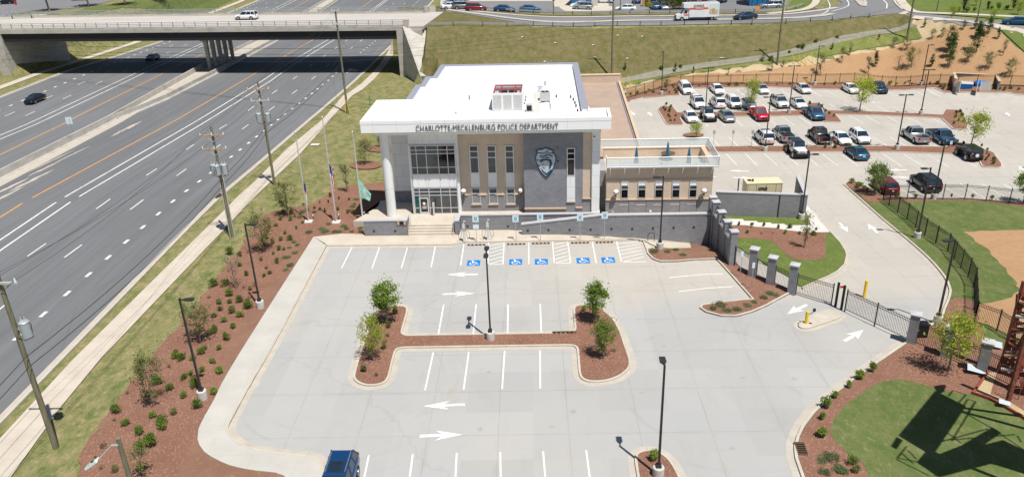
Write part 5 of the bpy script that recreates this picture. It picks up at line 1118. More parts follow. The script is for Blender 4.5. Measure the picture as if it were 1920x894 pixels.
p=TG(826,17,.05); r_=empty('stop_sign',p); tag(r_,'small red and white sign on the grass beside the far footpath beyond the overpass','sign'); MB().cyl((0,0,0),(0,0,2.6),.04,.04,'galv_steel').build('post',r_); MB().slab([(.38*math.cos(PI/8+k*PI/4),2.4+.38*math.sin(PI/8+k*PI/4)) for k in range(8)],-.06,-.03,'warm_red').build('plate',r_)
for u,v,lab in ((1419,36,'orange diamond warning sign on the overpass shoulder'),(1617,11,'orange diamond sign on the traffic island of the junction')):
    p=TG(u,v,.1); r_=empty('warning_sign',p); tag(r_,lab,'sign','orange diamond signs'); MB().cyl((0,0,0),(0,0,2.6),.04,.04,'galv_steel').build('post',r_); MB().slab([(0,1.6),(.55,2.15),(0,2.7),(-.55,2.15)],-.06,-.03,'orange_sign').build('plate',r_)
p=TG(141,262,0)
p=Vector((-68.3,tab([(0,0),(1,1)],0)+110,0)); c=T(139,258); r_=empty('road_sign',(c.x,c.y,Hl(c.x,c.y)+.8)); tag(r_,'small bluish sign on the concrete median barrier of the highway','sign'); MB().cyl((0,0,0),(0,0,2.2),.05,.05,'galv_steel').build('post',r_); MB().cbox((-.1,0,1.9),(1.0,.04,1.1),'sign_white').build('plate',r_)
# ---- wheel stops
def wstop(u0,u1,v,lab):
    a,b=T(u0,v),T(u1,v); L=(b-a).length; m=MB(); n=9
    for k in range(n): m.box((-L/2+L*k/n,-.08,0),(-L/2+L*(k+1)/n,.08,.10),'crossarm_wood' if k%2==1 else 'black_rubber'); 
    o=m.build('wheel_stop',None,((a.x+b.x)/2,(a.y+b.y)/2,.006)); tag(o,lab,'wheel stop','black and yellow wheel stops')
for k,(a,b_,v) in enumerate(((877,909.7,459.8),(951,984.7,458.5),(997.5,1030.5,457),(1071,1104,456),(1117,1149,455.1))): wstop(a,b_,v,'black and yellow wheel stop %s'%['at the leftmost accessible bay','right of the first hatched zone','in the middle accessible bay','right of the second hatched zone','at the rightmost accessible bay'][k])
# ---- bike hoops and repair stands
for k,(u0,u1,v) in enumerate(((1215,1226,453.5),(1270.5,1281,452))):
    a,b_=TG(u0,v,.13),TG(u1,v,.13); c=(a+b_)/2; w_=(b_-a).length/2; m=MB(); m.tube([(-w_,0,0),(-w_,0,.62)]+[(-w_*math.cos(t*PI/8),0,.62+w_*math.sin(t*PI/8)*.9) for t in range(9)]+[(w_,0,.62),(w_,0,0)],.03,'black_metal',6); o=m.build('bike_hoop',None,c); tag(o,'black inverted-U bike hoop %s'%('beside the lamp in front of the terrace wing' if k==0 else 'nearer to the stepped grey wall'),'bike rack','bike hoops')
for k,(u,v) in enumerate(((871,455),(915.5,452))):
    p=TG(u,v,.13); r_=empty('charging_station',p); tag(r_,'slim white post with looped cables before the ramp wall, %s one'%('left' if k==0 else 'right'),'charging post','charging posts'); m=MB(); m.box((-.12,-.1,0),(.12,.1,1.9),'bright_steel'); m.box((-.16,-.14,1.2),(.16,.14,1.5),'galv_steel'); m.build('housing',r_); m=MB(); m.tube([(0,0,1.9),(.05,-.05,2.25),(.22,-.1,2.2)],.04,'bright_steel'); m.build('arm',r_)
    for s in (-1,1): m=MB(); m.tube([(s*.16,-.05,1.4)]+[(s*(.35+.22*math.sin(t)),-.1,.75-.45*math.cos(t*1.0)*-1*-1+.0) for t in (0.,.6,1.2,1.8,2.4,3.0)]+[(s*.16,-.05,1.2)],.018,'hose_dark',5); m.build('cable',r_)
# ---- bollards at the gate
for u,v,tv,lab in ((1511,608,584,'yellow bollard with a key pad on the kerbed island in front of the gate'),(1620,557,526,'yellow bollard standing behind the sliding gate')):
    p=TG(u,v,.02); h=hv(p,tv); r_=empty('bollard',p); tag(r_,lab,'bollard','yellow bollards'); m=MB(); m.cyl((0,0,0),(0,0,h),.13,.13,'yellow_paint',14); m.ball((0,0,h),.13,'yellow_paint',14,6,.4); m.build('post',r_)
    if u<1600: m=MB(); m.tube([(.1,0,.9),(.45,.05,1.05),(.5,.05,1.2)],.025,'black_metal'); m.cbox((.52,.03,1.28),(.2,.12,.24),'black_metal'); m.cbox((-.1,0,.05),(1.1,.2,.08),'black_metal'); m.build('key_pad',r_)
# ---- picket fences: posts and panels are parts
def panel(m,a,b,h,z0=.08,gap=.125,mat='black_metal'):
    a=Vector(a);b=Vector(b); L=(b-a).to_2d().length; n=max(1,int(L/gap)); d=(b-a)/L; nx=Vector((-d.y,d.x,0)).normalized()*.012; dd=Vector((d.x,d.y,0)).normalized()*.010
    for z in (z0+.08,h-.32,h-.14):
        P=[a+nx,b+nx,b-nx,a-nx]; vs=[Vector((q.x,q.y,q.z+zz)) for zz in (z-.02,z+.02) for q in P]; m.add(vs,[(0,3,2,1),(4,5,6,7),(0,1,5,4),(1,2,6,5),(2,3,7,6),(3,0,4,7)],mat)
    for i in range(1,n):
        c=a+(b-a)*i/n; vs=[Vector((c+dd*sx+nx*sy*.8).to_tuple()) for sx,sy in ((-1,-1),(1,-1),(1,1),(-1,1))]; V=[(v.x,v.y,v.z+z0) for v in vs]+[(v.x,v.y,v.z+h) for v in vs]; m.add(V,[(0,1,5,4),(1,2,6,5),(2,3,7,6),(3,0,4,7),(4,5,6,7)],mat)
def fence(pts,h,lab,sp=2.4,name='picket_fence',dz=.08,post='black_metal',gap=.125,raw=False):
    P=[TG(u,v,dz) for u,v in pts] if not raw else pts; r_=empty(name,P[0]); tag(r_,lab,'fence'); o=P[0]; Q=[]
    for a,b in zip(P,P[1:]):
        n=max(1,round((b-a).to_2d().length/sp))
        for k in range(n): q=a.lerp(b,k/n); Q.append(Vector((q.x,q.y,Hl(q.x,q.y)+dz if not raw else q.z)))
    Q.append(P[-1])
    for q in Q: MB().box((-.04,-.04,-.1),(.04,.04,h+.06),post).build('fence_post',r_,q-o)
    for a,b in zip(Q,Q[1:]): m=MB(); panel(m,a-o,b-o,h,gap=gap); m.build('picket_panel',r_)
    return r_
fence(px("1158,189 1175,186 1208,176.5 1241,167 1252,163.5 1440,158.5 1600,158.5 1760,161 1830,163 1990,169"),2.0,'long black picket fence between the back car park and the straw slope',2.45,gap=.14)
fence(px("1655,377 1700,375.5 1767,375.5 1808,375.5 1848,379 1891,384 1935,388 1990,394"),1.9,'black picket fence along the lower edge of the back car park',2.4)
fence(px("1655,377 1666,387 1700,413 1733,443 1776,473 1814,521 1824,540 1826,606"),1.9,'black picket fence curving down between the drive and the large lawn',2.2)
fence(px("1826,606 1868,622 1895,640 1925,655 1990,690"),1.9,'black picket fence running off the right edge behind the grey pillars',2.3)
# ---- pillars, stepped wall and gates
def pillar(p,z1,lab,w=.62,top='coping_stone',z0=None):
    g=Hl(p.x,p.y)-.3 if z0 is None else z0; r_=empty('wall_pillar',(p.x,p.y,g),R(-38)*0); tag(r_,lab,'pillar','grey block pillars'); m=MB(); m.box((-w/2,-w/2,0),(w/2,w/2,z1-g-.14),'wall_block'); m.build('shaft',r_); m=MB(); m.box((-w/2-.07,-w/2-.07,z1-g-.137),(w/2+.07,w/2+.07,z1-g-.04),top); m.add([(-w/2-.07,-w/2-.07,z1-g-.04),(w/2+.07,-w/2-.07,z1-g-.04),(w/2+.07,w/2+.07,z1-g-.04),(-w/2-.07,w/2+.07,z1-g-.04),(0,0,z1-g+.05)],[(0,1,4),(1,2,4),(2,3,4),(3,0,4)],top); m.build('cap',r_); return r_
WA=rotb((15.55,72.2,0)); WB=TG(1373,500); caps=px("1337,367 1343,376 1353.5,394.5 1365,412 1377,431"); PP=[plane_pt(u,v,WA,WB) for u,v in caps]
for k,q in enumerate(PP):
    r_=pillar(q,q.z,'grey block pillar of the stepped wall, %s counted from the building'%['first','second','third','fourth','fifth'][k]); r_.rotation_euler=(0,0,math.atan2(WB.y-WA.y,WB.x-WA.x)+PI/2)
sw=empty('stepped_wall',(WB.x,WB.y,0)); tag(sw,'stepped grey block wall with railings climbing from the mulch bed to the building','wall')
for k in range(4):
    a,b_=PP[k].copy(),PP[k+1].copy(); o=Vector((WB.x,WB.y,0)); a.z=b_.z=0; d=(b_-a).normalized(); n=Vector((-d.y,d.x,0))*.2; zt_=min(PP[k].z,PP[k+1].z)-1.15; a+=d*.32; b_-=d*.32
    m=MB(); m.prism([tuple((a+n-o))[:2],tuple((b_+n-o))[:2],tuple((b_-n-o))[:2],tuple((a-n-o))[:2]],-3.0,zt_,'wall_block'); n2=n*1.25; m.prism([tuple((a+n2-o))[:2],tuple((b_+n2-o))[:2],tuple((b_-n2-o))[:2],tuple((a-n2-o))[:2]],zt_+.003,zt_+.1,'coping_stone'); m.build('wall_panel',sw)
    m=MB(); panel(m,Vector((a.x-o.x,a.y-o.y,zt_+.1)),Vector((b_.x-o.x,b_.y-o.y,zt_+.1)),.95,z0=.02); m.build('picket_panel',sw)
q=PP[4]; m=MB()
PL=[]
for bu,bv,tu,tv,lab in ((1410,517,1413,464,'grey block pillar between two picket panels, left of the gates'),(1444,532,1448,480,'grey block pillar left of the narrow gate panel'),(1484,549,1487,494,'grey block pillar carrying the left end of the sliding gates'),(1707,642,1715,586,'grey block pillar at the right end of the sliding gates'),(1771,668,1779,611,'grey block pillar half hidden behind the bright green tree'),(1838,699,1844,638,'grey block pillar nearest to the red steel sculpture')):
    p=TG(bu,bv+1); h=hv(p,tv); r_=pillar(p,p.z+h,lab,.66); r_.rotation_euler=(0,0,R(-30)); PL.append((p,p.z+h))
f0=[Vector((PP[4].x,PP[4].y,Hl(PP[4].x,PP[4].y)+.1)),PL[0][0],PL[1][0],PL[2][0]]
def seg(a,b,h,lab,name='picket_fence',trim=.35,gap=.125): 
    a=Vector(a);b=Vector(b); d=(b-a).normalized(); return fence([a+d*trim+Vector((0,0,.1)),b-d*trim+Vector((0,0,.1))],h,lab,2.6,name,raw=True,gap=gap)
seg(f0[0],f0[1],1.85,'short black picket panel nearest to the stepped wall'); seg(f0[1],f0[2],1.85,'short black picket panel between the second and third pillar from the stepped wall'); seg(f0[2],f0[3],1.9,'short black picket panel with a footgate next to the sliding gates')
g1,g2=TG(1566,575),TG(1577,581); seg(PL[2][0],g1,1.95,'left black sliding gate panel across the exit lane','sliding_gate',gap=.135); seg(g2,PL[3][0],1.95,'right and longer black sliding gate panel across the entry lane','sliding_gate',gap=.135)
r_=empty('gateway',g1); tag(r_,'pair of tall black gate posts with a small red sign between the two sliding gates','gate post')
for q in (g1,g2): MB().box((-.08,-.08,0),(.08,.08,2.3),'black_metal').build('post',r_,q-g1)
MB().box((.1,-.14,1.85),(.38,-.10,2.05),'warm_red').build('red_sign',r_)
seg(PL[3][0],PL[4][0],1.95,'black picket panel right of the gates with the operator box behind it'); seg(PL[4][0],PL[5][0],1.95,'black picket panel between the two pillars by the bright green tree'); b_=PL[5][0]; seg(b_,TG(1930,745),1.95,'black picket panel running behind the red steel sculpture')
p=TG(1726,632,.1); m=MB(); m.box((-.35,-.3,0),(.35,.3,1.1),'black_metal'); m.box((-.42,-.36,1.1),(.42,.36,1.2),'black_metal'); o=m.build('gate_operator',None,p); tag(o,'black gate operator box behind the panel right of the gates','gate motor')
# ---- grey screen wall, generator
A=T(1339,405); B=T(1509,411); A=Vector((A.x,A.y,0)); B=Vector((B.x,B.y,0))
scw=empty('screen_wall',(B.x,B.y,-2.8)); tag(scw,'long grey block screen wall in front of the cream generator','wall'); d=(A-B); ang=math.atan2(d.y,d.x); zl=plane_pt(1400,361,A,B).z+2.8; L=d.length
scw.rotation_euler=(0,0,ang+PI); 
m=MB(); m.box((-L,0,-.5),(0,.35,zl-.12),'wall_block'); m.box((-.35,.35,-.5),(0,6.2,zl-.12),'wall_block'); m.build('wall_panel',scw); m=MB(); m.box((-L,-.05,zl-.118),(.05,.40,zl),'coping_stone'); m.box((-.40,.40,zl-.118),(.05,6.25,zl),'coping_stone'); m.build('coping',scw); m=MB(); m.box((-3.0,-.03,-.3),(-2.85,-.005,zl-.13),'dark_bronze'); m.build('drain_channel',scw)
g0=plane_pt(1397,358,A+Vector((0,3,0)),B+Vector((0,3,0))); g1_=plane_pt(1469,338,A+Vector((0,3,0)),B+Vector((0,3,0)))
gx=empty('generator',(g0.x,g0.y-.6,Hl(g0.x,g0.y+1))); tag(gx,'large cream generator housing behind the grey screen wall','generator'); wd=g1_.x-g0.x; hz=g0.z+1.2-gx.location.z+.35
hz=3.15; m=MB(); m.box((0,0,.2),(wd,1.9,hz),'cream_paint'); m.box((.1,.1,0),(wd-.1,1.8,.2),'dark_steel'); m.box((-.03,-.03,hz),(wd+.03,1.93,hz+.06),'cream_paint'); m.build('housing',gx); m=MB(); m.cyl((.8,.7,hz),(.8,.7,hz+.35),.1,.1,'dark_steel'); m.cbox((.5,1.0,hz+.1),(.4,.4,.1),'dark_steel'); m.build('exhaust',gx)
m=MB()
for x in (.12,1.1,2.2,3.3,wd-.12): m.box((x-.015,-.012,.3),(x+.015,-.002,hz-.1),'dark_steel')
m.box((-.9,.5,0),(-.78,.62,hz+.5),'dark_bronze'); m.build('door_seam',gx)
me=lettering('KOHLER',wd*.33,wd*.58,hz-.55,.32,-.01,'black_metal',gx); o=bpy.data.objects.new('lettering',me); COL.objects.link(o); o.parent=gx
# ---- bin enclosure
p=TG(1798,174); q=TG(1859,172); d=(q-p); W_=d.length; be=empty('bin_enclosure',p,math.atan2(d.y,d.x)); tag(be,'brick bin enclosure with open grey doors at the far right of the back car park','bin enclosure'); D=4.6
m=MB(); m.box((-1.0,.1,-.2),(-.7,D+.3,2.3),'tan_brick'); m.box((W_+.7,.1,-.2),(W_+1.0,D+.3,2.3),'wall_block'); m.box((-.7,D,-.2),(W_+.7,D+.3,2.3),'grey_block'); m.build('brick_wall',be); m=MB(); m.box((-1.08,.0,2.3),(-.62,D,2.4),'buff_stone'); m.box((W_+.62,.0,2.3),(W_+1.08,D,2.4),'buff_stone'); m.box((-1.08,D-.05,2.3),(W_+1.08,D+.38,2.4),'buff_stone'); m.build('coping',be)  # inner back and right walls take block greys: shade put into the colour
m=MB(); m.box((-.9,-.04,-.1),(-.65,.1,.9),'grey_block'); m.box((-1.03,.05,-.2),(-1.0,D,.9),'grey_block'); m.build('block_base',be)
for x,a in ((-.6,R(-75)),(W_*.52,R(-95)),(W_*.62,R(-5))):
    m=MB(); xf=Matrix.Translation((x,.0,0))@Matrix.Rotation(a,4,'Z'); m.box((0,-.03,.15),(1.6,.03,2.1),'unit_grey',xf); m.box((0,-.05,.15),(.08,.05,2.15),'white_metal',xf); m.box((1.52,-.05,.15),(1.6,.05,2.15),'white_metal',xf); m.build('door',be)
for k,(x,yy,lab) in enumerate(((.35,.9,'blue wheeled skip in the left half of the bin enclosure'),(2.55,1.6,'second blue skip, half hidden by the open door of the bin enclosure'))):
    w0=be.matrix_world if False else Matrix.Translation(p)@Matrix.Rotation(be.rotation_euler[2],4,'Z'); c=w0@Vector((x,yy,0)); r_=empty('waste_container',c,be.rotation_euler[2]); tag(r_,lab,'skip','blue skips'); m=MB(); m.add([(0,0,.15),(1.6,0,.15),(1.6,1.2,.15),(0,1.2,.15),(-.1,-.15,1.35),(1.7,-.15,1.35),(1.7,1.35,1.6),(-.1,1.35,1.6)],[(0,3,2,1),(0,1,5,4),(1,2,6,5),(2,3,7,6),(3,0,4,7)],'dumpster_blue'); m.build('body',r_); m=MB(); m.add([(-.12,-.18,1.36),(1.72,-.18,1.36),(1.72,1.38,1.62),(-.12,1.38,1.62)],[(0,1,2,3)],'dumpster_blue' if k else 'unit_grey'); m.build('lid',r_)
# ---- median barrier
mb_=empty('median_barrier',(-68.5,60,0)); tag(mb_,'long tan concrete median barrier dividing the highway','barrier')
def jersey(line,h=.95,bw=.42,name='barrier_wall'):
    m=MB(); prof=[(-bw,0),(-bw*.45,.28),(-.12,h),(.12,h),(bw*.45,.28),(bw,0)]; vs=[];fs=[]
    L=[offset_line(line,o) for o,_ in prof]
    for i in range(len(line)):
        for k,(o_,z) in enumerate(prof): x,y=L[k][i]; vs.append((x+68.5,y-60,Hl(*line[i])+z+.01))
    for i in range(len(line)-1):
        for k in range(5): fs.append((i*6+k,i*6+k+1,(i+1)*6+k+1,(i+1)*6+k))
    fs+= [(0,1,2,3,4,5)]; m.add(vs,fs,'old_concrete'); return m.build(name,mb_)
mid=[(tab([(10,-67.3),(90,-68.8),(130,-70.6),(146,-71.0),(172,-71.6)],y),y) for y in range(12,174,2)]; jersey(mid,1.15,.5)
rt=[(tab([(128,-70.2),(134,-68.8),(142,-67.6),(168,-66.4),(200,-67.4),(300,-70)],y),y) for y in range(128,330,2)]; jersey(rt,.95)
lf=[(tab([(172,-71.6),(200,-72.6),(300,-74)],y),y) for y in range(172,330,3)]; jersey(lf,.95)
m=MB(); A=[(x,y) for x,y in rt]; 
struct(drape('median_strip',[(tab([(128,-70.2),(134,-68.8),(142,-67.6),(168,-66.4),(200,-67.4),(330,-70)],y),y) for y in range(128,331,4)]+[(tab([(128,-70.8),(172,-71.6),(200,-72.6),(330,-74.5)],y),y) for y in range(330,127,-4)],.25,'gutter_concrete'))
m=MB(); ribbon(m,mid,.3,1.1,.015,.015,'old_concrete'); ribbon(m,mid,-.3,-2.0,.015,.015,'gutter_concrete'); struct(m.build('median_shoulder',fix=False))
# ---- overpass bridge
BA=Vector((-25.2,157.4,0)); BD=Vector((-90,10.8,0)).normalized(); BN=Vector((-BD.y,BD.x,0)); 
if BN.y<0: BN=-BN
bang=math.atan2(-BD.y,-BD.x); br=empty('road_bridge',(BA.x,BA.y,0),bang); tag(br,'long concrete overpass bridge with metal railings across the highway','bridge')
LB=88.0; ZD=7.2; _q=G(480,27,ZD)-BA; _q.z=0; WD_=_q.dot(BN)
mw=Matrix.Rotation(-bang,4,'Z')@Matrix.Translation(-BA)
m=MB(); m.box((-LB-40,0,6.6),(4.5,WD_,7.2),'deck_concrete'); m.build('deck',br); m=MB(); m.box((-LB-40,-.12,6.45),(1.0,.25,7.25),'old_concrete'); m.box((-LB-40,WD_-.25,6.45),(1.0,WD_+.12,7.25),'old_concrete'); m.build('fascia',br)
m=MB()
for k in range(7): y=.5+k*(WD_-1)/6; m.box((-LB-1,y-.22,4.8),(-.3,y+.22,6.6),'dark_steel'); m.box((-LB-1,y-.35,4.72),(-.3,y+.35,4.8),'dark_steel')
m.build('girders',br)
plain('rail_grey',(.42,.45,.47),.5,.4)
for yy,n_ in ((.12,'near'),(WD_-.12,'far')):
    rl=MB(); rl.box((-LB-40,yy-.16,7.2),(1,yy+.16,7.55),'old_concrete'); rl.build('parapet',br)
    rr=MB(); 
    for z in (7.8,8.1,8.45): rr.box((-LB-40,yy-.05,z-.05),(1,yy+.05,z+.05),'rail_grey')
    ro=rr.build('railing',br)
    for k in range(46): x=-LB-24+k*2.45; MB().box((x-.06,yy-.08,7.55),(x+.06,yy+.08,8.5),'galv_steel').build('railing_post',ro)
# carriageway kerbs on the deck
m=MB(); m.box((-LB-40,1.2,7.203),(1,1.45,7.32),'gutter_concrete'); m.box((-LB-40,WD_-1.5,7.203),(1,WD_-1.2,7.32),'gutter_concrete'); m.box((-LB-40,WD_/2-.08,7.203),(-20,WD_/2+.08,7.21),'road_paint'); m.build('deck_kerb',br)
m=MB(); m.box((.5,-.2,6.9),(1.4,.9,8.5),'old_concrete'); m.build('end_block',br); m=MB(); m.box((.5,WD_-.9,6.9),(1.4,WD_+.2,8.5),'old_concrete'); m.build('end_block',br)
# abutments
m=MB(); m.box((-1.0,-.3,-5),(4.2,WD_+.3,6.6),'old_concrete'); m.build('abutment',br); m=MB(); m.box((-LB-2.5,-.3,-5),(-LB,WD_+1,6.6),'old_concrete'); m.build('abutment',br)
# piers: cap beam on columns, under the median
cols_=[(395,131),(413,121),(432,106.5),(450,101),(466,94)]; P=[T(u,v) for u,v in cols_]; a=mw@P[0]; b2=mw@P[-1]; pr=empty('pier'); pr.parent=br
Q_=[mw@q for q in P]; ya=max(2.2,a.y); yb_=min(WD_-1.5,max(b2.y,ya+10)); ys=[ya+k*(yb_-ya)/4 for k in range(5)]; xc=a.x
m=MB(); m.box((xc-.5,ys[0]-1.3,3.7),(xc+.5,ys[-1]+1.3,4.72),'old_concrete'); m.build('cap_beam',pr)
for k,y in enumerate(ys):
    m=MB(); t=.5 if k else .62; m.add([(xc-.3,y-.3,-3.2),(xc+.3,y-.3,-3.2),(xc+.3,y+.3,-3.2),(xc-.3,y+.3,-3.2),(xc-.36,y-.36,3.0),(xc+.36,y-.36,3.0),(xc+.36,y+.36,3.0),(xc-.36,y+.36,3.0),(xc-.5,y-t,3.72),(xc+.5,y-t,3.72),(xc+.5,y+t,3.72),(xc-.5,y+t,3.72)],[(0,1,5,4),(1,2,6,5),(2,3,7,6),(3,0,4,7),(4,5,9,8),(5,6,10,9),(6,7,11,10),(7,4,8,11)],'old_concrete'); m.build('column',pr)
# wing wall running down from the abutment
w0=BA+Vector((.3,-.3,0)); w1=Vector((-20.9,148.0,0)); ww=empty('retaining_wall',(w1.x,w1.y,-2.6)); tag(ww,'sloping concrete wing wall from the bridge down to the white roof corner','wall'); o=ww.location; n=Vector((w0.y-w1.y,-(w0.x-w1.x),0)).normalized(); m=MB()
V=[]
for q,zt_ in ((w1,-.6),(w0,7.3)):
    for s,z in ((0,-5),(4.4,-5),(4.4,zt_-.5),(0,zt_)): V.append(Vector((q.x,q.y,z))+n*s-Vector(o))
m.add(V,[(0,1,2,3),(4,7,6,5),(0,3,7,4),(1,5,6,2),(3,2,6,7),(0,4,5,1)],'old_concrete'); m.build('wall_panel',ww)
m=MB(); V=[]
for q,zt_ in ((w1,-.6),(w0,7.3)):
    for s,z in ((.2,0),(1.9,-.15),(1.9,-.9),(.2,-.9)): V.append(Vector((q.x,q.y,zt_+z+.03))+n*s-Vector(o))
m.add(V,[(0,1,2,3),(4,7,6,5),(0,3,7,4),(1,5,6,2),(3,2,6,7),(0,4,5,1)],'old_concrete'); m.build('coping',ww)
# ---- guard rails (steel beam, posts as parts)
def guardrail(pts,lab,sp=3.8,step=2.0,dz=.06):
    L=smooth_line(TP(pts),step=step); p0=L[0]; o=Vector((p0[0],p0[1],Hl(*p0))); r_=empty('guard_rail',o); tag(r_,lab,'guard rail','steel guard rails'); m=MB(); 
    for s,z0,z1 in ((-.06,.45,.60),(-.06,.62,.78)):
        A=offset_line(L,s-.03); B=offset_line(L,s+.03); vs=[];fs=[]
        for a,b in zip(A,B): 
            ha=Hl(*a); vs+=[(a[0]-o.x,a[1]-o.y,ha+z0-o.z+dz),(a[0]-o.x,a[1]-o.y,ha+z1-o.z+dz),(b[0]-o.x,b[1]-o.y,ha+z1-o.z+dz),(b[0]-o.x,b[1]-o.y,ha+z0-o.z+dz)]
        for i in range(len(A)-1):
            for k in range(4): fs.append((i*4+k,i*4+(k+1)%4,(i+1)*4+(k+1)%4,(i+1)*4+k))
        m.add(vs,fs,'rail_grey')
    m.build('rail_beam',r_); acc=0; last=L[0]; cnt=0
    for p in L:
        acc+=math.dist(p,last); last=p
        if acc>=sp and cnt<95: acc=0; cnt+=1; MB().box((-.07,-.1,-.2),(.07,.1,.82),'dark_bronze').build('rail_post',r_,Vector((p[0]-o.x,p[1]-o.y,Hl(*p)-o.z+dz)))
guardrail(px("792,49.5 850,49.3 1000,49 1200,48.8 1440,44.5 1500,41.5 1560,38 1640,30.5"),'steel guard rail along the top of the grassy embankment')
guardrail(px("792,26.5 1000,27 1200,27 1440,24 1480,20.5 1506,13"),'steel guard rail on the far side of the overpass road')
guardrail(px("-100,41 0,36.5 60,35 98,34.5"),'steel guard rail at the far left end of the bridge')
# little yellow guy guards behind the low wing
for u,v in ((1170,165),(1182,164),(1490,123),(1502,124),(1512,125),(1525,121)):
    p=TG(u,v,0); m=MB(); m.cyl((0,0,0),(-.5,.6,2.2),.05,.05,'yellow_paint',6); o=m.build('guy_guard',None,p); tag(o,'yellow plastic guy-wire guard at the foot of the embankment poles','guy guard','yellow guy-wire guards')
# ================================================================ VEHICLES
plain('tyre',(.018,.018,.02),.85); plain('rim_metal',(.45,.46,.48),.3,.7); plain('head_lens',(.72,.75,.78),.12,.1,.05); plain('tail_lens',(.42,.01,.012),.2); plain('plate_white',(.65,.66,.68),.5); plain('trim_black',(.02,.02,.022),.5); plain('plate_orange',(.75,.16,.05),.5)
for n,c,mt in (('white',(.78,.79,.80),.0),('silver',(.42,.44,.46),.6),('pearl',(.66,.67,.66),.1),('red',(.50,.008,.03),.2),('navy',(.010,.030,.085),.4),('black',(.010,.011,.014),.3),('teal',(.012,.10,.17),.4),('maroon',(.22,.01,.015),.3),('grey',(.16,.17,.18),.5),('steelblue',(.05,.14,.26),.4),('blue',(.008,.055,.17),.3),('darkteal',(.02,.045,.055),.3)): paint('paint_'+n,c,mt)
def loft(m,st,mat,crown=.5):
    """st: (x,zlow,zbelt,ztop,halfwidth)"""
    rings=[]
    for x,zl,zb,zt,w in st:
        h=[(w*.88,zl),(w*.985,zl+.12),(w,zl+(zb-zl)*.55),(w*.975,zb-.04),(w*.90,zb+.01),(w*.5,zb+(zt-zb)*.85),(0,zt)]
        rings.append([(x,y,z) for y,z in h]+[(x,-y,z) for y,z in h[-2::-1]])
    n=len(rings[0]); vs=[v for r_ in rings for v in r_]; fs=[]
    for i in range(len(rings)-1):
        for k in range(n-1): fs.append((i*n+k,i*n+k+1,(i+1)*n+k+1,(i+1)*n+k))
        fs.append((i*n+n-1,i*n,(i+1)*n,(i+1)*n+n-1))
    fs+=[tuple(range(n)),tuple(range((len(rings)-1)*n,len(rings)*n))]; m.add(vs,fs,mat,True)
KIND=dict(
 sedan=dict(L=4.85,W=.92,st=[(-2.42,.40,.66,.70,.74),(-2.36,.28,.86,.92,.84),(-2.05,.22,.98,1.05,.90),(-1.3,.2,.99,1.04,.92),(.3,.2,.96,1.0,.92),(1.2,.2,.93,1.0,.91),(1.85,.22,.82,.90,.89),(2.25,.26,.68,.76,.82),(2.42,.38,.56,.60,.70)],gh=(-1.95,-1.05,.30,1.25,.97,1.46,.83,.62),wb=(-1.42,1.45),wr=.33),
 suv=dict(L=5.0,W=.99,st=[(-2.48,.45,.9,.95,.84),(-2.42,.32,1.06,1.1,.93),(-2.0,.26,1.12,1.14,.98),(0,.25,1.09,1.12,.99),(1.05,.25,1.06,1.14,.98),(1.8,.27,1.0,1.09,.96),(2.3,.3,.88,.96,.90),(2.48,.42,.66,.70,.80)],gh=(-2.40,-2.1,.45,1.2,1.08,1.78,.90,.72),wb=(-1.45,1.48),wr=.38),
 crossover=dict(L=4.6,W=.93,st=[(-2.28,.45,.85,.9,.8),(-2.22,.32,1.0,1.04,.88),(-1.8,.26,1.06,1.08,.92),(0,.25,1.03,1.06,.93),(.95,.25,1.0,1.08,.92),(1.65,.27,.92,1.02,.9),(2.1,.3,.8,.88,.84),(2.28,.42,.62,.66,.74)],gh=(-2.2,-1.8,.40,1.15,1.02,1.66,.84,.66),wb=(-1.32,1.35),wr=.36),
 pickup=dict(L=5.7,W=1.0,st=[(-.42,.32,1.12,1.14,.97),(.2,.3,1.1,1.13,1.0),(1.35,.3,1.1,1.18,.99),(2.1,.3,1.06,1.15,.97),(2.62,.34,.98,1.04,.92),(2.78,.45,.8,.84,.84)],gh=(-.42,-.30,1.0,1.6,1.12,1.86,.90,.74),wb=(-1.75,1.9),wr=.42,bed=(-2.85,-.42,1.12)),
 jeep=dict(L=4.4,W=.90,st=[(-2.0,.5,1.16,1.17,.78),(-1.9,.45,1.2,1.21,.80),(.55,.45,1.2,1.22,.80),(.65,.45,1.16,1.2,.74),(1.75,.5,1.12,1.16,.66),(1.85,.55,1.05,1.08,.62)],gh=(-1.95,-1.85,.45,.62,1.2,1.84,.77,.70),wb=(-1.25,1.35),wr=.46),
)
CARN={}
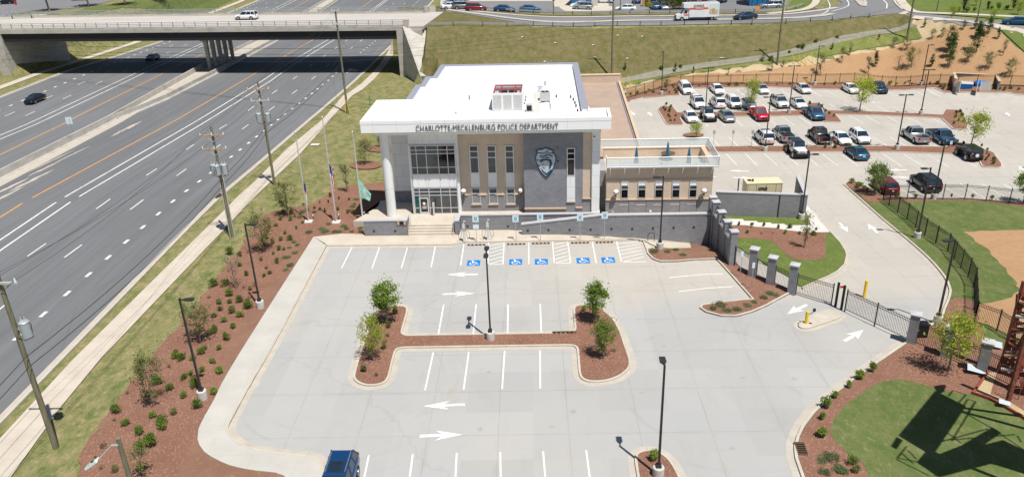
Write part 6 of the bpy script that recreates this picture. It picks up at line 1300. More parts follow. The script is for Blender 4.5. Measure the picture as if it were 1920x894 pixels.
def vehicle_proto(kind,col,roof=None,bar=False,spare=False,cover=False,whl='rim_metal',panor=False,hood=None):
    K=KIND[kind]; pm='paint_'+col; nm={'sedan':'sedan_car','suv':'sport_utility_vehicle','crossover':'crossover_car','pickup':'pickup_truck','jeep':'off_road_vehicle'}[kind]
    r_=empty(nm); W_=K['W']; m=MB(); loft(m,K['st'],pm); x0=K['st'][0][0]; x1=K['st'][-1][0]
    wx0,wx1=K['wb']; wr=K['wr']
    if 'bed' in K:
        a,b_,z=K['bed']; m.box((a,-W_*.98,.42),(b_,-W_*.86,z),pm); m.box((a,W_*.86,.42),(b_,W_*.98,z),pm); m.box((a,-W_*.86,.42),(a+.1,W_*.86,z),pm); m.box((a+.1,-W_*.86,.42),(b_,W_*.86,.72),'trim_black'); m.box((a-.12,-W_*.9,.42),(a,W_*.9,.62),'rim_metal')
        if cover: m.box((a+.04,-W_*.84,z-.06),(b_-.02,W_*.84,z+.02),'trim_black')
        x0=a
    for wx in (wx0,wx1):
        for s in (-1,1): m.cyl((wx,s*(W_*.80),wr),(wx,s*(W_*1.003),wr),wr*1.18,wr*1.16,'trim_black',16)
    m.box((x0+.1,-W_*.8,.20),(x1-.1,W_*.8,.34),'trim_black')
    if kind=='jeep':
        for s in (-1,1):
            m.box((wx1-.6,s*.70-.22,.92),(wx1+.55,s*.70+.22,1.0),'trim_black'); m.box((wx0-.5,s*.72-.2,.98),(wx0+.5,s*.72+.2,1.05),'trim_black')
        m.box((x1,-.75,.5),(x1+.22,.75,.72),'trim_black')
    if hood: m.box((1.1,-W_*.62,K['st'][-3][3]+.0),(1.75,W_*.62,K['st'][-3][3]+.07),'paint_'+hood)
    body=m.build('body',r_)
    a,b_,c,d,zb,zt,wb,wt=K['gh']; m=MB()
    q=[(a,-wb,zb),(d,-wb,zb),(d,wb,zb),(a,wb,zb),(b_,-wt,zt-.03),(c,-wt,zt-.03),(c,wt,zt-.03),(b_,wt,zt-.03)]
    m.add(q,[(0,1,5,4),(1,2,6,5),(2,3,7,6),(3,0,4,7),(4,5,6,7)],'car_glass'); m.build('windows',r_)
    m=MB(); rm=pm if not roof else 'paint_'+roof; e=.03
    m.add([(b_-e,-wt-e,zt-.05),(c+e,-wt-e,zt-.05),(c+e,wt+e,zt-.05),(b_-e,wt+e,zt-.05),(b_+.06,-wt+.06,zt+.0),(c-.1,-wt+.06,zt+.0),(c-.1,wt-.06,zt+.0),(b_+.06,wt-.06,zt+.0)],[(0,1,5,4),(1,2,6,5),(2,3,7,6),(3,0,4,7),(4,5,6,7)],rm)
    if panor: m.box((c-1.2,-.45,zt+.002),(c-.25,.45,zt+.012),'car_glass')
    def pil(p,q_,w=.035):
        p,q_=Vector(p),Vector(q_); m.cyl(p,q_,w,w,pm if kind!='jeep' else pm,5,False,False)
    for s in (-1,1):
        pil((d,s*wb,zb),(c,s*wt,zt-.03)); pil((a,s*wb,zb),(b_,s*wt,zt-.03),.05)
        for t in ((.48,) if kind!='suv' and kind!='crossover' else (.40,.74)): 
            pil((d+(a-d)*t,s*wb*1.005,zb),(c+(b_-c)*t,s*wt*1.02,zt-.03),.04)
    if kind in('suv','crossover'):
        for s in (-1,1): m.box((b_+.2,s*(wt-.08)-.02,zt+.0),(c-.25,s*(wt-.08)+.02,zt+.05),'rim_metal' if col!='black' else 'trim_black')
    m.build('roof',r_)
    if bar: MB().box((-.35 if kind=='suv' else -.5,-.62,zt+.01),(-.08 if kind=='suv' else -.22,.62,zt+.12),'car_glass').build('light_bar',r_)
    for wx in (wx0,wx1):
        for s in (-1,1):
            m=MB(); y=s*(W_*1.0-.10); tw=.12 if kind!='jeep' else .17; 
            if kind=='jeep': y=s*W_*.98
            m.cyl((wx,y-tw,wr),(wx,y+tw,wr),wr,wr,'tyre',18); w=m.build('wheel',r_); m=MB(); m.cyl((wx,y+s*(tw-.02),wr),(wx,y+s*(tw+.012),wr),wr*.62,wr*.60,whl,12); 
            for k in range(5): an=k*math.tau/5; m.cyl((wx+.3*wr*math.cos(an),y+s*(tw+.013),wr+.3*wr*math.sin(an)),(wx+.3*wr*math.cos(an),y+s*(tw+.016),wr+.3*wr*math.sin(an)),wr*.11,wr*.11,'trim_black',5)
            m.build('rim',w)
    zf=K['st'][-2][2]-.08; zr_=.82 if kind=='sedan' else 1.0; xf=K['st'][-2][0]; wf=K['st'][-2][4]
    if kind=='jeep': zf=1.0; wf=.62; xf=1.84
    for s in (-1,1):
        m=MB(); 
        if kind=='jeep': m.cyl((xf,s*.42,.92),(xf+.04,s*.42,.92),.1,.1,'head_lens',10)
        else: m.add([(xf-.10,s*wf*.99,zf-.06),(xf-.10,s*wf*.99,zf+.06),(xf+.10,s*wf*.62,zf+.04),(xf+.12,s*wf*.62,zf-.09),(xf-.20,s*wf*.90,zf+.10),(xf-.02,s*wf*.55,zf+.10)],[(0,1,2,3),(1,4,5,2)],'head_lens')
        m.build('headlight',r_); m=MB(); xr=x0
        m.box((xr-.02,s*W_*.78-.12,zr_-.12 if kind!='pickup' else .72),(xr+.12,s*W_*.78+.13,zr_+.08),'tail_lens'); m.build('taillight',r_)
        m=MB(); m.box((d-.35,s*(W_+.10)-.09,zb-.02),(d-.2,s*(W_+.10)+.09,zb+.13),pm if kind!='jeep' else 'trim_black'); m.build('mirror',r_)
    m=MB(); xg=K['st'][-1][0]
    if kind=='jeep':
        for k in range(7): m.box((xf+.0,-.3+k*.09,.78),(xf+.03,-.26+k*.09,1.0),'trim_black')
    else: m.box((xg-.05,-.42,.46),(xg+.025,.42,.46+(.30 if kind in('pickup','suv') else .14)),'trim_black'); 
    m.build('grille',r_)
    m=MB(); m.box((x0-.035 if 'bed' not in K else x0-.13,-.16,.66 if kind!='pickup' else .5),(x0+.0,.16,.80 if kind!='pickup' else .62),'plate_orange' if bar else 'plate_white'); m.build('plate',r_)
    if spare: m=MB(); m.cyl((x0-.25,.1,1.0),(x0-.02,.1,1.0),.40,.40,'tyre',16); m.cyl((x0-.27,.1,1.0),(x0-.25,.1,1.0),.24,.24,'head_lens',12); m.build('spare_wheel',r_)
    if kind in ('sedan','suv') and col in('white','silver') and bar is None: pass
    return r_
def place(u,v,head,lab,kind,col,p=None,dx=0,scale=None,**k):
    key=(kind,col,tuple(sorted(k.items()))); p=p or TG(u,v,.0); p=Vector((p.x,p.y,p.z+.012))
    sx=-0.0
    if key in CARN: o=copy_tree(CARN[key],p,head)
    else: o=vehicle_proto(kind,col,**k); o.location=p; CARN[key]=o; o.rotation_euler=(0,0,head)
    cat={'sedan':'car','suv':'car','crossover':'car','pickup':'pickup truck','jeep':'car'}[kind]; tag(o,lab,cat,'parked vehicles')
    # lie on the slope of the ground
    if abs(p.z-Hl(p.x,p.y))<.3:
        d=Vector((math.cos(head),math.sin(head))); s1=(Hl(p.x+d.x*1.5,p.y+d.y*1.5)-Hl(p.x-d.x*1.5,p.y-d.y*1.5))/3
        o.rotation_euler=(0,-math.atan(s1),head)
    return o
DN,UP=R(-90),R(90)
VL=[(1285,173,DN,'white SUV parked at the left end of the far row by the mulch bed','suv','white',{}),
(1344,173.5,DN,'white sedan second from the left in the far row','sedan','white',{}),
(1427,173,DN,'white sedan in the far row right behind the yellow-green tree','sedan','pearl',dict(bar=True)),
(1505,172.5,DN,'silver-white sedan in the far row beside a lamp base','sedan','pearl',{}),
(1594,172.5,DN,'white sedan in the far row just left of the dark pickup','sedan','white',{}),
(1643,171.5,DN,'dark navy pickup at the right end of the far row','pickup','navy',{}),
(1308,200.5,DN,'white SUV with light bar, left end of the second row','suv','white',dict(bar=True)),
(1345,199.5,UP,'white SUV with orange plate seen from behind in the second row','suv','white',dict(bar=True,panor=True)),
(1375,199.5,DN,'white SUV with dark front in the middle of the second row','suv','white',dict(hood='navy')),
(1403,201.5,DN,'pale sedan half hidden by the yellow-green tree in the second row','sedan','silver',dict(bar=True)),
(1461,199,DN,'white SUV with roof rails left of a sedan in the second row','suv','pearl',dict(bar=True)),
(1496,200.5,DN,'white sedan next to the lamp in the second row','sedan','white',dict(bar=True)),
(1294,226,DN,'small white sedan at the left end of the third row','sedan','white',dict(whl='head_lens')),
(1327,225,DN,'white off-road vehicle with black roof in the third row','jeep','white',dict(roof='navy')),
(1362,225,DN,'silver-white sedan in the third row left of the red pickup','sedan','silver',{}),
(1423,222,DN,'bright red pickup in the third row','pickup','red',{}),
(1525,220.5,DN,'steel blue pickup at the right end of the third row','pickup','steelblue',{}),
(1432,265,UP,'white SUV with orange plate in the row along the lower mulch strip','suv','pearl',dict(bar=True,roof='white')),
(1468,260.5,UP,'silver pickup with black bed cover in the row along the lower mulch strip','pickup','silver',dict(cover=True)),
(1536,263,UP,'black pickup behind the bare little tree','pickup','black',{}),
(1575,267,DN,'white coupe-like sedan right of the black pickup','sedan','white',dict(roof='white')),
(1611,265,DN,'white crossover right of the white sedan in the fourth row','crossover','white',{}),
(1715,262.5,UP,'silver pickup with open bed near the double-headed lamp','pickup','silver',{}),
(1763,265,DN,'older blue pickup at the right end of the fourth row','pickup','steelblue',dict(cover=True)),
(1494,291,DN,'lifted white off-road vehicle with big tyres and black roof, nearest to the screen wall','jeep','white',dict(roof='black')),
(1605,293.5,UP,'teal sedan seen from behind below the lower mulch strip','sedan','teal',{}),
(1815,296,UP,'dark off-road vehicle with spare wheel at the right end of the lower mulch strip','jeep','darkteal',dict(roof='black',spare=True)),
(1657,357,UP,'dark red crossover behind the fence and the round green tree','crossover','maroon',{}),
(1733,351.5,UP,'large black SUV parked beside the fence and a lamp','suv','black',{})]
for u,v,hd,lab,kd,cl,kw in VL:
    o=place(u,v,hd+R(rnd.uniform(-1.2,1.2))+R(2)*(1 if v<240 else 0),lab,kd,cl,**kw)
    if 'lifted' in lab: o.scale=(1.06,1.06,1.12)
c=G(645,849,1.45); o=place(0,0,DN,'blue hatchback with dark glass roof, cut off by the bottom edge','crossover','blue',p=Vector((c.x-.1,c.y-1.75,0)),panor=True)
for q,hd,lab,kd,cl in ((T(67,192),DN,'black sedan driving towards the viewer on the far carriageway','sedan','black'),(T(287,114),DN,'dark sedan in the shadow under the bridge','sedan','navy'),(T(1397,37),R(187),'dark blue sedan following the box truck on the overpass road','sedan','navy'),(T(1905,47),R(155),'blue sedan on the far right street','sedan','teal')):
    place(0,0,hd,lab,kd,cl,p=Vector((q.x,q.y,Hl(q.x,q.y)+.03)))
q=G(463,37,7.2); place(0,0,bang+PI,'white SUV driving across the bridge','suv','white',p=Vector((q.x,q.y,7.2)),whl='rim_metal')
for k,(u,v,hd,kd,cl,lab) in enumerate(((846,17,20,'sedan','white','white sedan nearest to the guard rail in the far car park column'),(851,10,20,'suv','steelblue','blue SUV in the far car park column behind the white sedan'),(858,5,20,'sedan','silver','silver sedan in the far car park column, third from the rail'),(868,1,20,'suv','white','white SUV at the top of the far car park column'),(868,18,10,'suv','grey','dark grey wagon-like SUV behind the guard rail, right of the white sedans'),(893,20.5,5,'crossover','maroon','dark maroon crossover behind the far guard rail'),
    (946,22.5,0,'sedan','blue','blue sedan roof just visible behind the far guard rail'),(994,22.5,0,'sedan','steelblue','light blue sedan roof behind the far guard rail, second one'),
    (1088,13.5,175,'sedan','white','white sedan in front of the blue building'),(1092,18,175,'crossover','silver','silver crossover nearest to the guard rail in front of the blue building'),(1120,5,175,'sedan','pearl','white sedan right of the blue building'),(1132,6,170,'suv','white','white SUV right of the blue building, beside the sedan'),
    (1173,21,175,'sedan','white','white car roof behind the guard rail near the thin poles'),(1193,6,90,'crossover','blue','blue car left of the red brick building'),(1228,17,90,'crossover','steelblue','blue car behind the yellow bush at the red brick building'),(1245,18.5,-90,'crossover','silver','silver car between the bushes before the red brick building'),(1353,4,90,'crossover','blue','blue car right of the red brick building'),(1437,10,178,'suv','black','black SUV before the far right blue building'),(1444,17,178,'suv','silver','silver SUV before the far right blue building'),(14,8,180,'suv','black','black SUV in the upper left corner car park'),(150,1,180,'suv','navy','dark SUV at the top edge between the palm-like trunks'))):
    if 'between the palm' in lab: lab='dark SUV at the very top edge, right of the upper left corner'
    place(u,v,R(hd),lab,kd,cl)
# moving van
q=T(1306,38.5); tk=empty('box_truck',(q.x,q.y,Hl(q.x,q.y)+.04),R(180+1)); tag(tk,'white box truck with an orange-red stripe driving on the overpass road','truck')
m=MB(); m.box((-4.3,-1.2,.75),(1.9,1.2,3.55),'paint_white'); m.add([(1.9,-1.2,2.55),(3.1,-1.15,2.75),(3.1,1.15,2.75),(1.9,1.2,2.55),(1.9,-1.2,3.55),(3.0,-1.15,3.5),(3.0,1.15,3.5),(1.9,1.2,3.55)],[(0,1,5,4),(1,2,6,5),(2,3,7,6),(4,5,6,7),(0,3,2,1)],'paint_white'); m.box((-4.35,-1.22,.6),(1.9,1.22,.75),'trim_black'); m.build('cargo_box',tk)
m=MB(); m.add([(1.95,-1.05,.5),(3.4,-1.05,.5),(4.5,-.95,.5),(4.5,.95,.5),(3.4,1.05,.5),(1.95,1.05,.5),(1.95,-1.05,1.5),(3.3,-1.05,1.5),(4.4,-.9,1.2),(4.4,.9,1.2),(3.3,1.05,1.5),(1.95,1.05,1.5)],[(0,1,7,6),(1,2,8,7),(2,3,9,8),(3,4,10,9),(4,5,11,10),(6,7,10,11),(7,8,9,10),(0,6,11,5)],'paint_white'); m.add([(1.95,-1.0,1.5),(3.3,-1.0,1.5),(3.3,1.0,1.5),(1.95,1.0,1.5),(1.95,-.95,2.4),(2.7,-.92,2.4),(2.7,.92,2.4),(1.95,.95,2.4)],[(0,1,5,4),(2,3,7,6),(3,0,4,7)],'paint_white'); m.add([(2.6,-.95,2.4),(2.6,.95,2.4),(1.95,.95,2.45),(1.95,-.95,2.45)],[(0,1,2,3)],'paint_white'); m.build('cab',tk)
m=MB(); m.add([(3.31,-.9,1.53),(3.31,.9,1.53),(2.72,.85,2.36),(2.72,-.85,2.36)],[(0,1,2,3)],'car_glass')
for s in (-1,1): m.add([(2.2,s*1.02,1.55),(3.1,s*1.02,1.55),(2.7,s*.98,2.2),(2.2,s*.98,2.2)],[(0,1,2,3)],'car_glass')
m.build('windows',tk)
m=MB(); m.box((4.4,-.7,.75),(4.53,.7,1.1),'trim_black'); m.box((4.3,-1.0,.45),(4.6,1.0,.65),'trim_black'); m.build('grille',tk)
plain('stripe_orange',(.72,.10,.02),.5)
for s in (-1,1):
    m=MB(); m.box((-2.0,s*1.205-.003,2.30),(1.9,s*1.205+.003,2.68),'stripe_orange'); m.box((2.0,s*1.055-.003,1.1),(2.9,s*1.055+.003,1.4),'stripe_orange'); m.build('stripe',tk)
    m=MB(); m.slab([(-4.1,1.2),(-2.2,1.3),(-2.4,3.2),(-4.1,3.3)],s*1.205-.003,s*1.205+.003,'unit_grey'); m.slab([(-4.0,2.1),(-2.4,2.4),(-2.45,3.15),(-4.0,3.2)],s*1.21-.003,s*1.21+.003,'steel_sky' if 'steel_sky' in MATS else 'sign_white'); m.slab([(-3.6,1.4),(-2.9,1.4),(-2.7,2.3),(-3.3,2.6)],s*1.214-.003,s*1.214+.003,'flag_gold'); m.build('picture_panel',tk)
    for wx in (-2.9,3.3): m=MB(); m.cyl((wx,s*.85,.45),(wx,s*1.15,.45),.45,.45,'tyre',18); w=m.build('wheel',tk); m=MB(); m.cyl((wx,s*1.15,.45),(wx,s*1.165,.45),.25,.24,'rim_metal',12); m.build('rim',w)
    m=MB(); m.box((4.42,s*.8-.12,.85),(4.5,s*.8+.12,1.05),'head_lens'); m.build('headlight',tk)
me=lettering('U-HAUL',0,2.2,0,.42,0,'trim_black',tk); me.transform(Matrix.Translation((1.0,1.23,3.1))@Matrix.Rotation(PI,4,'Z')); o=bpy.data.objects.new('lettering',me); COL.objects.link(o); o.parent=tk
me=lettering('MOVING HELP',0,1.5,0,.18,0,'white_letters',tk); me.transform(Matrix.Translation((.6,1.235,2.49))@Matrix.Rotation(PI,4,'Z')); o=bpy.data.objects.new('lettering',me); COL.objects.link(o); o.parent=tk
# ================================================================ TREES AND PLANTS
def leaves(m,n,pos,size,mat,rr,flat=.0):
    vs=[];fs=[]
    for _ in range(n):
        c=pos(rr); s=size*(.6+.8*rr.random()); a=Vector((rr.gauss(0,1),rr.gauss(0,1),rr.gauss(0,1)*(1-flat))).normalized(); b=a.orthogonal().normalized(); q=rr.random()*math.tau; b=b*math.cos(q)+a.cross(b)*math.sin(q); t=a.cross(b)
        u_=b*s; w=t*s*.55; k=len(vs); c=Vector(c); vs+=[c-u_,c+w*.9-u_*.1,c+u_,c-w*.9+u_*.1]; fs.append((k,k+1,k+2,k+3))
    m.add(vs,fs,mat)
def limb(m,p,d,L,r,rr,mat,depth,tips,spread=.6,up=.25):
    p=Vector(p); d=Vector(d).normalized(); q=p+d*L; m.cyl(p,q,r,r*.62,mat,6 if depth>1 else 4,False); 
    if depth==0: tips.append(q); return
    tips.append(p.lerp(q,.7))
    for k in range(3 if depth>1 else 2):
        e=Vector((rr.gauss(0,1),rr.gauss(0,1),rr.gauss(0,.5))).normalized(); nd=(d+e*spread+Vector((0,0,up))).normalized(); limb(m,p.lerp(q,.55+.45*rr.random()),nd,L*(.55+.25*rr.random()),r*.55,rr,mat,depth-1,tips,spread,up)
def tree_proto(kind,h,w,leaf,seed,n=1500,trunk=.25,lsz=.10,bark='lime_bark',shape='oval',nm='tree',bare=False):
    rr=random.Random(seed); r_=empty(nm); m=MB(); tips=[]; r0=.035+.012*h
    P=[Vector((0,0,-.1))]; 
    for k in range(1,7): P.append(Vector((rr.gauss(0,.02*h*.3),rr.gauss(0,.02*h*.3),h*.92*k/6)))
    for k in range(6): m.cyl(P[k],P[k+1],r0*(1-k/6.5),r0*(1-(k+1)/6.5),bark,7,False)
    def env(t):  # half width at fraction t of the crown
        if shape=='cone': return max(.03,(1-t)**.8*(.35+.65*min(1,t*5)))
        if shape=='wide': return math.sin(PI*min(1,max(0,t*.9+.08)))**.6
        if shape=='vase': return .25+.75*t if t<.75 else max(.1,1-(t-.75)*2.8)
        return math.sin(PI*(t*.92+.05))**.75
    for k in range(int(9+h*3)):
        t=rr.random(); z=h*(trunk+(.92-trunk)*t); a=rr.random()*math.tau; L=w*.5*env(t)*(.75+.3*rr.random()); i=min(5,int(z/(h*.92)*6)); base=P[i].lerp(P[i+1],.5); base=Vector((base.x,base.y,z-.12*h*rr.random()))
        limb(m,base,(math.cos(a),math.sin(a),.55 if shape!='vase' else 1.2),L*.62,r0*.34,rr,bark,2 if not bare else 3,tips,.55,.25)
    tk=m.build('trunk',r_); m=MB()
    if not bare or n:
        cl=[]
        for _ in range(int(16+h*7)):
            t=rr.random()**.9; a=rr.random()*math.tau; R_=w*.5*env(t)*(.25+.75*math.sqrt(rr.random())); cl.append((R_*math.cos(a),R_*math.sin(a),h*(trunk+.04+(1.0-trunk)*t),w*(.07+.09*rr.random())))
        tp=[(q.x,q.y,q.z,w*.06) for q in tips if q.z<h*1.02 and math.hypot(q.x,q.y)<w*.56]
        cl=cl+rr.sample(tp,min(len(tp),len(cl)*2))
        def pos(r2): x,y,z,s=r2.choice(cl); return (x+r2.gauss(0,s),y+r2.gauss(0,s),z+r2.gauss(0,s*.85))
        leaves(m,n,pos,lsz,leaf,rr); m.build('crown',r_)
    return r_
def put(proto,u,v,lab,cat='tree',group=None,s=1,rz=None,dz=.08,first=[]):
    p=TG(u,v,dz) if not isinstance(u,Vector) else u
    if proto.get('used'): o=copy_tree(proto,p,rz if rz is not None else rnd.random()*6.28,scale=s if isinstance(s,(int,float,tuple)) else s)
    else: o=proto; o['used']=1; o.location=p; o.rotation_euler=(0,0,rz or 0); o.scale=(s,)*3 if isinstance(s,(int,float)) else s
    tag(o,lab,cat,group); return o
TRP={}
def tr(key,u,v,tv,lab,group=None,wf=1,dz=.09,**k):
    """a tree whose foot is at (u,v) and whose top shows at row tv"""
    p=TG(u,v,dz); h=hv(p,tv); base={'dense':('leaf_mid',3.6,1.9,'oval'),'lime':('leaf_lime',4,3.4,'oval'),'maple':('leaf_mid',4,2.6,'oval'),'thin':('leaf_olive',3.4,2.2,'vase'),'cone':('leaf_dark',3.5,1.7,'cone'),'bare':('leaf_tan',3,2.2,'vase'),'olive':('leaf_olive',3.5,2.4,'oval'),'purple':('leaf_purple',5,3,'vase'),'big':('leaf_green',9,8,'wide')}[key]
    sig=(key,k.get('seed',1)); 
    if sig not in TRP:
        lf,bh,bw,sh=base; n={'dense':4200,'lime':2100,'maple':2800,'thin':600,'cone':2000,'bare':60,'olive':1400,'purple':1500,'big':7000}[key]
        TRP[sig]=tree_proto(key,bh,bw,lf,sig[1]*7+len(key),n=n,trunk={'dense':.36,'lime':.30,'maple':.26,'cone':.14,'thin':.22,'big':.15}.get(key,.2),lsz={'dense':.078,'lime':.088,'maple':.088,'big':.2,'thin':.07,'purple':.13}.get(key,.075),shape=sh,bare=key=='bare',nm='bare_tree' if key=='bare' else 'young_tree'); TRP[sig]['h']=bh
    s=h/TRP[sig]['h']; o=put(TRP[sig],p,0,lab,'tree',group,(s*wf,s*wf,s)); return o
# trees in the kerbed islands and at the gate
tr('dense',727,607,531,'dark green young tree at the upper left end of the H-shaped island',seed=1,wf=1.15)
tr('lime',701,678,598,'yellow-green young tree at the lower left end of the H-shaped island',seed=1,wf=.72)
tr('dense',1117,607,533,'dark green young tree at the upper right end of the H-shaped island',seed=2,wf=1.0)
tr('maple',1132,672,600,'green young tree at the lower right end of the H-shaped island',seed=1,wf=.85)
tr('lime',1777,698,590,'bright yellow-green tree in front of the block pillars at the right',seed=2,wf=.88)
tr('maple',1640,367,308,'round green tree in the corner bed at the top of the drive',seed=2,wf=1.1)
tr('lime',1612,209,148,'yellow-green tree in the middle of the upper mulch strip',seed=3,wf=.95); tr('lime',1406,210,150,'tall thin yellow-green tree in front of the second row of cars',seed=5,wf=.62)
tr('lime',1820,278,212,'yellow-green tree at the right end of the lower mulch strip',seed=2,wf=1.0); tr('lime',1305,262,232,'light green tree behind the terrace railing',seed=3,wf=1.25)
tr('bare',1530,276,240,'small bare tree before the black pickup in the lower mulch strip',seed=1)
tr('maple',1918,382,320,'green tree at the right edge behind the fence',seed=1)
tr('thin',1508,466,400,'thin olive young tree in the mulch bed behind the stepped wall',seed=1,wf=.9)
tr('olive',1912,600,560,'thin tree at the right edge above the straw ground',seed=1) if False else None
# left bed trees
tr('olive',541,405,338,'young olive-green tree in the mulch bed beside the left flagpole',seed=1,wf=1); tr('thin',652,361,310,'nearly bare thin tree at the tip of the flagpole bed',seed=2); tr('olive',686,309,262,'young tree in the round mulch ring beside the column',seed=2,wf=1.15); tr('thin',712,277,245,'young tree in the upper mulch ring, half behind the column',seed=1)
tr('olive',495,473,395,'leafy green tree in the left bed, nearest to the corner of the white walk',seed=3,wf=.95); tr('bare',443,543,482,'brownish bare young tree in the left bed above a lamp',seed=2,wf=1.2); tr('olive',377,642,566,'light green young tree in the left bed beside the middle lamp',seed=4,wf=1.05); tr('olive',290,762,663,'light green young tree in the lower left bed',seed=5,wf=.72); tr('thin',270,893,838,'sparse brown-green shrub-like tree at the bottom of the left bed',seed=3,wf=1.4)
# slope trees behind the fence
SL=[('cone',1172,132,117),('cone',1266,135,119),('cone',1640,126,96,),('cone',1746,126,101),('cone',1779,127,88),('cone',1783,110,62),('cone',1778,96,48),('olive',1676,92,70),('olive',1698,94,68),('thin',1593,105,80),('thin',1578,120,90),('thin',1537,143,100),('thin',1468,127,110),('thin',1447,135,112),('bare',1683,133,105),('olive',1708,127,88),('thin',1627,140,108),('cone',1830,98,42),('cone',1832,72,40),('cone',1853,64,30),('olive',1814,118,85),('olive',1853,131,97),('olive',1893,144,110),('cone',1870,74,52),('cone',1733,52,36),('olive',1767,70,52),('cone',1647,76,64),('cone',1560,94,80),('olive',1748,74,55),('thin',1882,100,75),('cone',1828,55,34),('thin',1365,143,128),('cone',1300,138,125),('olive',1250,172,148),('bare',1880,106,84),('olive',1430,116,100),('olive',1805,56,38)]
PH={'cone':'dark green narrow','olive':'olive-green bushy','thin':'thin sparse','bare':'bare grey-brown'}
cnt={}
for k,q in enumerate(SL):
    key,u,v,tv=q; cnt[key]=cnt.get(key,0)+1
    tr(key,u,v,tv,PH[key]+' young tree on the straw-covered slope behind the back fence','young trees planted on the slope',seed=1+k%3,wf=1.05)
for u,v,tv,key,lab in ((1806,24,-4,'purple','dark purple tree across the far street, left one'),(1851,21,3,'purple','dark purple tree across the far street, middle one'),(1899,21,-8,'purple','dark purple tree across the far street, right one'),(1784,36,12,'lime','small lime-green tree beside the far street'),(1830,12,-10,'lime','lime-green tree on the far lawn between the purple trees'),(1908,29,3,'lime','lime-green tree at the far right on the lawn'),(1863,38,17,'lime','lime-green tree beside the far pavement')):
    tr(key,u,v,tv,lab,seed=2 if key=='purple' else 3)
for k,(u,v,tv) in enumerate(((1265,19,-14),(1282,18,-18),(1243,17,-10))): tr('big',u,v,tv,'large green tree before the red brick building, %s'%['middle one','right one','left one'][k],seed=1+k%2,wf=1.0)
tr('lime',1217,20,5,'yellow flowering bush at the corner of the red brick building',seed=2,wf=1.2)
for k,(u,v) in enumerate(((93,22),(167,13),(236,10),(298,5))):
    p=TG(u,v,.05); r_=empty('tall_tree',p); tag(r_,'straight bare-trunked tree on the far left lawn, %s from the left'%['first','second','third','fourth'][k],'tree','row of trees on the far lawn'); m=MB(); m.cyl((0,0,0),(-.4,0,5.5),.28,.2,'lime_bark',8); m.build('trunk',r_); m=MB(); rr=random.Random(k); leaves(m,2500,lambda q:(q.gauss(-.4,1.6),q.gauss(0,1.6),7.6+q.gauss(0,1.1)),.26,'leaf_dark',rr); m.build('crown',r_)
# ---- shrubs: each one an object of its own
def shrub_proto(kind,seed):
    rr=random.Random(seed); m=MB(); 
    if kind=='round': n,lf,sz=560,('leaf_green','leaf_mid','leaf_olive','leaf_green','leaf_mid')[seed//13%5],.052; f=lambda q:shell(q,.36,.42,.40)
    if kind=='bright': n,lf,sz=420,'leaf_mid',.065; f=lambda q:shell(q,.30,.50,.48)
    if kind=='low': n,lf,sz=420,'leaf_juniper',.055; f=lambda q:shell(q,.52,.16,.15)
    if kind=='grass': n,lf,sz=260,'leaf_olive',.10; f=lambda q:shell(q,.24,.40,.42)
    if kind=='dry': n,lf,sz=130,'leaf_tan',.06; f=lambda q:shell(q,.34,.3,.3)
    lumps=[(rr.gauss(0,.35),rr.gauss(0,.35),rr.random()*.6) for _ in range(9)]
    def shell(q,r,zc,hz):
        l=q.choice(lumps); a=Vector((q.gauss(0,1),q.gauss(0,1),q.gauss(0,1))).normalized()*(.45+.55*q.random()); return ((l[0]*.8+a.x*.75)*r,(l[1]*.8+a.y*.75)*r,max(.02,zc+(l[2]-.3+a.z*.7)*hz*.9))
    leaves(m,n,f,sz,lf,rr)
    for k in range(5): a=rr.random()*6.28; m.cyl((0,0,-.05),(.15*math.cos(a),.15*math.sin(a),.4 if kind!='low' else .12),.015,.006,'lime_bark',4,False)
    o=m.build({'round':'round_shrub','bright':'upright_shrub','low':'juniper_shrub','grass':'feathery_shrub','dry':'dormant_shrub'}[kind],None,fix=False); return o
SHP={}
def shrub(kind,u,v,lab,group,s=1.0,dz=.09):
    sd=rnd.randrange(5); key=(kind,sd); p=TG(u,v,dz)
    if key not in SHP: o=shrub_proto(kind,sd*13+len(kind)); SHP[key]=o
    else: o=SHP[key].copy(); COL.objects.link(o)
    o.location=p; o.rotation_euler=(0,0,rnd.random()*6.28); k=s*rnd.uniform(.52,.95); o.scale=(k*rnd.uniform(.85,1.18),k*rnd.uniform(.85,1.15),k*rnd.uniform(.75,1.2)); tag(o,lab,'shrub',group); return o
def many(kind,q,lab,group,s=1.0,dz=.09):
    for u,v in px(q): shrub(kind,u,v,lab,group,s,dz)
LB_='round green shrub in the mulch bed between the footpath lawn and the long white walk'; LG='round shrubs in the left bed'
many('round',"219,775 237,798 262,815 287,784 285,836 306,806 286,832 217,885 265,846 327,778 345,747 370,767 305,800 345,712 367,727 380,698 399,682 413,700 358,703 402,739 398,627 431,556 450,568 465,580 436,588 413,584 402,596 421,605 438,616 404,622 425,638 412,657 465,577 425,535 450,500 463,518 403,538 384,658 379,665 330,672 362,676 340,676 320,732 297,722 331,664 450,482 431,476 470,545 451,595 432,570 412,571",LB_,LG,1.15)
many('round',"526,414 532,402 545,415 553,408 546,400 568,420 577,397 518,425 535,440 506,430 500,448 527,452 512,458 497,462 524,470 556,430 570,386 528,410 490,490 500,505 520,495 533,470 545,452 513,478 488,470 506,515 495,520 662,399 600,395 590,392",'round green shrub in the mulch bed around the flagpoles and the nearby corner','round shrubs by the flagpoles',.85)
many('low',"616,422 627,437 645,426 650,431 637,437 610,437 660,436 677,437 690,431 676,430 668,376 665,385 655,396 661,390 590,400 604,432 580,438 567,400 562,409 552,456 543,466 553,476 538,485 557,462 545,500 536,508",'low spreading blue-green juniper in the mulch bed by the flagpoles','junipers by the flagpoles',.9)
